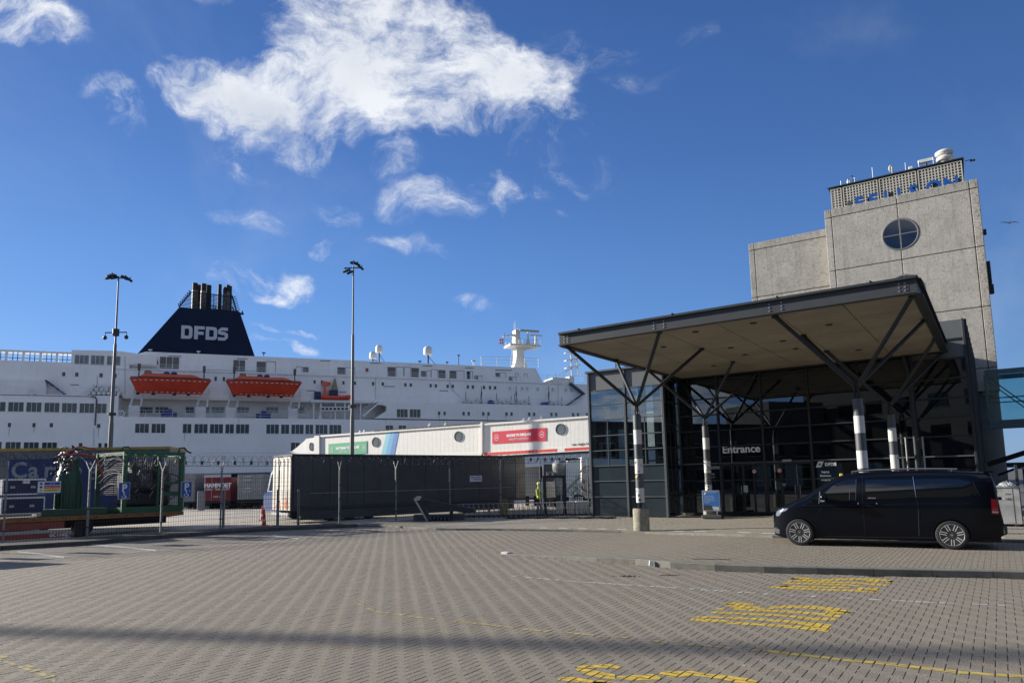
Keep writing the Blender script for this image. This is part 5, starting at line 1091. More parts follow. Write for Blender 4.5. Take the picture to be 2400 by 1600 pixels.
gprism('end_cabin', [(716, 1080), (739.5, 1080), (739.5, 1024.5), (716, 1028)], GV-.0, GV+2.6, M_GW); gprism('end_slope', [(660, 1085), (715.5, 1085), (715.5, 1027.5), (692, 1048), (680, 1057), (668, 1058), (660, 1062)], GV+.2, GV+2.4, M_GW)
for (x, y, w, h) in ((729, 1046, 8, 19), (880, 1035.5, 16.4, 22.6), (1074, 1022.4, 18.6, 23.8), (1313.3, 1005.6, 22.2, 26)):
    a, b, z0, z1 = GW.rect(x-w/2, y-h/2, x+w/2, y+h/2, GV-.05); rx, rz = (b-a)/2, (z1-z0)/2; w_ = link('round_window', None, GO, ((a+b)/2, GV-.03, (z0+z1)/2)); N = 28
    part('glass', MB().prism([(rx*.93*math.cos(2*PI*k/N), rz*.93*math.sin(2*PI*k/N)) for k in range(N)], -.01, .02), mat('round_window_grey', (.13,.15,.16), .25, var=.2, vs=.6), w_)
    vs = [];
    for k in range(N):
        for r, yq in ((.92,-.02),(.95,-.05),(1.0,-.05),(1.03,.0)): vs.append((rx*r*math.cos(2*PI*k/N), yq, rz*r*math.sin(2*PI*k/N)))
    part('rim', MB().add(vs, [(4*k+i, 4*k+i+1, 4*((k+1)%N)+i+1, 4*((k+1)%N)+i) for k in range(N) for i in range(3)]), M_FRML, w_, smooth=True)
# banners
def banner(pts, m, l1, l2, name, s1, s2, octo):
    o = gprism(name, pts, GV-.045, GV-.012, m)
    bl, br, tr, tl = [G2(*p, GV-.045) for p in pts]; W_ = br[0]-bl[0]; cx = (bl[0]+br[0])/2; sl_ = (tr[1]-tl[1])/W_; cz = (bl[1]+tr[1])/2; R_ = Matrix.Rotation(math.atan(sl_), 4, 'Y').inverted(); ang = -math.atan(sl_)
    rot = (Matrix.Rotation(-math.atan(sl_), 4, 'Y') @ Matrix.Rotation(PI/2, 4, 'X')).to_euler()
    H_ = tl[1]-bl[1]
    text(l1, s1*H_, M_LET, GO, (cx, GV-.05, cz+H_*.0), bold=.018*H_, depth=.006, rot=rot, ay='BOTTOM_BASELINE', name='banner_text', sx=.92); text(l2, s2*H_, M_LET, GO, (cx, GV-.05, cz-H_*.30), depth=.006, rot=rot, ay='BOTTOM_BASELINE', name='banner_text', sx=.88)
    for sg in (-1, 1):
        px_ = cx+sg*W_*.42; pz_ = cz+sg*W_*.42*sl_; N = 8 if octo else 4; r = H_*.24; mb = MB()
        for k in range(N):
            a0, a1 = 2*PI*(k+.5)/N, 2*PI*(k+1.5)/N; mb.bar((px_+r*math.cos(a0), GV-.05, pz_+r*math.sin(a0)), (px_+r*math.cos(a1), GV-.05, pz_+r*math.sin(a1)), .03, .01, up=(0,1,0))
        for dz in (-.04, .04): mb.bar((px_-r*.55, GV-.05, pz_+dz), (px_+r*.55, GV-.05, pz_+dz), .03, .01, up=(0,1,0))
        part('banner_badge', mb, M_LET, GO)
banner([(1154.5,1039.5),(1280.5,1032.5),(1280.5,1002),(1154.5,1011.5)], mat('banner_red', (.62,.02,.05), .5), 'GOODS TO DECLARE', 'AANGIFTE GOEDEREN', 'red_banner', .27, .22, True)
banner([(770.5,1069),(860.5,1062),(860.5,1033),(770.5,1040)], mat('banner_green', (.04,.36,.16), .5), 'NOTHING TO DECLARE', 'NIETS AAN TE GEVEN', 'green_banner', .27, .22, False)
for k, c in enumerate(((.22,.55,.62), (.12,.38,.60), (.07,.22,.52))): gprism('blue_stripe', [(893+k*10.5, 1066), (903.5+k*10.5, 1066), (916+k*9.6, tp(916)+5-k*.7), (906+k*9.6, tp(906)+5-k*.7)], GV-.02-.002*k, GV-.001, mat('stripe_%s' % 'abc'[k], c, .5))
x = 1134.5
while x < 1392:
    x1 = x+8.6
    if not (1302 < x < 1320): gprism('red_block', [(x+.5, bt(x)+7.5), (x1-.5, bt(x1)+7.5), (x1-.5, bt(x1)+.9), (x+.5, bt(x)+.9)], GV-.075, GV-.061, mat('warning_red', (.68,.05,.03), .5))
    x = x1
text('max. height 4.6m', .30, M_FRM, GO, (GW.py(1362, 1036, GV-.05)[0], GV-.03, GW.py(1362, 1040, GV-.05)[2]), depth=.004, name='height_text', sx=.85)
for (x, y) in ((1006,996),(1226,985),(1240,983),(1269,979),(843,1012),(853,1011),(1043,995)): a = G2(x, y+3, GV+.3); part('roof_lamp', MB().bar((a[0]-.1, GV+.3, a[1]), (a[0]+.12, GV+.3, a[1]+.28), .1, .16), M_STL, GO)
mb = MB()
for k in range(60):
    x = 880+k*4.1+random.uniform(-1,1); a = G2(x, tp(x)-.5, GV-.1); mb.box(a[0]-.10, a[0]+.10, GV-.15, GV-.10, a[1]-.04, a[1]+.07)
part('roof_dirt', mb, mat('moss_dirt', (.10,.09,.07), .9, var=.4, vs=9), GO, kind='stuff')

# ================================================================== lamp masts
def mast(px_t, py_t, px_b, py_b, D, label, heads, arm_z=None):
    a = WF.py(px_b, py_b, D); b = WF.py(px_t, py_t, D); H_ = b[2]; t = thing('lamp_mast', label, 'lamp mast', (a[0], D, 0), 0, 'tall floodlight masts in the yard')
    cuts = [(0, .21), (.36*H_, .18), (.37*H_, .15), (.70*H_, .12), (.71*H_, .085), (.9*H_, .07), (H_, .06)]
    part('pole', MB().lathe([(r, z) for z, r in cuts], 16), mat('mast_grey', (.085,.09,.095), .5, metal=.2, var=.08), t, smooth=True)
    mb = MB().rod((-.85, 0, H_-.15), (.85, 0, H_-.15), .05, 8)
    part('head_arm', mb, M_FRM, t)
    for (dx, dy, dz, ry) in heads: part('floodlight', MB().bbox(-.32, .32, -.24, .24, -.1, .1, .04).bar((0,0,.1), (0,0,.25), .08, .08), M_BLK, t, (dx*.8, dy, H_-.1+dz), (math.radians(25), math.radians(ry), math.radians(dx*40)))
    if arm_z:
        q = WF.py(px_b+(px_t-px_b)*.5, arm_z, D)[2]; part('camera_arm', MB().rod((-.95, 0, q), (.95, 0, q), .05, 8).rod((-.95, 0, q), (-.95, 0, q-.35), .04, 8).rod((.95, 0, q), (.95, 0, q-.35), .04, 8).ball((-.95,0,q-.45), .17, .17, .2, 10).ball((.95,0,q-.45), .17, .17, .2, 10).rod((0,0,q-.3), (0,0,q+.3), .28, 12), M_FRM, t, smooth=True)
    part('collar', MB().rod((0,0,.4*H_), (0,0,.41*H_), .34, 12), M_FRM, t); return t
mast(275.6, 648, 258, 1054.6, 60, 'left tall lamp mast with a camera arm in front of the ferry stern', [(-.75,.1,.25,20),(-.95,-.2,0,-15),(-.55,.2,.05,0),(.75,-.1,-.05,25),(1.1,.1,-.15,30)], 779)
mast(830.5, 624, 825.5, 1016.7, 62, 'tall lamp mast between the rescue boat and the gangway', [(0,.1,.45,10),(.45,-.2,.25,25),(.8,.1,.0,30),(-.75,-.1,-.35,-10),(-.4,.2,-.4,-20)])

# ================================================================== fence
M_FP = mat('fence_post_grey', (.20,.21,.22), .5, metal=.3, var=.1); M_FW = mat('fence_wire', (.05,.053,.056), .5, metal=.3)
M_FW2 = mat('cage_mesh_grey', (.11,.115,.12), .5, metal=.3)
FN = thing('security_fence', 'high grey double wire mesh fence topped with concertina wire', 'fence')
FZ = 2.45
fz = lambda p: 0.0
posts = FENCE[:]
for k, p in enumerate(posts):
    p = np.array(p); q = posts[min(k+1, len(posts)-1)]; q = np.array(q) if k < len(posts)-1 else p+(p-np.array(posts[k-1])); d = (q-p)/np.linalg.norm(q-p); n = np.array([-d[1], d[0], 0])
    o = link('post', None, FN, tuple(p), (0, 0, math.atan2(d[1], d[0])))
    part('upright', MB().bbox(-.035, .035, -.035, .035, 0, 2.68, .006), M_FP, o)
    part('outrigger', MB().bar((0,0,2.66), (0,.36,3.08), .035, .035).bar((0,0,2.66), (0,-.36,3.08), .035, .035), M_STL, o)
    part('clamp', MB().box(-.05,.05,-.05,.05,.5,.54).box(-.05,.05,-.05,.05,1.2,1.24).box(-.05,.05,-.05,.05,1.9,1.94), M_BLK, o, kind='stuff')
for k in range(len(posts)-1):
    p, q = np.array(posts[k]), np.array(posts[k+1]); L = np.linalg.norm(q-p); ang = math.atan2(*(q-p)[[1,0]]); mb = MB(); n = int(L/.10)
    if k == 12: pass
    for i in range(1, n): x = L*i/n; mb.add([(x-.005,0,.08),(x+.005,0,.08),(x,.008,.08),(x-.005,0,FZ+.06),(x+.005,0,FZ+.06),(x,.006,FZ+.06)], [(0,1,4,3),(1,2,5,4),(2,0,3,5)])
    z = .12
    while z < FZ+.02: mb.box(.04, L-.04, .007, .014, z-.0045, z+.0045).box(.04, L-.04, -.009, -.002, z-.0045, z+.0045); z += .2
    part('mesh_panel', mb, M_FW, FN, tuple(p), (0,0,ang))
    mb = MB()
    for yq, zq in ((.36,3.06),(-.36,3.06),(.2,2.88),(-.2,2.88)): mb.rod((0,yq,zq), (L,yq,zq), .006, 4)
    part('strand', mb, M_FW, FN, tuple(p), (0,0,ang))
    pts = [(x_, .24*math.cos(2*PI*x_/.34), 3.12+.24*math.sin(2*PI*x_/.34)) for x_ in np.arange(0, L, .034)]
    pts2 = [(x_, -.24*math.cos(2*PI*x_/.41), 3.12+.24*math.sin(2*PI*x_/.41)) for x_ in np.arange(0, L, .04)]
    part('concertina_wire', MB().path(pts, .0075, 3).path(pts2, .0075, 3), M_FW, FN, tuple(p), (0,0,ang), kind='stuff')
# second lower fence close behind and its gate
low = [gr(x, y) for x, y in ((510,1239),(640,1232),(690,1231),(756,1229.5))]
LF = thing('low_mesh_fence', 'lower wire mesh fence panels behind the tall fence by the trailer', 'fence')
for k in range(len(low)-1):
    p, q = low[k]+np.array([0,.6,0]), low[k+1]+np.array([0,.6,0]); L = np.linalg.norm(q-p); ang = math.atan2(*(q-p)[[1,0]]); mb = MB()
    for i in range(1, int(L/.08)): x = i*.08; mb.box(x-.003, x+.003, -.003, .003, .05, 1.65)
    for z in (.1,.5,.9,1.3,1.62): mb.box(0, L, -.009, -.004, z-.004, z+.004)
    part('mesh_panel', mb, M_FW, LF, tuple(p), (0,0,ang)); part('post', MB().bbox(-.05,.05,-.05,.05,0,1.75), M_FP, LF, tuple(p))
# parking signs on the fence
M_SB = mat('sign_blue', (.012,.075,.33), .4)
def fence_frame(px, py_base=None):
    best = None
    for k in range(len(posts)-1):
        p, q = np.array(posts[k]), np.array(posts[k+1]); d = (q-p)/np.linalg.norm(q-p); f = Fr((p[0], p[1], 0), math.degrees(math.atan2(d[1], d[0]))); h = f.py(px, 1150, -.07)
        if -.01 <= h[0] <= np.linalg.norm(q-p)+.01: return f, h
def psign(px, y0, y1, label, extra):
    f, h = fence_frame(px); z0, z1 = f.py(px, y1, -.07)[2], f.py(px, y0, -.07)[2]; H_ = z1-z0; W_ = H_*.70
    t = thing('parking_sign', label, 'sign', f.wor((h[0], -.07, (z0+z1)/2)), f.deg, 'blue disabled parking signs on the fence')
    part('plate', MB().bbox(-W_/2, W_/2, -.006, .006, -H_/2, H_/2, .004), M_WHT, t); part('face', MB().box(-W_/2+.014, W_/2-.014, -.010, -.0065, -H_/2+.014, H_/2-.014), M_SB, t)
    text('P', H_*.62, M_LET, t, (-.0, -.0125, -H_*.04), bold=.010, depth=.001, ay='BOTTOM_BASELINE', name='letter_p')
    cx, cz, s = .0, -H_*.28, H_*.18; mb = MB(); yq = -.012
    for k in range(16):
        a0, a1 = math.radians(150+k*15), math.radians(165+k*15); mb.bar((cx-.1*s+.62*s*math.cos(a0), yq, cz-.35*s+.62*s*math.sin(a0)), (cx-.1*s+.62*s*math.cos(a1), yq, cz-.35*s+.62*s*math.sin(a1)), .022, .003, up=(0,1,0))
    mb.bar((cx-.1*s, yq, cz+.75*s), (cx, yq, cz-.2*s), .026, .003, up=(0,1,0)).bar((cx, yq, cz-.2*s), (cx+.55*s, yq, cz-.2*s), .024, .003, up=(0,1,0)).bar((cx+.55*s, yq, cz-.2*s), (cx+.85*s, yq, cz-.85*s), .024, .003, up=(0,1,0)).bar((cx-.05*s, yq, cz+.3*s), (cx+.45*s, yq, cz+.3*s), .02, .003, up=(0,1,0)); mb.lathe([(.035, 0), (.035, .003)], 12, (cx-.12*s, yq-.001, cz+1.0*s), 'y')
    part('wheelchair_symbol', mb, M_LET, t)
    if extra: part('sticker', MB().lathe([(.035, 0), (.035, .002)], 12, (W_*.28, -.0125, -H_*.12), 'y').lathe([(.015, 0), (.015, .002)], 8, (-W_*.38, -.0125, -H_*.38), 'y'), mat('sticker_grey', (.4,.42,.45), .5), t)
psign(291, 1130, 1169, 'blue P sign with wheelchair symbol in front of the green frame', False); psign(437, 1128, 1164, 'blue P sign with wheelchair symbol and a round sticker at the green frame end', True)
f, h = fence_frame(115); q0, q1 = f.py(115, 1157, -.07)[2], f.py(115, 1127.5, -.07)[2]; H_ = q1-q0; W_ = .72
t = thing('safety_notice', 'wide notice board with blue, red and yellow bars on the fence', 'sign', f.wor((h[0], -.07, (q0+q1)/2)), f.deg)
part('plate', MB().bbox(-W_/2, W_/2, -.006, .006, -H_/2, H_/2, .003), M_WHT, t); part('base_strip', MB().box(-W_/2, W_/2, -.008, -.0065, -H_/2, -H_/2+.05), M_SB, t)
for k, (nm, c) in enumerate((('blue_bar', (.02,.08,.38)), ('red_bar', (.5,.03,.04)), ('yellow_bar', (.55,.50,.06)))): z = H_/2-.03-k*.125; part(nm, MB().box(-W_*.22, W_*.47, -.009, -.0065, z-.105, z), mat('notice_'+nm, c, .5), t); part('pictogram', MB().lathe([(.045, 0), (.045, .002)], 14, (-W_*.36, -.009, z-.055), 'y'), (M_SB, M_SB, mat('notice_yellow_bar', (.55,.50,.06)))[k], t)
text('LET OP', .05, M_LET, t, (.09, -.0095, H_/2-.09), depth=.0005); text('VERBODEN TOEGANG', .045, M_LET, t, (.09, -.0095, H_/2-.215), depth=.0005); text('VEILIGHEID', .05, M_BLK, t, (.09, -.0095, H_/2-.34), depth=.0005)
f, h = fence_frame(1116); z0, z1 = f.py(1116, 1128, -.06)[2], f.py(1116, 1114, -.06)[2]; t = thing('camera_notice', 'small white camera surveillance notice on the fence in front of the dark trailer', 'sign', f.wor((h[0], -.06, (z0+z1)/2)), f.deg); W_ = (f.py(1130, 1120, -.06)[0]-f.py(1102, 1120, -.06)[0]); H_ = z1-z0
part('plate', MB().bbox(-W_/2, W_/2, -.006, .006, -H_/2, H_/2, .003), mat('notice_white', (.55,.56,.62), .5), t); text('camera\nbewaking', H_*.36, M_SLN, t, (W_*.12, -.0075, H_*.08), depth=.001, bold=.003); part('camera_icon', MB().bar((-W_*.42, -.008, H_*.25), (-W_*.2, -.008, H_*.15), .003, .05), M_SLN, t)

# ================================================================== dark curtain trailer
A_ = gr(680, 1246); A_ = np.array([-.32*36.3, 36.3, 0]); Bd = 40.5
TR = Fr(A_, Bd); TT = thing('dark_trailer', 'long dark grey curtain side trailer parked behind the fence', 'trailer', A_, Bd)
M_CUR = mat('dark_curtain', (.035,.040,.052), .38, var=.18, vs=.8, bump=.5, bs=1.6, streak=.12); M_CUB = mat('worn_trailer_white', (.62,.58,.50), .5, var=.12, vs=1.5, dirt=.35)
ztp = TR.py(682, 1063, 0)[2]; Lt = TR.py(1208, 1066, 0)[0]; Lt2 = TR.py(1230, 1066, 0)[0]; zb_ = TR.py(900, 1214, 0)[2]; zb_ = .62
n = 15
for k in range(n): x0, x1 = .12+(Lt-.12)*k/n, .12+(Lt-.12)*(k+1)/n; part('curtain_strip', MB().prism([(x0+.01, zb_+.2), (x1-.01, zb_+.2), (x1-.01, ztp-.14), (x0+.01, ztp-.14)], .012+.012*(k % 2), .05), M_CUR, TT)
part('box_body', MB().box(.03, Lt+.0, .052, 2.5, zb_, ztp-.02), M_CUR, TT); part('roof_rail', MB().bbox(0, Lt2, -.02, 2.52, ztp-.12, ztp, .015), M_FRM, TT)
part('side_rail', MB().bbox(0, Lt2, -.02, .06, zb_, zb_+.16, .01), M_FRM, TT); part('front_wall', MB().box(Lt+.01, Lt2, 0.0, 2.5, zb_, ztp-.12), mat('front_wall_brown', (.13,.12,.10), .6, var=.25, vs=1.2), TT)
for k in range(26): x = .5+k*(Lt-1)/25; part('curtain_buckle', MB().bbox(x-.05, x+.05, -.01, .011, ztp-.22, ztp-.17), M_STL, TT)
part('rear_door', MB().bbox(-.05, .025, .06, 1.22, zb_+.02, ztp-.15, .01), M_CUB, TT); part('rear_door', MB().bbox(-.05, .025, 1.25, 2.42, zb_+.02, ztp-.15, .01), M_CUB, TT)
for yq in (.4, .9, 1.6, 2.1): part('lock_rod', MB().rod((-.08, yq, zb_+.05), (-.08, yq, ztp-.2), .02, 6), M_STL, TT)
part('corner_post', MB().bbox(-.04, .06, -.02, .055, zb_, ztp-.12), M_FRM, TT)
part('graffiti', MB().prism([(0,0),(.5,.02),(.62,.25),(.4,.42),(.55,.6),(.2,.55),(.05,.35)], 0, .004), mat('graffiti_orange', (.75,.20,.05), .5, var=.4, vs=6), TT, (-.054, .25, zb_+.1), (0,0,PI/2)); part('graffiti', MB().prism([(0,0),(.7,.05),(.55,.3),(.1,.4)], 0, .004), mat('graffiti_red', (.65,.16,.12), .5, var=.3, vs=8), TT, (-.054, 1.3, zb_+.08), (0,0,PI/2))
part('bumper', MB().bbox(-.12, .0, .1, 2.4, zb_-.25, zb_-.10, .01), M_STL, TT)
for k, x in enumerate((2.2, 3.4, 4.6)):
    for yq in (.05, 2.2):
        w = link('wheel', None, TT, (x, yq, .48)); part('tyre', MB().lathe([(.28,0),(.46,.02),(.48,.08),(.48,.22),(.46,.28),(.28,.3)], 24, (0,0,0), 'y'), M_BLK, w, smooth=True); part('rim', MB().lathe([(.27,.05),(.2,.1),(.05,.1)], 16, (0,0,0), 'y'), M_STL, w)
part('skirt', MB().bbox(.5, Lt-.2, .0, .04, .12, zb_-.01), M_CUR, TT); part('leg', MB().bbox(Lt-2.2, Lt-2.05, .2, .35, 0, zb_), M_STL, TT); part('chassis', MB().box(.2, Lt, .6, 1.9, zb_-.25, zb_-.01), M_BLK, TT)
mb = MB().bar((1.0, -.04, 1.5), (Lt-.5, -.04, 1.50), .01, .02); part('curtain_seam', mb, M_STL, TT)
# blue truck cab beyond the trailer's rear corner
cf = Fr((gr(650,1228)[0]-.05, 41.0, 0), 40); q = cf.py(640, 1100, 0); t = thing('blue_truck', 'blue and white truck cab peeking out left of the dark trailer', 'truck', WF.py(684, 1200, 41.0)*np.array([1,1,0]), 40)
M_TB = mat('truck_blue', (.010,.045,.16), .35, var=.3, vs=1.2)
part('cab', MB().prism([(-.85,.45),(1.3,.4),(1.3,3.1),(-.2,3.05),(-.42,2.7),(-.62,1.6),(-.85,1.4)], 0, 2.3), M_TB, t); part('mirror', MB().bbox(-.75,-.5,-.35,-.1,2.4,2.95,.03).bar((-.5,0,2.95),(-.6,-.25,2.95),.05,.05), M_WHT, t); part('windscreen', MB().quad((-.63,.2,1.65),(-.63,2.1,1.65),(-.44,2.1,2.65),(-.44,.2,2.65)), M_GLD, t)
part('stripe', MB().box(-.3,.4,-.012,-.002,.9,1.15).box(-.5,.3,-.012,-.002,1.4,1.6), M_WHT, t)
w = link('wheel', None, t, (.2, -.02, .5)); part('tyre', MB().lathe([(.28,0),(.48,.03),(.5,.1),(.5,.3)], 20, (0,0,0), 'y'), M_BLK, w)

# ================================================================== things in the yard beyond
def cargo(name, label, cat, px0, px1, y0, y1, D, m, parts=None, zb0=None, deg=0., depth=6):
    a, b, z0, z1 = WF.rect(px0, y0, px1, y1, D); t = thing(name, label, cat, ((a+b)/2, D, 0), deg); W_ = b-a; zb1 = z0 if zb0 is None else zb0
    part('body', MB().bbox(-W_/2, W_/2, 0, depth, zb1, z1, .04), m, t)
    if zb1 > .3:
        for sx in (-1, 1):
            for yq in (1.0, 2.2): w = link('wheel', None, t, (sx*(W_/2-.3), yq, .48)); part('tyre', MB().lathe([(.25,-.15),(.46,-.14),(.48,0),(.46,.14),(.25,.15)], 18, (0,0,0), 'x'), M_BLK, w)
        part('bumper', MB().bbox(-W_/2, W_/2, -.05, .1, .5, .65), M_BLK, t)
    return t, W_, zb1, z1
M_GC = mat('grey_container', (.26,.27,.27), .6, var=.12, streak=.2)
t, W_, z0, z1 = cargo('grey_trailer', 'plain grey trailer rear left of the red trailer', 'trailer', 426, 457, 1109, 1178, 62, M_GC, depth=8)
t, W_, z0, z1 = cargo('red_trailer', 'dark red trailer with white capital lettering on its rear', 'trailer', 479, 541, 1118, 1174, 61, mat('trailer_red', (.17,.008,.014), .5, var=.1), depth=9)
part('top_strip', MB().bbox(-W_/2, W_/2, -.06, .0, z1, z1+.22), mat('pale_strip', (.5,.48,.46), .6), t); text('MAMMOET', .52, M_LET, t, (0, -.012, z1-.72), bold=.03, name='rear_lettering', sx=.92); text('FERRY TRANSPORT', .26, M_LET, t, (0, -.012, z1-1.05), name='rear_lettering', sx=.95); text('KEEP SAFE', .2, M_LET, t, (.1, -.012, z1-1.7), name='rear_lettering')
for x in (-.5, .55): part('lock_rod', MB().rod((x, -.04, z0+.05), (x, -.04, z1-.05), .02, 6), M_STL, t)
t, W_, z0, z1 = cargo('grey_trailer', 'grey trailer rear with two doors and vertical rods right of the red one', 'trailer', 556, 617, 1110.5, 1170, 60, M_GC, depth=9)
for x in (-.9, -.4, .4, .9): part('lock_rod', MB().rod((x, -.04, z0+.1), (x, -.04, z1-.1), .025, 6), M_STL, t)
part('door', MB().bbox(-W_/2+.05, -.02, -.03, -.001, z0+.05, z1-.05), M_GC, t); part('door', MB().bbox(.02, W_/2-.05, -.03, -.001, z0+.05, z1-.05), M_GC, t)
for k, z in enumerate((z1-.2, z1-.5, z1-1.2, z1-1.5)): text('EURO LINE' if k % 2 else 'CARRIER', .15, M_LET, t, (-.25, -.035, z), name='rear_lettering')
t, W_, z0, z1 = cargo('small_container', 'narrow pale container between grey and red trailer', 'container', 462, 477, 1150, 1188, 58, mat('pale_container', (.2,.2,.21), .6), zb0=.0, depth=.4)
M_SHD = mat('dark_shed_blue', (.022,.028,.045), .6, var=.1)
a, b, z0, z1 = WF.rect(380, 1104, 1010, 1172, 70); sh = thing('dark_shed', 'long low dark blue transit shed along the quay under the ferry', 'shed', (a, 70, 0), 3)
for k in range(24): w_ = (b-a)/24; part('wall_sheet', MB().bbox(k*w_+.01, (k+1)*w_-.01, 0, .1, 0, z1-.12, .01), M_SHD, sh)
part('roof', MB().bbox(-.3, b-a+.3, -.3, 8, z1-.11, z1, .02), mat('shed_roof_grey', (.30,.31,.33), .5), sh); part('shed_core', MB().box(0, b-a, .12, 8, 0, z1-.13), M_SHD, sh)
# traffic cones
cone_m = mat('cone_orange', (.75,.07,.03), .5)
def cone(px, py, D, h, label):
    p = WF.py(px, py, D); t = thing('traffic_cone', label, 'traffic cone', (p[0], D, 0), 0, 'orange traffic cones left of the trailer'); s = h/.9
    part('cone_body', MB().lathe([(.13*s,.04*s),(.115*s,.05*s),(.085*s,.35*s),(.035*s,.85*s),(.03*s,.9*s)], 18), cone_m, t, smooth=True); part('reflective_band', MB().lathe([(.101*s,.22*s),(.086*s,.36*s)], 18), M_WHT, t); part('base', MB().bbox(-.18*s,.18*s,-.18*s,.18*s,0,.045*s,.01), cone_m, t)
cone(619, 1218, 34.5, .82, 'nearer and larger orange cone left of the dark trailer'); cone(615, 1199, 40, .82, 'farther orange cone partly behind the nearer one')

# ------------------------------------------------------------------ flatbed with machinery, left
fb0 = gr(-60, 1277.5+1); fdir = 40.0
FBp = WF.pz(160, 1262, 0); FF = Fr((FBp[0]-.6, FBp[1]+.8, 0), 43.5); FT = thing('flatbed_trailer', 'low flatbed trailer with orange side beam carrying green machinery', 'trailer', FF.o, FF.deg)
X = lambda px, py=1200, y=0: FF.py(px, py, y)[0]; Zf = lambda px, py, y=0: FF.py(px, py, y)[2]
M_OB = mat('orange_beam', (.26,.115,.035), .55, var=.15, vs=3); M_RD = mat('dull_red', (.26,.055,.04), .6, var=.15, vs=2); M_LG = mat('light_grey_skirt', (.38,.37,.35), .6, var=.1, dirt=.3)
zt1 = Zf(200, 1207); zt0 = Zf(200, 1217); x0, x1 = X(-420), X(430)
part('side_beam', MB().bbox(x0, x1, -.02, .18, zt0, zt1, .01), M_OB, FT); part('deck', MB().box(x0, x1, .19, 2.5, zt0+.02, zt1-.01), mat('deck_wood', (.10,.075,.05), .8), FT); part('side_beam', MB().bbox(x0, x1, 2.51, 2.6, zt0, zt1, .01), M_OB, FT)
mb = MB()
for k in range(14): x = X(-100+k*36); mb.box(x-.05, x-.01, -.028, -.021, (zt0+zt1)/2-.02, (zt0+zt1)/2+.02).box(x+.02, x+.06, -.028, -.021, (zt0+zt1)/2-.02, (zt0+zt1)/2+.02)
part('lashing_holes', mb, M_BLK, FT)
xs_ = X(153); part('locker_skirt', MB().bbox(x0, xs_, .02, .5, Zf(80, 1240), zt0-.005, .01), M_RD, FT)
z_a, z_b = Zf(80, 1243), Zf(80, 1268); part('side_guard', MB().bbox(x0, X(163), -.03, .02, z_b, z_a, .01), M_LG, FT); part('red_stripe', MB().box(x0, X(157), -.036, -.031, z_b+(z_a-z_b)*.25, z_b+(z_a-z_b)*.72), M_RD, FT)
text('GC1162', (z_a-z_b)*.42, M_LET, FT, (X(138), -.04, z_b+(z_a-z_b)*.36), bold=.006, depth=.002, ay='BOTTOM_BASELINE', name='number_lettering')
for px in (175, -60): w = link('wheel', None, FT, (X(px)+.4, .3, .42)); part('tyre', MB().lathe([(.22,0),(.4,.03),(.42,.1),(.42,.28),(.22,.3)], 20, (0,0,0), 'y'), M_BLK, w, smooth=True); part('rim', MB().lathe([(.22,.06),(.05,.1)], 14, (0,0,0), 'y'), M_STL, w)
part('chassis', MB().box(x0, x1-.5, .8, 1.8, zt0-.35, zt0), M_BLK, FT); part('landing_leg', MB().bbox(X(188)-.15, X(188)+.15, .1, .4, zt0-.75, zt0-.01), M_BLK, FT)
def onbed(name, label, cat, px): return thing(name, label, cat, FF.wor((X(px), 0, zt1)), FF.deg)
M_BX = mat('box_blue', (.008,.022,.085), .5, var=.15); M_GRN = mat('machine_green', (.008,.062,.030), .45, var=.15, vs=2, dirt=.2); M_GRL = mat('frame_green', (.014,.10,.042), .5, var=.12, vs=2)
for lb, y0, y1 in (('lower blue steel crate with white edges on the flatbed', 1204, 1164), ('upper blue steel crate with white edges stacked on the lower one', 1158, 1121)):
    a, b = X(2), X(106); z0, z1 = Zf(55, y0+1), Zf(55, y1); t = thing('steel_crate', lb, 'crate', FF.wor((a, .15, z0)), FF.deg, 'blue steel crates on the flatbed'); W_, H_ = b-a, z1-z0
    part('crate_body', MB().box(.03, W_-.03, .02, 1.4, .02, H_-.02), M_BX, t)
    part('rim', MB().box(0, W_, -.02, 0, H_-.07, H_).box(0, W_, -.02, 0, 0, .05).box(0, .05, -.02, 0, .051, H_-.071).box(W_-.05, W_, -.02, 0, .051, H_-.071), M_WHT, t)
    for k in range(12 if y0 > 1180 else 0): x = .2+(W_-.4)*k/11; part('rib', MB().box(x-.03, x+.03, -.01, .019, .08, H_-.1), M_BX, t)
    for x in (.35, W_-.45): part('bracket', MB().bbox(x-.08, x+.08, -.05, -.021, H_*.4, H_*.55, .01), M_STL, t)
    if y0 < 1180: part('label_plate', MB().box(W_*.45, W_*.62, -.03, -.021, H_-.2, H_-.07), M_WHT, t)
# green vessel with pipework
t = onbed('green_vessel', 'rounded green pressure vessel with tangled red and black pipes on top', 'machine', 172); H_ = Zf(172, 1074)-zt1; r = (X(202)-X(137))/2
part('shell', MB().lathe([(r*.9, .1), (r, .3), (r, H_*.55), (r*.85, H_*.78), (r*.72, H_*.82), (r*.72, H_*.98), (r*.60, H_)], 24, (0, 1.2, 0)), M_GRN, t, smooth=True); part('skid', MB().bbox(-1.1, 1.3, .1, 2.3, 0, .28, .02), M_GRN, t)
part('flange', MB().lathe([(r*.82, H_*.97), (r*.82, H_*1.0)], 24, (0, 1.2, 0)), M_GRN, t)
for k in range(5): a = PI+k*PI/5+.3; part('rib', MB().bar((r*1.02*math.cos(a), 1.2+r*1.02*math.sin(a), .3), (r*1.02*math.cos(a), 1.2+r*1.02*math.sin(a), H_*.54), .05, .08), M_GRN, t)
R3 = random.Random(5)
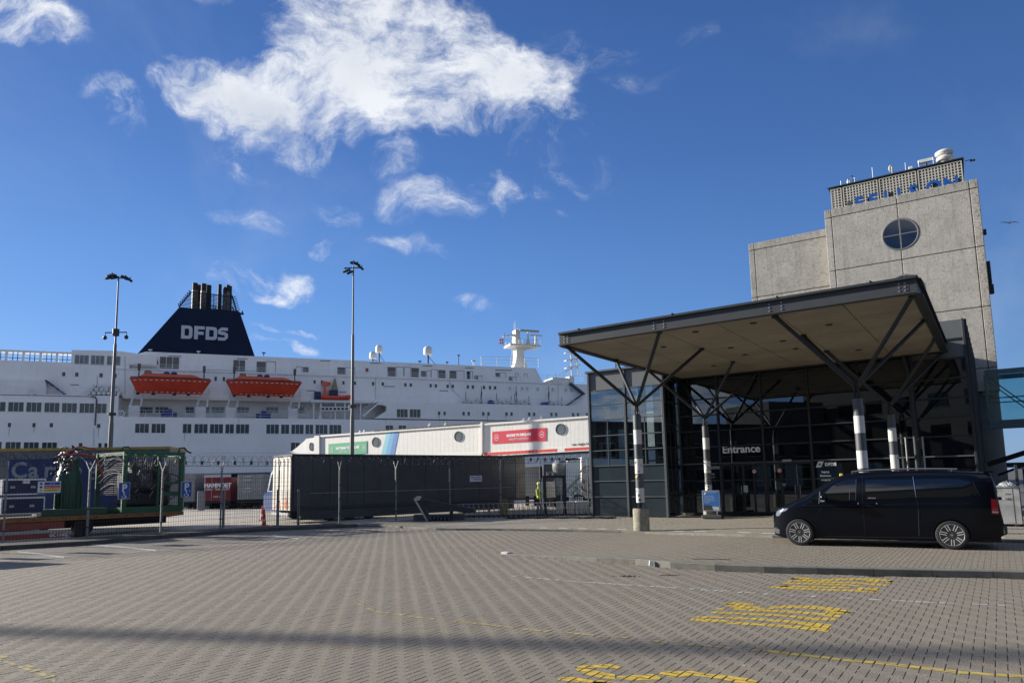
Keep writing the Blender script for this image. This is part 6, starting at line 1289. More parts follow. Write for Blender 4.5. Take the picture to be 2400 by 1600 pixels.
for k in range(16):
    x, y, z = R3.uniform(-.5, .35), R3.uniform(.3, 1.6), H_+R3.uniform(-.3, .5); pts = [(x, y, z)]
    for _ in range(5): x += R3.uniform(-.18, .26); y += R3.uniform(-.3, .3); z += R3.uniform(-.22, .16); pts.append((x, y, max(H_-.7, z)))
    part('hose', MB().path(pts, .028 if k % 3 else .04, 6), (M_BLK, M_STL, mat('pipe_red', (.35,.05,.03), .5))[k % 3], t, smooth=True)
part('pipe_arm', MB().path([(-.55,.3,H_+.15),(.2,.3,H_+.18),(.75,.3,H_+.1),(.95,.3,H_-.4),(1.1,.3,H_-.75)], .05, 8).path([(-.3,.4,H_+.3),(.2,.4,H_+.55),(.8,.4,H_+.4)], .03, 6), mat('pipe_red', (.35,.05,.03)), t, smooth=True)
for k in range(26): part('valve', MB().ball((R3.uniform(-.62,-.2), R3.uniform(-.0,.5), H_-R3.uniform(-.1,.75)), .06, .06, .06, 8), M_STL if k % 2 else M_BLK, t, smooth=True)
# green frame with mesh sides
t = onbed('machine_cage', 'tall open green steel cage with mesh sides holding dark machinery', 'machine', 290); H1 = Zf(295, 1058)-zt1; xa, xb = X(229, 1130, 2.3)-X(290), X(429)-X(290); xm = 0.0
for (x, y) in ((0,.1),(xb-.1,.1),(xa,2.3),(xb-.1,2.3)): part('frame_post', MB().bbox(x-.09, x+.09, y-.09, y+.09, 0, H1, .015), M_GRL, t)
for (a, b) in (((0,.1),(xb-.1,.1)),((xa,2.3),(xb-.1,2.3)),((0,.1),(xa,2.3)),((xb-.1,.1),(xb-.1,2.3))):
    part('frame_beam', MB().bar((*a, H1-.08), (*b, H1-.08), .15, .16), M_GRL, t); part('frame_beam', MB().bar((*a, .14), (*b, .14), .16, .26), M_GRL, t)
part('frame_beam', MB().bar((xb-.9,.1,0), (xb-.9,.1,H1*.48), .1, .1).bar((xb-.9,.1,H1*.48), (xb-.1,.1,H1*.48), .1, .1).bar((xb-.9,.1,H1*.30), (xb-.1,.1,H1*.30), .08, .2), M_GRL, t)
part('frame_beam', MB().bar((xb-1.1,.1,H1*.99), (xb-1.1,.1,0), .09, .09), M_GRL, t)
for (x, y) in ((0,.1),(xb-.1,.1)): part('lifting_shackle', MB().path([(x-.16,y,H1),(x-.12,y,H1+.2),(x+.08,y,H1+.22),(x+.22,y,H1+.05),(x+.4,y,H1-.02)], .04, 6), M_GRL if x < 1 else M_BLK, t)
mb = MB(); P0_, P1_ = np.array((0,.1)), np.array((xa,2.3)); n = 26
for k in range(n+1): p = P0_+(P1_-P0_)*k/n; mb.rod((*p, H1-.15-0), (*p, H1*.30), .010, 4)
for k in range(22): z = H1*.3+(H1*.68)*k/21; mb.rod((*P0_, z), (*P1_, z), .010, 4)
part('mesh_side', mb, M_FW2, t); mb = MB()
for k in range(12): x = .1+k*.09; mb.rod((x,.08,H1*.42), (x,.08,H1-.15), .009, 4)
for k in range(20): z = H1*.42+k*(H1*.5)/19; mb.rod((.05,.08,z), (1.15,.08,z), .009, 4)
for k in range(10): x = xb-1.05+k*.1; mb.rod((x,.08,H1*.5), (x,.08,H1-.15), .009, 4)
for k in range(16): z = H1*.5+k*(H1*.45)/15; mb.rod((xb-1.05,.08,z), (xb-.15,.08,z), .009, 4)
part('mesh_front', mb, M_FW2, t)
part('engine', MB().bbox(.15, xb-.3, .8, 2.0, .3, H1*.66, .1).bbox(.5, xb-1.2, .9, 1.9, H1*.66, H1*.86, .1).bbox(xb-1.1, xb-.35, 1.0, 1.8, H1*.66, H1*.8, .1).lathe([(.5, .4),(.62,.6),(.62,1.6),(.45,1.9)], 18, (xb*.45,1.3,.4)), mat('machine_dark', (.02,.022,.028), .5, var=.4, vs=3), t, smooth=False)
part('hood', MB().lathe([(.62,0),(.62,1.3)], 24, (xb*.52, .5, H1*.62), 'y'), mat('hood_dark', (.05,.05,.05), .3, metal=.4), t, smooth=True)
for k in range(18):
    x, y, z = R3.uniform(.3, xb-.4), R3.uniform(.2,.6), R3.uniform(H1*.35, H1*.92); pts = [(x,y,z)]
    for _ in range(5): x += R3.uniform(-.3,.3); y += R3.uniform(-.1,.1); z -= R3.uniform(.0,.3); pts.append((x,y,max(.3,z)))
    part('hose', MB().path(pts, .025, 6), M_BLK if k % 3 else M_STL, t, smooth=True)
for k in range(5):
    pts = [(xa+(0-xa)*s_-.02*k, 2.3-2.2*s_-.15, H1*(.35+.12*k)+.35*math.sin(s_*PI)+s_*.3*(k%2)) for s_ in np.linspace(0,1,10)]; part('cable', MB().path(pts, .02, 5), M_BLK, t)
part('white_sheet', MB().add([(xb-.85,.3,H1-.25),(xb-.15,.25,H1-.2),(xb-.2,.3,H1-1.0),(xb-.4,.35,H1-.75),(xb-.75,.3,H1-.55)], [(0,1,2,3,4)]), M_WHT, t)
# blue curtain trailer with big lettering behind
cD = 33.5; CT = Fr((WF.py(0, 1150, cD)[0]-4, cD, 0), 8.0); ct = thing('cargo_trailer', 'grey and blue curtain trailer with giant pale Cargo lettering behind the flatbed', 'trailer', CT.o, 8.0)
cz1, cz0 = CT.py(120, 1056, 0)[2], .75; cx0, cx1 = 0, CT.py(398, 1062, 0)[0]
M_CGY = mat('curtain_grey', (.12,.135,.15), .5, var=.1, vs=1); M_CBL = mat('curtain_blue', (.012,.034,.13), .5, var=.1, vs=1)
part('top_rail', MB().bbox(cx0, cx1, -.05, 2.5, cz1, cz1+.14, .01), mat('yellow_ochre_rail', (.33,.25,.06), .55, var=.15), ct); part('curtain', MB().box(cx0, cx1, 0, 2.45, cz0, cz1), M_CGY, ct)
bx0, bz1 = CT.py(12, 1075, 0)[0], CT.py(100, 1075, 0)[2]; part('blue_band', MB().prism([(bx0, cz0+.1), (cx1-.2, cz0+.1), (cx1-.2, bz1), (bx0+.2, bz1)], -.012, -.001), M_CBL, ct)
lz = CT.py(100, 1118, 0)[2]; lh = CT.py(60, 1081, 0)[2]-lz; M_CL = mat('pale_curtain_letter', (.22,.25,.28), .6)
[text(c_, lh*1.38, M_CL, ct, (CT.py(p_, 1118, 0)[0], -.016, lz), bold=.025, depth=.003, ax='LEFT', ay='BOTTOM_BASELINE', name='side_lettering', sx=s_) for c_, p_, s_ in (('C', 25, .98), ('a', 66, 1.0), ('r', 102, 1.0), ('g', 124, 1.0), ('o', 162, 1.0))]; text('g', lh*1.38, M_CL, ct, (CT.py(206, 1118, 0)[0], -.016, lz), bold=.02, depth=.003, ax='LEFT', ay='BOTTOM_BASELINE', name='side_lettering', sx=1.0)
for k in range(22): x = cx0+.4+k*(cx1-.8)/21; part('strap', MB().bar((x, -.02, cz1), (x+.45, -.02, bz1), .01, .025), M_SLN, ct)
part('chassis', MB().box(cx0, cx1, .2, 2.2, .5, .74), M_BLK, ct)
for k in range(3): w = link('wheel', None, ct, (3+k*1.3, .1, .48)); part('tyre', MB().lathe([(.28,0),(.46,.03),(.48,.1),(.48,.28),(.28,.3)], 20, (0,0,0), 'y'), M_BLK, w, smooth=True)

# ------------------------------------------------------------------ right of the dark trailer: white trucks, gate, worker
t, W_, z0, z1 = cargo('white_trailer', 'dusty white trailer seen between the dark trailer and the gate', 'trailer', 1226, 1266, 1094, 1162, 52, mat('dusty_white', (.34,.34,.31), .6, var=.08, vs=1, dirt=.2), depth=9)
part('roof_edge', MB().bbox(-W_/2-.1, W_/2+.1, -.2, 9, z1, z1+.12, .03), M_WHT, t)
t, W_, z0, z1 = cargo('dark_container', 'dark container with pale capital letters behind the gate', 'container', 1273, 1306, 1087, 1128, 50, mat('container_dark', (.022,.028,.042), .5), depth=5)
text('KEA', .62, M_CL, t, (.22, -.015, z1-.78), bold=.01, name='side_lettering'); text('C', .5, M_CL, t, (.35, -.015, z1-1.3), name='side_lettering')
part('lower_panel', MB().box(-W_/2, W_/2, .01, .1, .6, z0), mat('dusty_white', (.34,.34,.31)), t)
# white tractor
D = 44; a, b, z0, z1 = WF.rect(1303, 1076, 1362, 1196, D); t = thing('white_truck', 'white truck tractor with curved air deflector behind the gate', 'truck', (a, D, 0), 0); W_ = b-a
part('cab', MB().prism([(W_*.42, .9), (W_*.98, .55), (W_*1.0, z1), (W_*.5, z1-.08), (W_*.42, z1-.35)], 0, 2.3), M_WHT, t); part('deflector', MB().lathe([(.42, z1-1.0), (.52, z1-.55), (.52, z1-.25), (.3, z1-.05)], 20, (W_*.22, .6, 0)), mat('chrome_grey', (.42,.42,.40), .3, metal=.5, var=.3, vs=2), t, smooth=True)
part('exhaust_stack', MB().lathe([(.2, .9), (.2, z1-1.0)], 14, (W_*.1, .4, 0)).lathe([(.16, .9), (.16, z1-1.0)], 14, (W_*.3, .4, 0)), mat('chrome_grey', (.42,.42,.40)), t, smooth=True)
part('window_frame', MB().prism([(W_*.30, z0+1.15), (W_*.36, z0+1.0), (W_*.97, z0+2.05), (W_*.97, z0+2.25)], -.02, -.005), M_STL, t); part('chassis', MB().box(-.2, W_*.9, .3, 2, .5, .8), M_BLK, t); part('roof_trim', MB().bbox(W_*.4, W_*1.0, -.03, 2.3, z1-.03, z1+.05), M_BLK, t)
for x in (.3, 1.4): w = link('wheel', None, t, (x, -.05, .5)); part('tyre', MB().lathe([(.28,0),(.48,.03),(.5,.1),(.5,.28),(.28,.3)], 22, (0,0,0), 'y'), M_BLK, w, smooth=True)
part('step_box', MB().bbox(W_*.5, W_*1.05, -.1, .3, .3, .85, .03), M_WHT, t)
t, W_, z0, z1 = cargo('logo_trailer', 'white trailer with a red round emblem at the terminal corner', 'trailer', 1364, 1402, 1070, 1168, 46, M_WHT, depth=7)
mb = MB()
for k in range(24):
    a0, a1 = 2*PI*k/24, 2*PI*(k+1)/24; mb.bar((-.1+.62*math.cos(a0), -.02, z1-1.45+.85*math.sin(a0)), (-.1+.62*math.cos(a1), -.02, z1-1.45+.85*math.sin(a1)), .07, .01, up=(0,1,0))
R4 = random.Random(9)
for k in range(26): x, z = R4.uniform(-.55,.2), z1-1.45+R4.uniform(-.7,.65); mb.bar((x, -.02, z), (x+R4.uniform(-.2,.25), -.02, z+R4.uniform(-.2,.2)), .035, .01, up=(0,1,0))
part('red_emblem', mb, mat('emblem_red', (.30,.03,.05), .5), t)
# gate frame
gp_ = [gr(1278, 1210), gr(1324, 1209)]; ga = math.degrees(math.atan2(gp_[1][1]-gp_[0][1], gp_[1][0]-gp_[0][0])); t = thing('yard_gate', 'dark steel gate frame in the fence left of the terminal corner', 'gate', gp_[0]+np.array([0,-.1,0]), ga); L = np.linalg.norm(gp_[1]-gp_[0])
part('gate_post', MB().bbox(-.09,.09,-.09,.09,0,2.05,.01), M_FRM, t); part('gate_post', MB().bbox(L-.09,L+.09,-.09,.09,0,2.05,.01), M_FRM, t); part('gate_head', MB().bbox(-.09,L+.09,-.085,.085,2.051,2.19,.01), M_FRM, t)
part('light_edge', MB().box(L-.2,L-.15,-.1,-.05,0,2.0).box(-.17,-.12,-.1,-.05,0,2.05), M_STL, t)
mb = MB()
for k in range(1, 22): mb.box(L*k/22-.004, L*k/22+.004, 0, .006, .08, 1.6)
for k in range(9): mb.box(.1, L-.1, -.007, -.001, .1+k*.18-.004, .1+k*.18+.004)
part('gate_mesh', mb, M_FW, t)
# shrub behind the fence and low white wall
p = WF.py(1353, 1180, 40.5); t = thing('dark_shrub', 'small dark bush behind the fence near the terminal corner', 'shrub', (p[0], 40.5, 0)); mb = MB()
for k in range(420):
    a = R4.uniform(0, 2*PI); r = abs(R4.gauss(0,.45)); x, y, z = r*math.cos(a), r*math.sin(a), 1.15+R4.gauss(0,.30)+.3*math.sin(3*a); s = R4.uniform(.05,.11); v = Vector((R4.gauss(0,1),R4.gauss(0,1),R4.gauss(0,1))).normalized(); w_ = v.orthogonal().normalized()
    mb.add([(x,y,z),tuple(Vector((x,y,z))+v*s),tuple(Vector((x,y,z))+v*s*.6+w_*s*.7)], [(0,1,2)])
part('leaves', mb, mat('dark_leaf', (.03,.045,.02), .7, var=.4, vs=8), t, kind='stuff'); mb = MB()
for k in range(7): mb.rod((R4.uniform(-.1,.1),0,0), (R4.uniform(-.5,.5), R4.uniform(-.2,.2), 1.2), .02, 5, .01)
part('stem', mb, mat('bark_brown', (.06,.045,.03), .9), t)
p0, p1 = WF.py(1305, 1207, 38.5), WF.py(1384, 1205, 38.5); t = thing('low_barrier', 'low dirty white concrete barrier behind the fence', 'barrier', (p0[0], 38.5, 0)); part('block', MB().bbox(0,1.0,0,.4,0,.75,.04), M_CUB, t); part('block', MB().bbox(1.03,p1[0]-p0[0],0,.4,0,.75,.04), M_CUB, t)
# worker in a yellow jacket
def person(label, loc, deg):
    t = thing('person', label, 'person', loc, deg); J = [(0,0,.92),(0,0,1.15),(0,.02,1.38),(0,.03,1.50),(0,.02,1.62),(.10,0,.86),(.11,-.03,.48),(.11,.02,.08),(.11,-.12,.04),(-.10,0,.86),(-.11,.05,.48),(-.11,.1,.08),(-.11,-.04,.04),(.19,.02,1.42),(.25,.0,1.15),(.22,-.18,.98),(-.19,.02,1.42),(-.25,0,1.15),(-.22,-.2,1.0)]
    E_ = [(0,1),(1,2),(2,3),(3,4),(0,5),(5,6),(6,7),(7,8),(0,9),(9,10),(10,11),(11,12),(2,13),(13,14),(14,15),(2,16),(16,17),(17,18)]; Rr = [.15,.16,.17,.06,.10,.10,.07,.05,.04,.10,.07,.05,.04,.07,.055,.04,.07,.055,.04]
    me = bpy.data.meshes.new('body'); me.from_pydata(J, E_, []); o = bpy.data.objects.new('b', me); C.objects.link(o); md = o.modifiers.new('s','SKIN'); o.modifiers.new('u','SUBSURF').levels = 2
    for i, r in enumerate(Rr): me.skin_vertices[0].data[i].radius = (r, r*(.7 if i < 3 else 1))
    me.skin_vertices[0].data[0].use_root = True; dg = bpy.context.evaluated_depsgraph_get(); dg.update(); m2 = bpy.data.meshes.new_from_object(o.evaluated_get(dg)); bpy.data.objects.remove(o)
    m2.materials.clear(); m2.materials.append(mat('work_trousers', (.03,.035,.06), .8)); m2.materials.append(mat('hi_vis_yellow', (.62,.75,.03), .6)); m2.materials.append(mat('skin', (.45,.27,.19), .5))
    for p_ in m2.polygons:
        z = p_.center[2]; x = abs(p_.center[0]); p_.material_index = 2 if (z > 1.53 or (x > .18 and z < 1.02 and z > .9 and p_.center[1] < -.12)) else (1 if z > .93 else 0); p_.use_smooth = True
    part('body', m2, None, t); part('head', MB().ball((0,-.01,1.68), .085, .10, .12, 14).ball((0,-.11,1.67), .018, .02, .02, 6), mat('skin', (.45,.27,.19)), t, smooth=True); part('helmet', MB().lathe([(.13,1.73),(.12,1.76),(.09,1.82),(.02,1.85)], 16), mat('hi_vis_yellow', (.62,.75,.03)), t, smooth=True)
    part('reflective_stripe', MB().lathe([(.172,1.10),(.172,1.15)], 16), M_STL, t); return t
pp = WF.py(1265, 1200, 38.3); person('person in a bright yellow high visibility jacket standing behind the fence', (pp[0], 38.3, 0), 60)

# ------------------------------------------------------------------ bent steel arm, luggage trolleys, chain
aF = Fr(gr(1003, 1224, .02), -2); t = thing('bent_steel_arm', 'collapsed dark steel arm and post lying against the fence', 'steel arm', aF.o, 0); f = Fr(aF.o, 0)
def q2(px, py, y=0): w = f.py(px, py, y); return (w[0], w[2])
M_ARM = mat('arm_dark_blue', (.022,.027,.038), .45, var=.2, vs=3)
part('post', MB().prism([q2(*p) for p in ((1005,1225),(1009,1225),(1003,1202),(993,1174),(985,1171),(974,1172),(992,1202))], 0, .28), M_ARM, t); part('post_edge', MB().prism([q2(*p) for p in ((1002,1225),(1006,1225),(977,1173),(970,1170))], -.02, .0), M_LG, t)
part('head', MB().prism([q2(*p) for p in ((969,1169),(973,1174),(984,1171),(986,1163),(976,1163))], -.06, .4), M_LG, t); part('arm', MB().prism([q2(*p) for p in ((988,1187),(1060,1197),(1090,1202),(1116,1199),(1110,1191),(1050,1180),(990,1168))], .05, .35), M_ARM, t)
part('support', MB().prism([q2(*p) for p in ((1052,1215),(1060,1215),(1060,1196),(1054,1196))], .3, .5), M_ARM, t)
t2 = thing('grey_planter_box', 'long low grey box on the ground behind the bent steel arm', 'box', (0,0,0)); a = f.wor((*[q2(969, 1218, .9)[0]], .9, 0)); b = f.wor((q2(1088, 1212, .9)[0], .9, 0)); t2.location = (a[0], a[1], 0); part('box_side', MB().bbox(0, b[0]-a[0], 0, .5, .02, .36, .02), mat('planter_grey', (.10,.115,.125), .6, var=.1), t2)
def trolley():
    t = thing('luggage_trolley', 'x', 'luggage trolley', (0,0,0), 0, 'nested luggage trolleys along the fence')
    part('frame', MB().rod((-.0,-.25,.12),(-.0,.25,.12),.02,6).rod((0,-.25,.12),(.75,-.2,.14),.02,6).rod((0,.25,.12),(.75,.2,.14),.02,6).rod((.75,-.2,.14),(.75,.2,.14),.02,6), M_BLK, t)
    part('handle', MB().path([(0,-.25,.12),(-.12,-.25,.8),(-.16,-.22,.95),(-.16,.22,.95),(-.12,.25,.8),(0,.25,.12)], .018, 6), M_STL, t, smooth=True); part('basket', MB().rod((-.05,-.22,.55),(.15,-.2,.6),.01,4).rod((-.05,.22,.55),(.15,.2,.6),.01,4).rod((.15,-.2,.6),(.15,.2,.6),.01,4).rod((.15,0,.6),(-.05,0,.55),.01,4), M_STL, t)
    for x, y in ((0,-.25),(0,.25),(.72,0)): part('wheel', MB().lathe([(.03,-.02),(.085,-.018),(.085,.018),(.03,.02)], 12, (x, y, .085), 'y'), M_BLK, t, smooth=True); part('hub', MB().lathe([(.03,-.026),(.03,.026)], 8, (x, y, .085), 'y'), M_WHT, t)
    t.scale = (.8, .8, .78); return t
tr0 = trolley()
tl = [(1085+ k*11.5, 1213-k*.2) for k in range(27)]
for i, (px, py) in enumerate(tl):
    p = gr(px, py, .05); d = 55+R4.uniform(-6, 6); pos = ['in the row beside the bent arm', 'below the small yellow box', 'in front of the gate frame', 'nearest the terminal corner'][min(3, i//7)]
    lb = '%s luggage trolley from the left %s' % (['first','second','third','fourth','fifth','sixth','seventh'][i % 7], pos)
    if i == 0: tr0.location = (p[0], p[1]-.15, .03); tr0.rotation_euler = (0,0,math.radians(d)); tr0['label'] = lb
    else: dup(tr0, (p[0], p[1]-.15, .03), d, lb)
for i in range(6):
    p = gr(1010+i*8.6, 1221, .02); w = thing('caster_wheel', '%s of six black casters at the bent arm foot' % ['leftmost','second','third','fourth','fifth','rightmost'][i], 'caster', (p[0], p[1]-.1, .01), 80, 'casters at the foot of the bent arm')
    for yq in (-.1,.1): part('tyre', MB().lathe([(.04,-.03),(.13,-.028),(.13,.028),(.04,.03)], 14, (0,yq,.13), 'y'), M_BLK, w, smooth=True)
    part('hub', MB().lathe([(.045,-.14),(.045,.14)], 8, (0,0,.13), 'y'), M_STL, w)
ch = thing('ground_chain', 'heavy black and white chain lying along the foot of the fence and terminal', 'chain'); 
for k in range(72):
    px = 1190+k*3.5; p = gr(px, 1214-.0*k+.6*math.sin(k*.4), .08); mb = MB(); N = 10; vs = []
    for i in range(N):
        a = 2*PI*i/N; cx, cy = .11*math.cos(a), .05*math.sin(a)
        for j in range(4): b_ = PI/2*j; rr_ = 1+.28*math.cos(b_); vs.append((cx*rr_, cy*rr_, .02*math.sin(b_)))
    if k == 0: LM = mb.add(vs, [(4*i+j, 4*i+(j+1)%4, 4*((i+1)%N)+(j+1)%4, 4*((i+1)%N)+j) for i in range(N) for j in range(4)]).mesh('link', M_BLK, True)
    o = link('link', LM, ch, (p[0], p[1], .10), (PI/2*(k % 2), 0, R4.uniform(-.4,.4)+.1))
yb = WF.py(1180, 1202, 38.5); t = thing('yellow_box', 'small dull yellow box behind the fence above the trolleys', 'box', (yb[0], 38.5, 0)); part('box_body', MB().bbox(-.2,.25,-.2,.2,0,.85,.03), mat('dull_yellow', (.30,.22,.04), .6), t); part('box_lid', MB().bbox(-.23,.28,-.23,.23,.851,.92,.02), mat('dull_yellow', (.30,.22,.04)), t)
# weeds at the foot of the arm
mb = MB()
for k in range(500):
    px = R4.gauss(985, 16); py = R4.uniform(1219, 1227); p = gr(px, py, .03); h = R4.uniform(.03,.14); a = R4.uniform(0,PI); dx, dy = .012*math.cos(a), .012*math.sin(a); mb.add([(p[0]-dx,p[1]-dy,0),(p[0]+dx,p[1]+dy,0),(p[0]+R4.gauss(0,.04),p[1],h)], [(0,1,2)])
for px0 in (2145, 2215, 2243, 2280, 1470, 2052):
    for k in range(40): p = gr(px0+R4.gauss(0,14), 1352, 0); q = np.array(p); p = q+np.array([0,.05,0]); h = R4.uniform(.02,.06); mb.add([(p[0]-.008,p[1],0),(p[0]+.008,p[1],0),(p[0]+R4.gauss(0,.02),p[1],h)], [(0,1,2)])
o = struct('weeds', mb, mat('weed_green', (.07,.10,.03), .8, var=.4, vs=10), kind='stuff')

# ================================================================== black van
hz_ = .12
wf, wr = gr(1876, 1278, hz_), gr(2235, 1288, hz_); hd = math.degrees(math.atan2(wf[1]-wr[1], wf[0]-wr[0])); WB = float(np.linalg.norm(wf-wr))
VFm = Fr((0,0,hz_), hd); HW = .96
o_ = wr - VFm.Y*HW; VFm.o = np.array([o_[0], o_[1], hz_])         # origin: between the rear wheels, x forwards, +y towards the viewer
VN = thing('black_van', 'shiny black long passenger van parked in front of the entrance', 'van', VFm.o, hd)
vx = lambda cx, cy: VFm.py(1750+cx/3.618, 1050+cy/3.618, HW-.03)[[0, 2]]
M_VB = mat('van_black_paint', (.003,.0045,.009), .12, spec=.26); M_VG = mat('van_glass', (.003,.004,.005), .03, spec=.8); M_VP = mat('van_plastic', (.012,.012,.013), .5); M_CHR = mat('chrome', (.75,.76,.78), .12, metal=1.)
top = [vx(*p) for p in ((212,700),(211,640),(216,585),(236,538),(262,510),(300,488),(350,464),(400,444),(450,428),(495,410),(560,362),(640,312),(700,275),(755,246),(810,228),(870,216),(940,207),(1050,200),(1250,193),(1500,190),(1700,192),(1850,196),(1960,200),(2040,205),(2078,212),(2100,260),(2125,330),(2148,420),(2160,520),(2180,590),(2200,650),(2205,720))]
bot = [vx(*p) for p in ((212,700),(222,738),(330,770),(420,772),(600,768),(610,752),(1000,758),(1450,768),(1600,772),(1700,772),(1900,775),(1930,770),(2080,762),(2160,756),(2205,735))]
T_ = np.array(sorted([(p[0], p[1]) for p in top], key=lambda p: p[0])); B_ = np.array(sorted([(p[0], p[1]) for p in bot], key=lambda p: p[0]))
xmin, xmax = T_[0,0], T_[-1,0]
zt_v = lambda x: float(np.interp(x, T_[:,0], T_[:,1])); zb_v = lambda x: float(np.interp(x, B_[:,0], B_[:,1]))
ROOF = float(T_[:,1].max())
def yside(x, z):
    w = HW-.03
    if z < .75: w -= .05*((.75-z)/.5)**2
    if z > 1.02: w -= .155*((z-1.02)/(ROOF-1.02))**1.25
    w += .012*math.exp(-((z-.98)/.05)**2)
    d = (xmax-x)
    if d < 1.0: w -= .30*(1-d/1.0)**2.6
    e = (x-xmin)
    if e < .8: w -= .14*(1-e/.8)**2.6
    return w
def ysurf(x, z):                      # with the rounded shoulder to the roof or bonnet
    zt = zt_v(x); r = .16; w = yside(x, z)
    if z > zt-r: t = min(1, (z-(zt-r))/r); w -= .17*(1-math.sqrt(max(0, 1-t*t)))
    return max(.02, w)
xs_v = sorted(set(np.round(np.concatenate([np.arange(xmin+.004, xmax, .055), [xmin+.004, xmax-.004], xmax-np.array([.01,.02,.035]), xmin+np.array([.015,.03])]), 4)))
NR = 30; NC = 5; vs = []; rows = []
for x in xs_v:
    zt, zb = zt_v(x), zb_v(x); ring = []
    for k in range(NR+1):
        t = k/NR; t = t if t < .8 else .8+.2*math.sin((t-.8)/.2*PI/2); z = zb+(zt-zb)*t*.999
        ring.append((x, ysurf(x, z), z))
    yt = ring[-1][1]
    for k in range(1, NC+1): s_ = 1-k/NC; ring.append((x, yt*s_, zt+.02*(1-s_*s_)))
    rows.append(ring+[(x, -p[1], p[2]) for p in ring[-2::-1]])
K = len(rows[0]); bm = bmesh.new(); V_ = [[bm.verts.new(p) for p in r] for r in rows]; bm.verts.ensure_lookup_table()
for i in range(len(rows)-1):
    for j in range(K-1):
        try: bm.faces.new((V_[i][j], V_[i+1][j], V_[i+1][j+1], V_[i][j+1]))
        except ValueError: pass
for r in (V_[0], V_[-1]): bm.faces.new(r)
RW = .375; wheels = [(0.0, .345), (WB, .345)]
kill = []
for f in bm.faces:
    c = f.calc_center_median()
    if abs(c.y) > .5 and len(f.verts) < 6:
        for (wx, wz) in wheels:
            if sum(math.hypot(v.co.x-wx, v.co.z-wz) < RW+.012 for v in f.verts) == len(f.verts): kill.append(f); break
bmesh.ops.delete(bm, geom=kill, context='FACES')
for v in bm.verts:
    if abs(v.co.y) > .5:
        for (wx, wz) in wheels:
            d = math.hypot(v.co.x-wx, v.co.z-wz)
            if d < RW+.035 and v.co.z > .1: v.co.x = wx+(v.co.x-wx)/d*(RW+.01) if d > .05 else v.co.x; v.co.z = wz+(v.co.z-wz)/d*(RW+.01) if d > .05 else v.co.z
bmesh.ops.recalc_face_normals(bm, faces=bm.faces)
for f in bm.faces: f.smooth = True
me = bpy.data.meshes.new('body'); bm.to_mesh(me); bm.free(); me.materials.append(M_VB); part('body', me, None, VN)
part('underbody', MB().box(xmin+.1, xmax-.25, -.72, .72, .18, .5), M_BLK, VN)
for wx, wz in wheels: part('wheel_arch_liner', MB().lathe([(RW+.05, -.86), (RW+.05, .86)], 28, (wx, 0, wz), 'y'), M_BLK, VN, smooth=True) if False else None
def patch(name, poly2, m, off=.004, step=.07, parent=VN, side=1, thick=0):
    bm = bmesh.new(); f = bm.faces.new([bm.verts.new((p[0], 0, p[1])) for p in poly2])
    x0, x1 = min(p[0] for p in poly2), max(p[0] for p in poly2); z0, z1 = min(p[1] for p in poly2), max(p[1] for p in poly2)
    for k in range(1, int((x1-x0)/step)+1): bmesh.ops.bisect_plane(bm, geom=bm.verts[:]+bm.edges[:]+bm.faces[:], plane_co=(x0+k*step,0,0), plane_no=(1,0,0))
    for k in range(1, int((z1-z0)/step)+1): bmesh.ops.bisect_plane(bm, geom=bm.verts[:]+bm.edges[:]+bm.faces[:], plane_co=(0,0,z0+k*step), plane_no=(0,0,1))
    for v in bm.verts: v.co.y = side*(ysurf(v.co.x, v.co.z)+off)
    bmesh.ops.recalc_face_normals(bm, faces=bm.faces)
    if sum(f.normal.y for f in bm.faces)*side < 0: bmesh.ops.reverse_faces(bm, faces=bm.faces[:])
    for f in bm.faces: f.smooth = True
    if thick: bmesh.ops.solidify(bm, geom=bm.faces[:], thickness=thick)
    me = bpy.data.meshes.new(name); bm.to_mesh(me); bm.free(); return part(name, me, m, parent) if not me.materials.append(m) else None
def cp(*pts): return [tuple(vx(*p)) for p in pts]
part_m = lambda name, pts, m, off=.004: patch(name, cp(*pts), m, off)
for sd_ in (1, -1):
    w1 = cp((660,382),(720,322),(775,283),(840,263),(921,261),(922,440),(800,450),(700,430),(663,418)); patch('front_window', w1, M_VG, .005, side=sd_)
    patch('quarter_window', cp((510,470),(545,438),(625,372),(612,462)), M_VG, .005, side=sd_)
    patch('side_window', cp((1000,268),(1400,262),(1432,415),(1300,425),(1012,438)), M_VG, .005, side=sd_)
    patch('rear_side_window', cp((1422,262),(1650,258),(1800,262),(1905,285),(1972,398),(1850,412),(1446,418)), M_VG, .005, side=sd_)
def seam(pts, w=.007, m=None, off=.006):
    for a, b in zip(pts[:-1], pts[1:]):
        A, B2 = vx(*a), vx(*b); d = B2-A; L = np.linalg.norm(d); n = np.array([-d[1], d[0]])/L*w/2; patch('seam_or_highlight', [tuple(A-n), tuple(A+n), tuple(B2+n), tuple(B2-n)], m or M_VP, off)
seam([(975,225),(985,470),(1005,745)]); seam([(1440,420),(1455,520),(1465,745)]); seam([(540,590),(600,700),(612,735)]); seam([(640,500),(600,560)]); seam([(612,745),(1005,752),(1590,760)], .02)
seam([(1408,240),(1436,418)], .014, M_CHR, .008); seam([(925,262),(924,440)], .012, mat('bright_trim', (.25,.27,.3), .2, metal=1), .008); seam([(1918,285),(1975,400)], .010, mat('bright_trim', (.25,.27,.3)), .008); seam([(1455,520),(1462,740)], .008, mat('bright_trim', (.25,.27,.3)), .008)
seam([(1010,488),(1420,468),(1900,470)], .006, mat('crease_highlight', (.02,.022,.03), .2), .008)  # paler line painted on as the highlight of the body crease
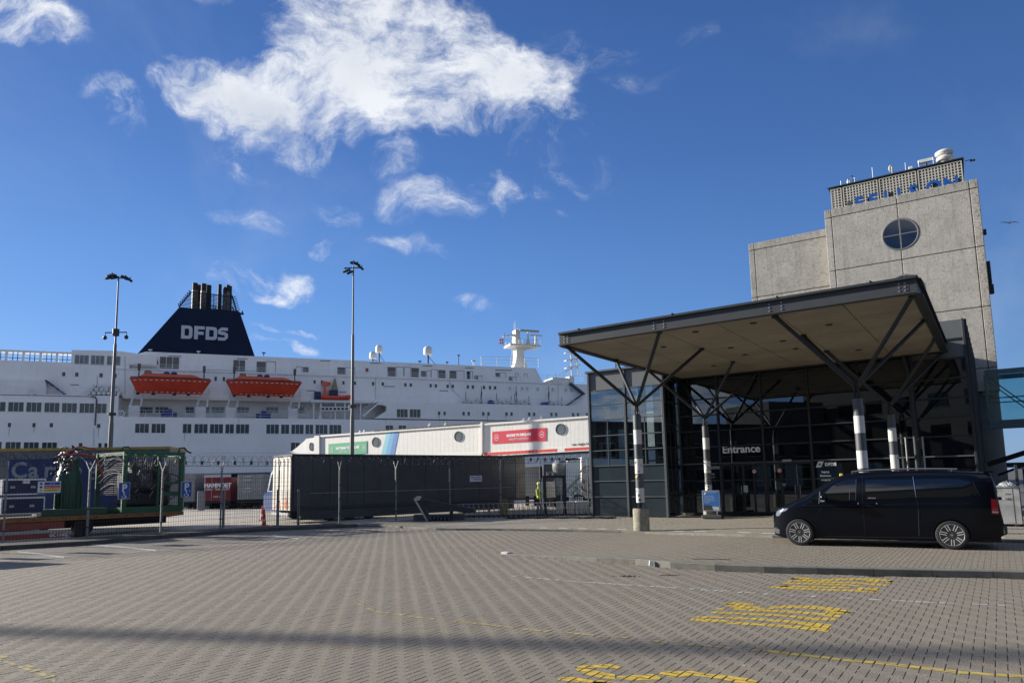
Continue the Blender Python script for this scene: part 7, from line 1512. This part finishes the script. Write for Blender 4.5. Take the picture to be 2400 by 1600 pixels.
for wx, wz in wheels:
    for sg in (1, -1):
        vs = []; n_ = 30
        for k in range(n_+1):
            a = -.12+(PI+.24)*k/n_
            for rr in (RW-.002, RW+.03, RW+.07): x_, z_ = wx+rr*math.cos(a), wz+rr*math.sin(a); vs.append((x_, sg*(ysurf(x_, max(.22, z_))+.006), z_))
        part('arch_trim', MB().add(vs, [(3*k+i, 3*k+i+1, 3*k+i+4, 3*k+i+3) for k in range(n_) for i in (0, 1)]), M_VB, VN, smooth=True)
# handles
for (a, b) in ((862, 950), (1020, 1108)):
    p, q = vx(a, 470), vx(b, 468); mb = MB(); n = 8
    for k in range(n): x0, x1 = p[0]+(q[0]-p[0])*k/n, p[0]+(q[0]-p[0])*(k+1)/n
    y = ysurf(p[0], p[1])+.03; part('door_handle', MB().path([(p[0], y-.04, p[1]), (p[0]-.02, y, p[1]), ((p[0]+q[0])/2, y+.005, p[1]+.006), (q[0]+.03, y, q[1]), (q[0], y-.04, q[1])], .015, 8), M_VB, VN, smooth=True)
    part('handle_cap', MB().ball((q[0]+.02, y-.005, q[1]), .022, .012, .022, 10), M_CHR, VN, smooth=True)
# mirror
p = vx(648, 440); part('mirror', MB().ball((p[0]-.02, ysurf(p[0], p[1])+.14, p[1]+.07), .09, .12, .12, 16), M_VB, VN, smooth=True); part('mirror_cap', MB().ball((p[0]+.0, ysurf(p[0], p[1])+.15, p[1]-.015), .085, .11, .04, 14), M_CHR, VN, smooth=True); part('mirror_arm', MB().bar((p[0], ysurf(p[0],p[1])-.03, p[1]-.02), (p[0], ysurf(p[0],p[1])+.1, p[1]), .05, .04), M_VP, VN)
p = vx(618, 400); seam([(618,368),(612,468)], .014, M_STL, .012)
# lamps
M_HL = mat('headlight_lens', (.26,.29,.33), .06, metal=.5, spec=.8); M_TL = mat('tail_light_red', (.42,.008,.02), .15, coat=1)
for sd_ in (1, -1):
    patch('headlight', cp((226,556),(240,538),(266,523),(304,514),(352,509),(330,530),(292,543),(268,575),(244,580)), M_HL, .007, .03, side=sd_)
    patch('tail_light', cp((2072,428),(2105,432),(2128,440),(2140,560),(2082,556)), M_TL, .007, .03, side=sd_)
    patch('tail_light_strip', cp((2082,534),(2138,538),(2139,550),(2083,546)), mat('pale_red_lens', (.75,.45,.45), .2), .010, .05, side=sd_)
    patch('fog_grille', cp((214,680),(232,672),(268,690),(270,728),(238,730),(216,715)), M_VP, .006, .04, side=sd_)
for k in range(3): seam([(216,686+k*14),(266,700+k*12)], .008, M_STL, .010)
gz = vx(215, 600); part('front_grille', MB().bbox(xmax-.04, xmax+.012, -.55, .55, gz[1]-.12, gz[1]+.10, .02), M_VP, VN)
for k in range(3): part('grille_bar', MB().bbox(xmax+.0, xmax+.025, -.52, .52, gz[1]-.07+k*.07, gz[1]-.05+k*.07, .005), M_CHR, VN)
part('number_plate', MB().box(xmax+.0, xmax+.02, -.26, .26, .42, .53), mat('plate_yellow', (.70,.50,.03), .5), VN)
# windscreen and rear screen follow the body profile
def screen(name, x0, x1, hw0, hw1, m, n=8, off=.006):
    vs = []
    for i in range(n+1):
        x = x0+(x1-x0)*i/n; z = zt_v(x)+off
        for s_ in np.linspace(-1, 1, 9): hw = hw0+(hw1-hw0)*i/n; y = s_*hw; zz_ = z+.02*(1-(y/max(.1, ysurf(x, zt_v(x))))**2); vs.append((x, y, zz_))
    return part(name, MB().add(vs, [(i*9+j, (i+1)*9+j, (i+1)*9+j+1, i*9+j+1) for i in range(n) for j in range(8)]), m, VN, smooth=True)
screen('windscreen', vx(512,400)[0], vx(745,250)[0], .70, .60, M_VG); screen('rear_window', vx(2095,250)[0], vx(2142,400)[0], .6, .68, M_VG)
p, q = vx(2040, 205), vx(2096, 200); part('spoiler', MB().prism([(p[0]+.05, p[1]-.01), (q[0], q[1]-.02), (q[0]-.01, q[1]+.02), (p[0]+.05, p[1]+.03)], -.66, .66), M_VB, VN)
p = vx(2195, 700); part('rear_bumper', MB().bbox(p[0]-.05, p[0]+.05, -.8, .84, .36, .60, .04), M_VP, VN); p = vx(2160, 430); part('rear_latch', MB().bbox(p[0]-.05, p[0]+.02, .3, .42, p[1]-.04, p[1]+.03, .01), M_BLK, VN)
for sd_ in (1, -1):
    pts = [vx(*c) for c in ((880,212),(940,203),(1100,193),(1400,184),(1650,184),(1790,187))]; part('roof_rail', MB().path([(a[0], sd_*(.66), a[1]+.035) for a in pts], .016, 8), mat('rail_alu', (.5,.51,.53), .3, metal=.9), VN, smooth=True)
    for c in (900, 1300, 1760): a = vx(c, 212 if c < 1000 else 190); part('rail_foot', MB().bbox(a[0]-.05, a[0]+.05, sd_*.66-.012, sd_*.66+.012, a[1]-.04, a[1]+.04), M_VP, VN)
text('VIPVAN', .052, mat('window_letter', (.45,.45,.45), .6), VN, (vx(1060,418)[0], ysurf(vx(1060,418)[0], vx(1060,418)[1])+.010, vx(1060,418)[1]-.015), rot=(PI/2+.13, 0, PI), depth=.001, name='window_lettering')
part('roof_beacon', MB().bbox(vx(778,238)[0]-.04, vx(778,238)[0]+.04, .1, .2, vx(778,238)[1], vx(778,238)[1]+.07, .01), mat('yellow_tag', (.7,.65,.1), .5), VN)
# interior glimpsed through the front window, seat and wheel
part('inner_post', MB().bar((vx(870,440)[0], ysurf(*vx(870,440))+.007, vx(870,440)[1]), (vx(872,350)[0], ysurf(*vx(872,350))+.007, vx(872,350)[1]), .004, .016), M_STL, VN)
# wheels with eight forked spokes
def van_wheel(x, y, s):
    w = link('wheel', None, VN, (x, y, .345)); R_ = .345
    part('tyre', MB().lathe([(.245,-.10),(.30,-.112),(.333,-.098),(.345,-.07),(.345,.07),(.333,.098),(.30,.112),(.245,.10)], 40, (0,0,0), 'y'), mat('tyre_rubber', (.022,.022,.023), .75), w, smooth=True)
    part('rim_ring', MB().lathe([(.236,s*.05),(.246,s*.098),(.252,s*.105),(.256,s*.10),(.256,s*.05)], 40, (0,0,0), 'y'), mat('rim_silver', (.68,.69,.70), .35, metal=.25), w, smooth=True)
    part('rim_well', MB().lathe([(.236,-.09),(.236,s*.02)], 32, (0,0,0), 'y'), M_BLK, w); part('brake_disc', MB().lathe([(.15,-.005),(.15,.005)], 24, (0,s*.03,0), 'y'), mat('brake_grey', (.12,.12,.12), .4, metal=.6), w)
    for k in range(7):
        a = 2*PI*k/7+.22; mb = MB()
        for da in (-.12, .12):
            p0 = (.05*math.cos(a+da*3.6), s*.088, .05*math.sin(a+da*3.6)); p1 = (.245*math.cos(a+da), s*.098, .245*math.sin(a+da)); mb.bar(p0, p1, .017, .018, up=(0,1,0))
        part('spoke', mb, mat('rim_silver', (.55,.56,.58)), w)
        part('spoke_back', MB().bar((.04*math.cos(a), s*.070, .04*math.sin(a)), (.240*math.cos(a), s*.075, .240*math.sin(a)), .06, .012, up=(0,1,0)), M_BLK, w)
    part('hub_cap', MB().lathe([(.055,s*.08),(.05,s*.10),(.03,s*.104)], 20, (0,0,0), 'y'), mat('brake_grey', (.12,.12,.12)), w, smooth=True)
    part('hub_badge', MB().lathe([(.022,s*.1045),(.022,s*.107)], 16, (0,0,0), 'y'), M_CHR, w)
for wx in (0, WB):
    for s in (1, -1): van_wheel(wx, s*(HW-.125), s)
for wx, wz in wheels:
    mb = MB(); N = 24; vs = []
    for k in range(N+1):
        a = -.25+(PI+.5)*k/N
        for yq in (.60, ysurf(wx+(RW+.012)*math.cos(a), max(.25, wz+RW*math.sin(a)))-.01): vs.append((wx+(RW+.012)*math.cos(a), yq, wz+(RW+.012)*math.sin(a)))
    part('wheel_arch', mb.add(vs, [(2*k, 2*k+1, 2*k+3, 2*k+2) for k in range(N)]), M_BLK, VN, smooth=True)
    rg = []
    for sg in (1, -1):
        vs = []
        for k in range(N+1):
            a = -.3+(PI+.6)*k/N
            for rr in (RW-.0, RW+.06): z_ = wz+rr*math.sin(a); vs.append((wx+rr*math.cos(a), sg*(ysurf(wx+rr*math.cos(a), max(.25, z_))-.008), z_))
        part('arch_lip', MB().add(vs, [(2*k, 2*k+1, 2*k+3, 2*k+2) for k in range(N)]), M_VB, VN, smooth=True)
    mb = MB(); part('wheel_arch', MB().box(wx-.4, wx+.4, .55, .60, .2, .76), M_BLK, VN)

# ================================================================== poster stand
p = gr(1669, 1214.5, .09); PS = Fr((p[0], p[1], .09), -32); t = thing('poster_stand', 'blue poster in a silver frame on a dark rubber foot before the doors', 'poster stand', PS.o, -32)
pc = [PS.py(x, y, 0) for x, y in ((1646,1149),(1682,1150),(1685,1197),(1650,1197))]; z0, z1 = pc[3][2], pc[0][2]; W_ = .78
part('foot', MB().bbox(-.42, .50, -.2, .2, .0, .17, .04), mat('rubber_foot', (.045,.048,.052), .6), t); part('stem', MB().rod((-.25,0,.15),(-.25,0,z0),.018).rod((.25,0,.15),(.25,0,z0),.018), M_STL, t)
part('frame', MB().bbox(-W_/2, W_/2, -.02, .02, z0, z1, .01), mat('silver_frame', (.5,.52,.55), .3, metal=.7), t); part('poster', MB().box(-W_/2+.035, W_/2-.035, -.026, -.0205, z0+.04, z1-.035), mat('poster_blue', (.025,.13,.38), .35, var=.1), t)
part('poster_photo', MB().prism([(-W_/2+.04, z0+.045), (W_/2-.3, z0+.045), (W_/2-.36, z0+.25), (-W_/2+.04, z0+.28)], -.029, -.0265), mat('poster_dark', (.03,.035,.04), .4), t); part('poster_strip', MB().prism([(W_/2-.3, z0+.045), (W_/2-.04, z0+.045), (W_/2-.04, z0+.19), (W_/2-.36, z0+.21)], -.029, -.0265), mat('poster_pale', (.4,.42,.44), .4), t)
text('Welcome on board\nWelkom aan boord\n\nPlease check in\nbefore boarding.\nInchecken sluit\n45 minuten voor\nvertrek.', .072, mat('poster_text', (.45,.52,.62), .5), t, (-W_/2+.09, -.028, z1-.27), depth=.0008, ax='LEFT', name='poster_text'); part('poster_logo', MB().prism([(-W_/2+.08, z1-.17),(-W_/2+.14, z1-.17),(-W_/2+.18,z1-.09),(-W_/2+.12,z1-.09)], -.028, -.0265), M_LET, t)

# ================================================================== steel bin, gate and wall right of the van
p = gr(2290, 1232, .19); BF = Fr((p[0], p[1], .19), -35)
bq = lambda px, py, y=0: BF.py(px, py, y)
x0, x1 = bq(2262, 1180)[0], bq(2392, 1180)[0]; zt = bq(2340, 1139)[2]; t = thing('steel_container', 'grey galvanised steel container with a clear plastic sheet on its lid behind the van', 'container', BF.o, -35)
M_GS = mat('weathered_galvanised', (.36,.37,.37), .5, metal=.25, var=.22, vs=2.5, dirt=.25, streak=.25)
part('front_panel', MB().bbox(x0, x1, -.02, .02, .08, zt-.05, .005), M_GS, t); part('box_body', MB().box(x0+.01, x1-.01, .021, 1.1, .08, zt-.06), M_GS, t); part('lid', MB().bbox(x0-.03, x1+.03, -.05, 1.13, zt-.049, zt, .01), M_GS, t)
for x in (x0+.1, x1-.15): part('leg', MB().bbox(x-.05, x+.05, 0, .1, 0, .079), M_FRM, t)
part('latch', MB().bbox(x1-.42, x1-.30, -.05, -.021, zt-.42, zt-.36, .01), M_STL, t); part('latch', MB().bbox(x1-.40, x1-.28, -.04, -.021, zt-.26, zt-.22, .01), M_STL, t); part('panel_joint', MB().box(x1-.18, x1-.165, -.024, -.0205, .1, zt-.06), M_BLK, t)
s_ = thing('plastic_sheet', 'crumpled clear plastic sheet lying on the grey steel container', 'plastic sheet', BF.wor((0,0,zt)), -35); R5 = random.Random(3); n = 22; vs = []
xa, xb = bq(2335, 1130)[0], bq(2385, 1130)[0]
for i in range(n+1):
    for j in range(9):
        e = math.sin(PI*i/n)*math.sin(PI*j/8); vs.append((xa+(xb-xa)*i/n+R5.gauss(0,.02), .05+.6*j/8+R5.gauss(0,.03), .004+e*(.12+R5.uniform(-.05,.07))))
part('sheet', MB().add(vs, [(i*9+j, (i+1)*9+j, (i+1)*9+j+1, i*9+j+1) for i in range(n) for j in range(8)]), mat('clear_plastic', (.42,.46,.48), .12, spec=.8), s_)
t = thing('side_gate', 'tall dark steel gate with vertical posts at the right edge', 'gate', BF.o, -35); a = bq(2398, 1260, -.2)[0]
ga_ = [bq(x, 1200, .3)[0] for x in (2388, 2400)]
part('gate_post', MB().bbox(ga_[0]-.0, ga_[0]+.09, .26, .35, 0, 1.95), M_FRM, t); part('gate_post', MB().bbox(ga_[0]+1.2, ga_[0]+1.3, .26, .35, 0, 1.95), M_FRM, t); part('gate_rail', MB().bbox(ga_[0]+.1, ga_[0]+1.19, .28, .33, 1.8, 1.86), M_FRM, t); part('gate_rail', MB().bbox(ga_[0]+.1, ga_[0]+1.19, .28, .33, .15, .21), M_FRM, t)
for k in range(7): part('gate_bar', MB().bbox(ga_[0]+.2+k*.14, ga_[0]+.22+k*.14, .29, .31, .211, 1.799), M_FRM, t)
q = TF.py(2402, 1100, 47); t = thing('dark_porch', 'dark low porch with openings under the glass footbridge at the right edge', 'building', TF.wor((q[0]-1.6, 47, 0)), -35)
part('lintel', MB().box(0, 9, 0, 3, 2.1, TF.py(2385, 1083, 47)[2]), M_FRM, t)
for k in range(5): part('pillar', MB().box(.05+k*1.45, .75+k*1.45, .1, .5, .1, 2.099), M_FRM, t)
a, b = TF.py(2380, 1075, 43.5), TF.py(2403, 1052, 43.5); t = thing('slanted_brace', 'dark slanted steel support under the footbridge', 'brace', (0,0,0), -35); part('beam', MB().bar((a[0]-1.2, 43.5, a[2]-.25), (b[0]+1.5, 43.5, b[2]+.35), .3, .25), M_BLK, t); part('beam', MB().bar((a[0]-.8, 43.6, a[2]-.8), (b[0]+1.5, 43.6, b[2]-.15), .12, .12), M_BLK, t)

# ================================================================== seagull, litter
q = gr(1, 1400); d = CM.T @ np.array([(2366-1200)/FOC, -(522-CY)/FOC, 1]); bp = EYEP+d*38; t = thing('seagull', 'white seagull gliding with spread wings right of the tower', 'bird', bp, -20); t.scale = (.55,.55,.55)
part('body', MB().ball((0,0,0), .13, .24, .09, 12).ball((0,-.26,.02), .06, .07, .06, 8), M_WHT, t, smooth=True); mb = MB()
for s in (-1, 1): mb.add([(s*.05,-.08,.03),(s*.45,-.12,.12 if s < 0 else .02),(s*.88,.02,.16 if s < 0 else -.12),(s*.45,.08,.12 if s < 0 else .02),(s*.05,.12,.03)], [(0,1,3,4),(1,2,3)]); mb.add([(s*.05,-.08,.015),(s*.45,-.12,.105 if s < 0 else .005),(s*.88,.02,.15 if s < 0 else -.13),(s*.45,.08,.105 if s < 0 else .005),(s*.05,.12,.015)], [(4,3,1,0),(3,2,1)])
part('wings', mb, mat('gull_grey', (.40,.42,.45), .6), t); part('beak', MB().rod((0,-.32,.01), (0,-.37,.0), .015, 6, .003), mat('beak_yellow', (.6,.4,.05), .5), t)
p = gr(1526, 1327, 0); t = thing('white_litter', 'small white paper cup fragment against the kerb', 'litter', (p[0], p[1], 0)); part('paper', MB().bbox(-.05,.05,-.01,.03,.01,.13,.008).tilt((0,0,0),8), mat('paper_white', (.8,.82,.85), .5), t)
p = gr(885, 1221, .03); t = thing('white_litter', 'tiny white paper scrap at the foot of the fence before the dark trailer', 'litter', (p[0], p[1], 0)); part('paper', MB().bbox(-.05,.06,-.03,.03,.0,.09,.01), M_WHT, t)
mb = MB()
for k in range(150):
    px, py = R5.uniform(0,2400), R5.uniform(1290,1598); p = gr(px, py); u, v = TF.loc(p)[:2]
    if u > U0 and v > vline(K1L, u)-.1: continue
    s = R5.uniform(.004,.012); a = R5.uniform(0,PI); mb.add([(p[0]+s*math.cos(a+k2), p[1]+s*math.sin(a+k2), .004+.004*(i%2)) for i, k2 in enumerate((0,1.6,3.1,4.7))], [(0,1,2,3)])
struct('litter_specks', mb, mat('pale_speck', (.55,.54,.5), .7), kind='stuff')
p = gr(1560, 1349, 0); t = thing('fallen_twig', 'thin dark twig on the pavers left of the yellow letters', 'twig', (p[0], p[1], .01)); part('branch', MB().path([(-.12,0,0),(0,.01,.012),(.14,-.01,.006),(.3,.0,.008)], .006, 5).path([(-.05,0,.004),(.02,.05,.01),(.1,.07,.006)], .005, 5), mat('twig_brown', (.03,.025,.02), .9), t)
dr = TF.loc(gr(1668, 1312, .10)); c = thing('drain_slot', 'narrow dark drain slot in the raised lane behind the kerb', 'drain', TF.wor((dr[0], dr[1], .115)), -22); part('grate', MB().box(-.42,.42,-.045,.045,-.01,.010), mat('drain_iron', (.015,.015,.015), .8), c)

# ================================================================== behind and beside the viewer: what the glass mirrors and what throws the foreground shadow
OB = thing('harbour_warehouse', 'long grey brick harbour warehouse left of the viewer mirrored in the glass', 'building', (-43, -45, 0), 90)
M_OB2 = mat('warehouse_brick', (.10,.105,.10), .85, var=.15, vs=.5)
part('wall', MB().box(0, 58, 0, 14, 0, 8.6), M_OB2, OB); part('roof', MB().bbox(-.4, 58.4, -.4, 14.4, 8.601, 9.1), M_FRM, OB); part('stair_tower', MB().box(20, 30, .0, 10, 9.101, 12.5), M_OB2, OB)
for k in range(13):
    for z in (1.2, 4.6): w = link('window', None, OB, (2+k*4.3, -.02, z)); part('pane', MB().box(0, 2.2, -.03, .0, 0, 1.7), M_VG, w); part('frame', MB().box(-.08, 2.28, -.06, -.031, -.08, 0).box(-.08, 2.28, -.06, -.031, 1.7, 1.78), M_WHT, w)
OC = thing('harbour_office', 'tall dark office block behind the viewer mirrored in the right hall glass', 'building', (-48, -40, 0), 0)
part('wall', MB().box(0, 75, 0, 14, 0, 19), mat('office_brick', (.055,.055,.055), .85, var=.15, vs=.4), OC); part('roof', MB().bbox(-.3, 75.3, -.3, 14.3, 19.001, 19.4), M_FRM, OC)
for k in range(15):
    for z in (2, 6, 10, 14): w = link('window', None, OC, (2+k*4.9, 14.02, z)); part('pane', MB().box(0, 2.6, 0, .03, 0, 1.8), M_VG, w); part('frame', MB().box(-.08, 2.68, .031, .06, -.08, 0), M_FRM, w)
# unseen crane added so that its level jib shades a stripe of the square
s0, s1 = gr(-260, 1473), gr(2700, 1543); hj = 24.0; off = hj/math.tan(SUN_EL)*np.array([math.cos(SUN_AZ), math.sin(SUN_AZ), 0]); j0, j1 = s0+off, s1+off; dj = (j1-j0)/np.linalg.norm(j1-j0)
CR = thing('shadow_crane', 'unseen yellow crane added left of the viewer to cast the foreground stripe', 'crane', tuple(j0*np.array([1,1,0])), math.degrees(math.atan2(dj[1], dj[0]))); LJ = float(np.linalg.norm(j1-j0))
part('jib', MB().bbox(-3, LJ, -.17, .17, hj-.17, hj+.17, .03), mat('crane_yellow', (.55,.35,.04), .5), CR); part('mast', MB().bbox(-3.4, -2.6, -.4, .4, 0, hj+.5), mat('crane_yellow', (.55,.35,.04)), CR); part('counterweight', MB().bbox(-5.2, -3.41, -.8, .8, hj-.8, hj+.2), M_FRM, CR); part('base', MB().bbox(-4.6, -1.4, -1.5, 1.5, 0, .9), M_FRM, CR)
# board added just out of view to shade the corner of the square
sp = gr(62, 1320); e_ = 1.6; o2 = e_/math.tan(SUN_EL)*np.array([math.cos(SUN_AZ), math.sin(SUN_AZ), 0]); bp_ = sp+o2
for nm, lb, pos, w_, z0_, z1_ in (('notice_board', 'wide board on two posts added left of the view to shade the corner', bp_-np.array([.4,.35,0]), 1.5, 1.15, 2.05),):
    t = thing(nm, lb, 'sign', (pos[0], pos[1], 0), 47); part('board', MB().bbox(-w_/2, w_/2, -.02, .02, z0_, z1_), M_WHT, t)
    for s in (-1, 1): part('post', MB().rod((s*w_*.4, .03, 0), (s*w_*.4, .03, z1_), .03), M_FP, t)
for i, (px, py) in enumerate(((220, 1296), (56, 1309.5))):
    sp = gr(px, py); bq_ = sp+1.7/math.tan(SUN_EL)*np.array([math.cos(SUN_AZ), math.sin(SUN_AZ), 0]); t = thing('bay_sign', 'blue bay sign on a post left of the view, %s' % ('middle one', 'nearest the viewer', 'farthest one')[i], 'sign', (bq_[0], bq_[1], 0), 47, 'bay signs left of the view')
    part('plate', MB().bbox(-.21, .21, -.01, .01, 1.4, 2.0), M_SB, t); part('post', MB().rod((0, .03, 0), (0, .03, 2.0), .02), M_FP, t)
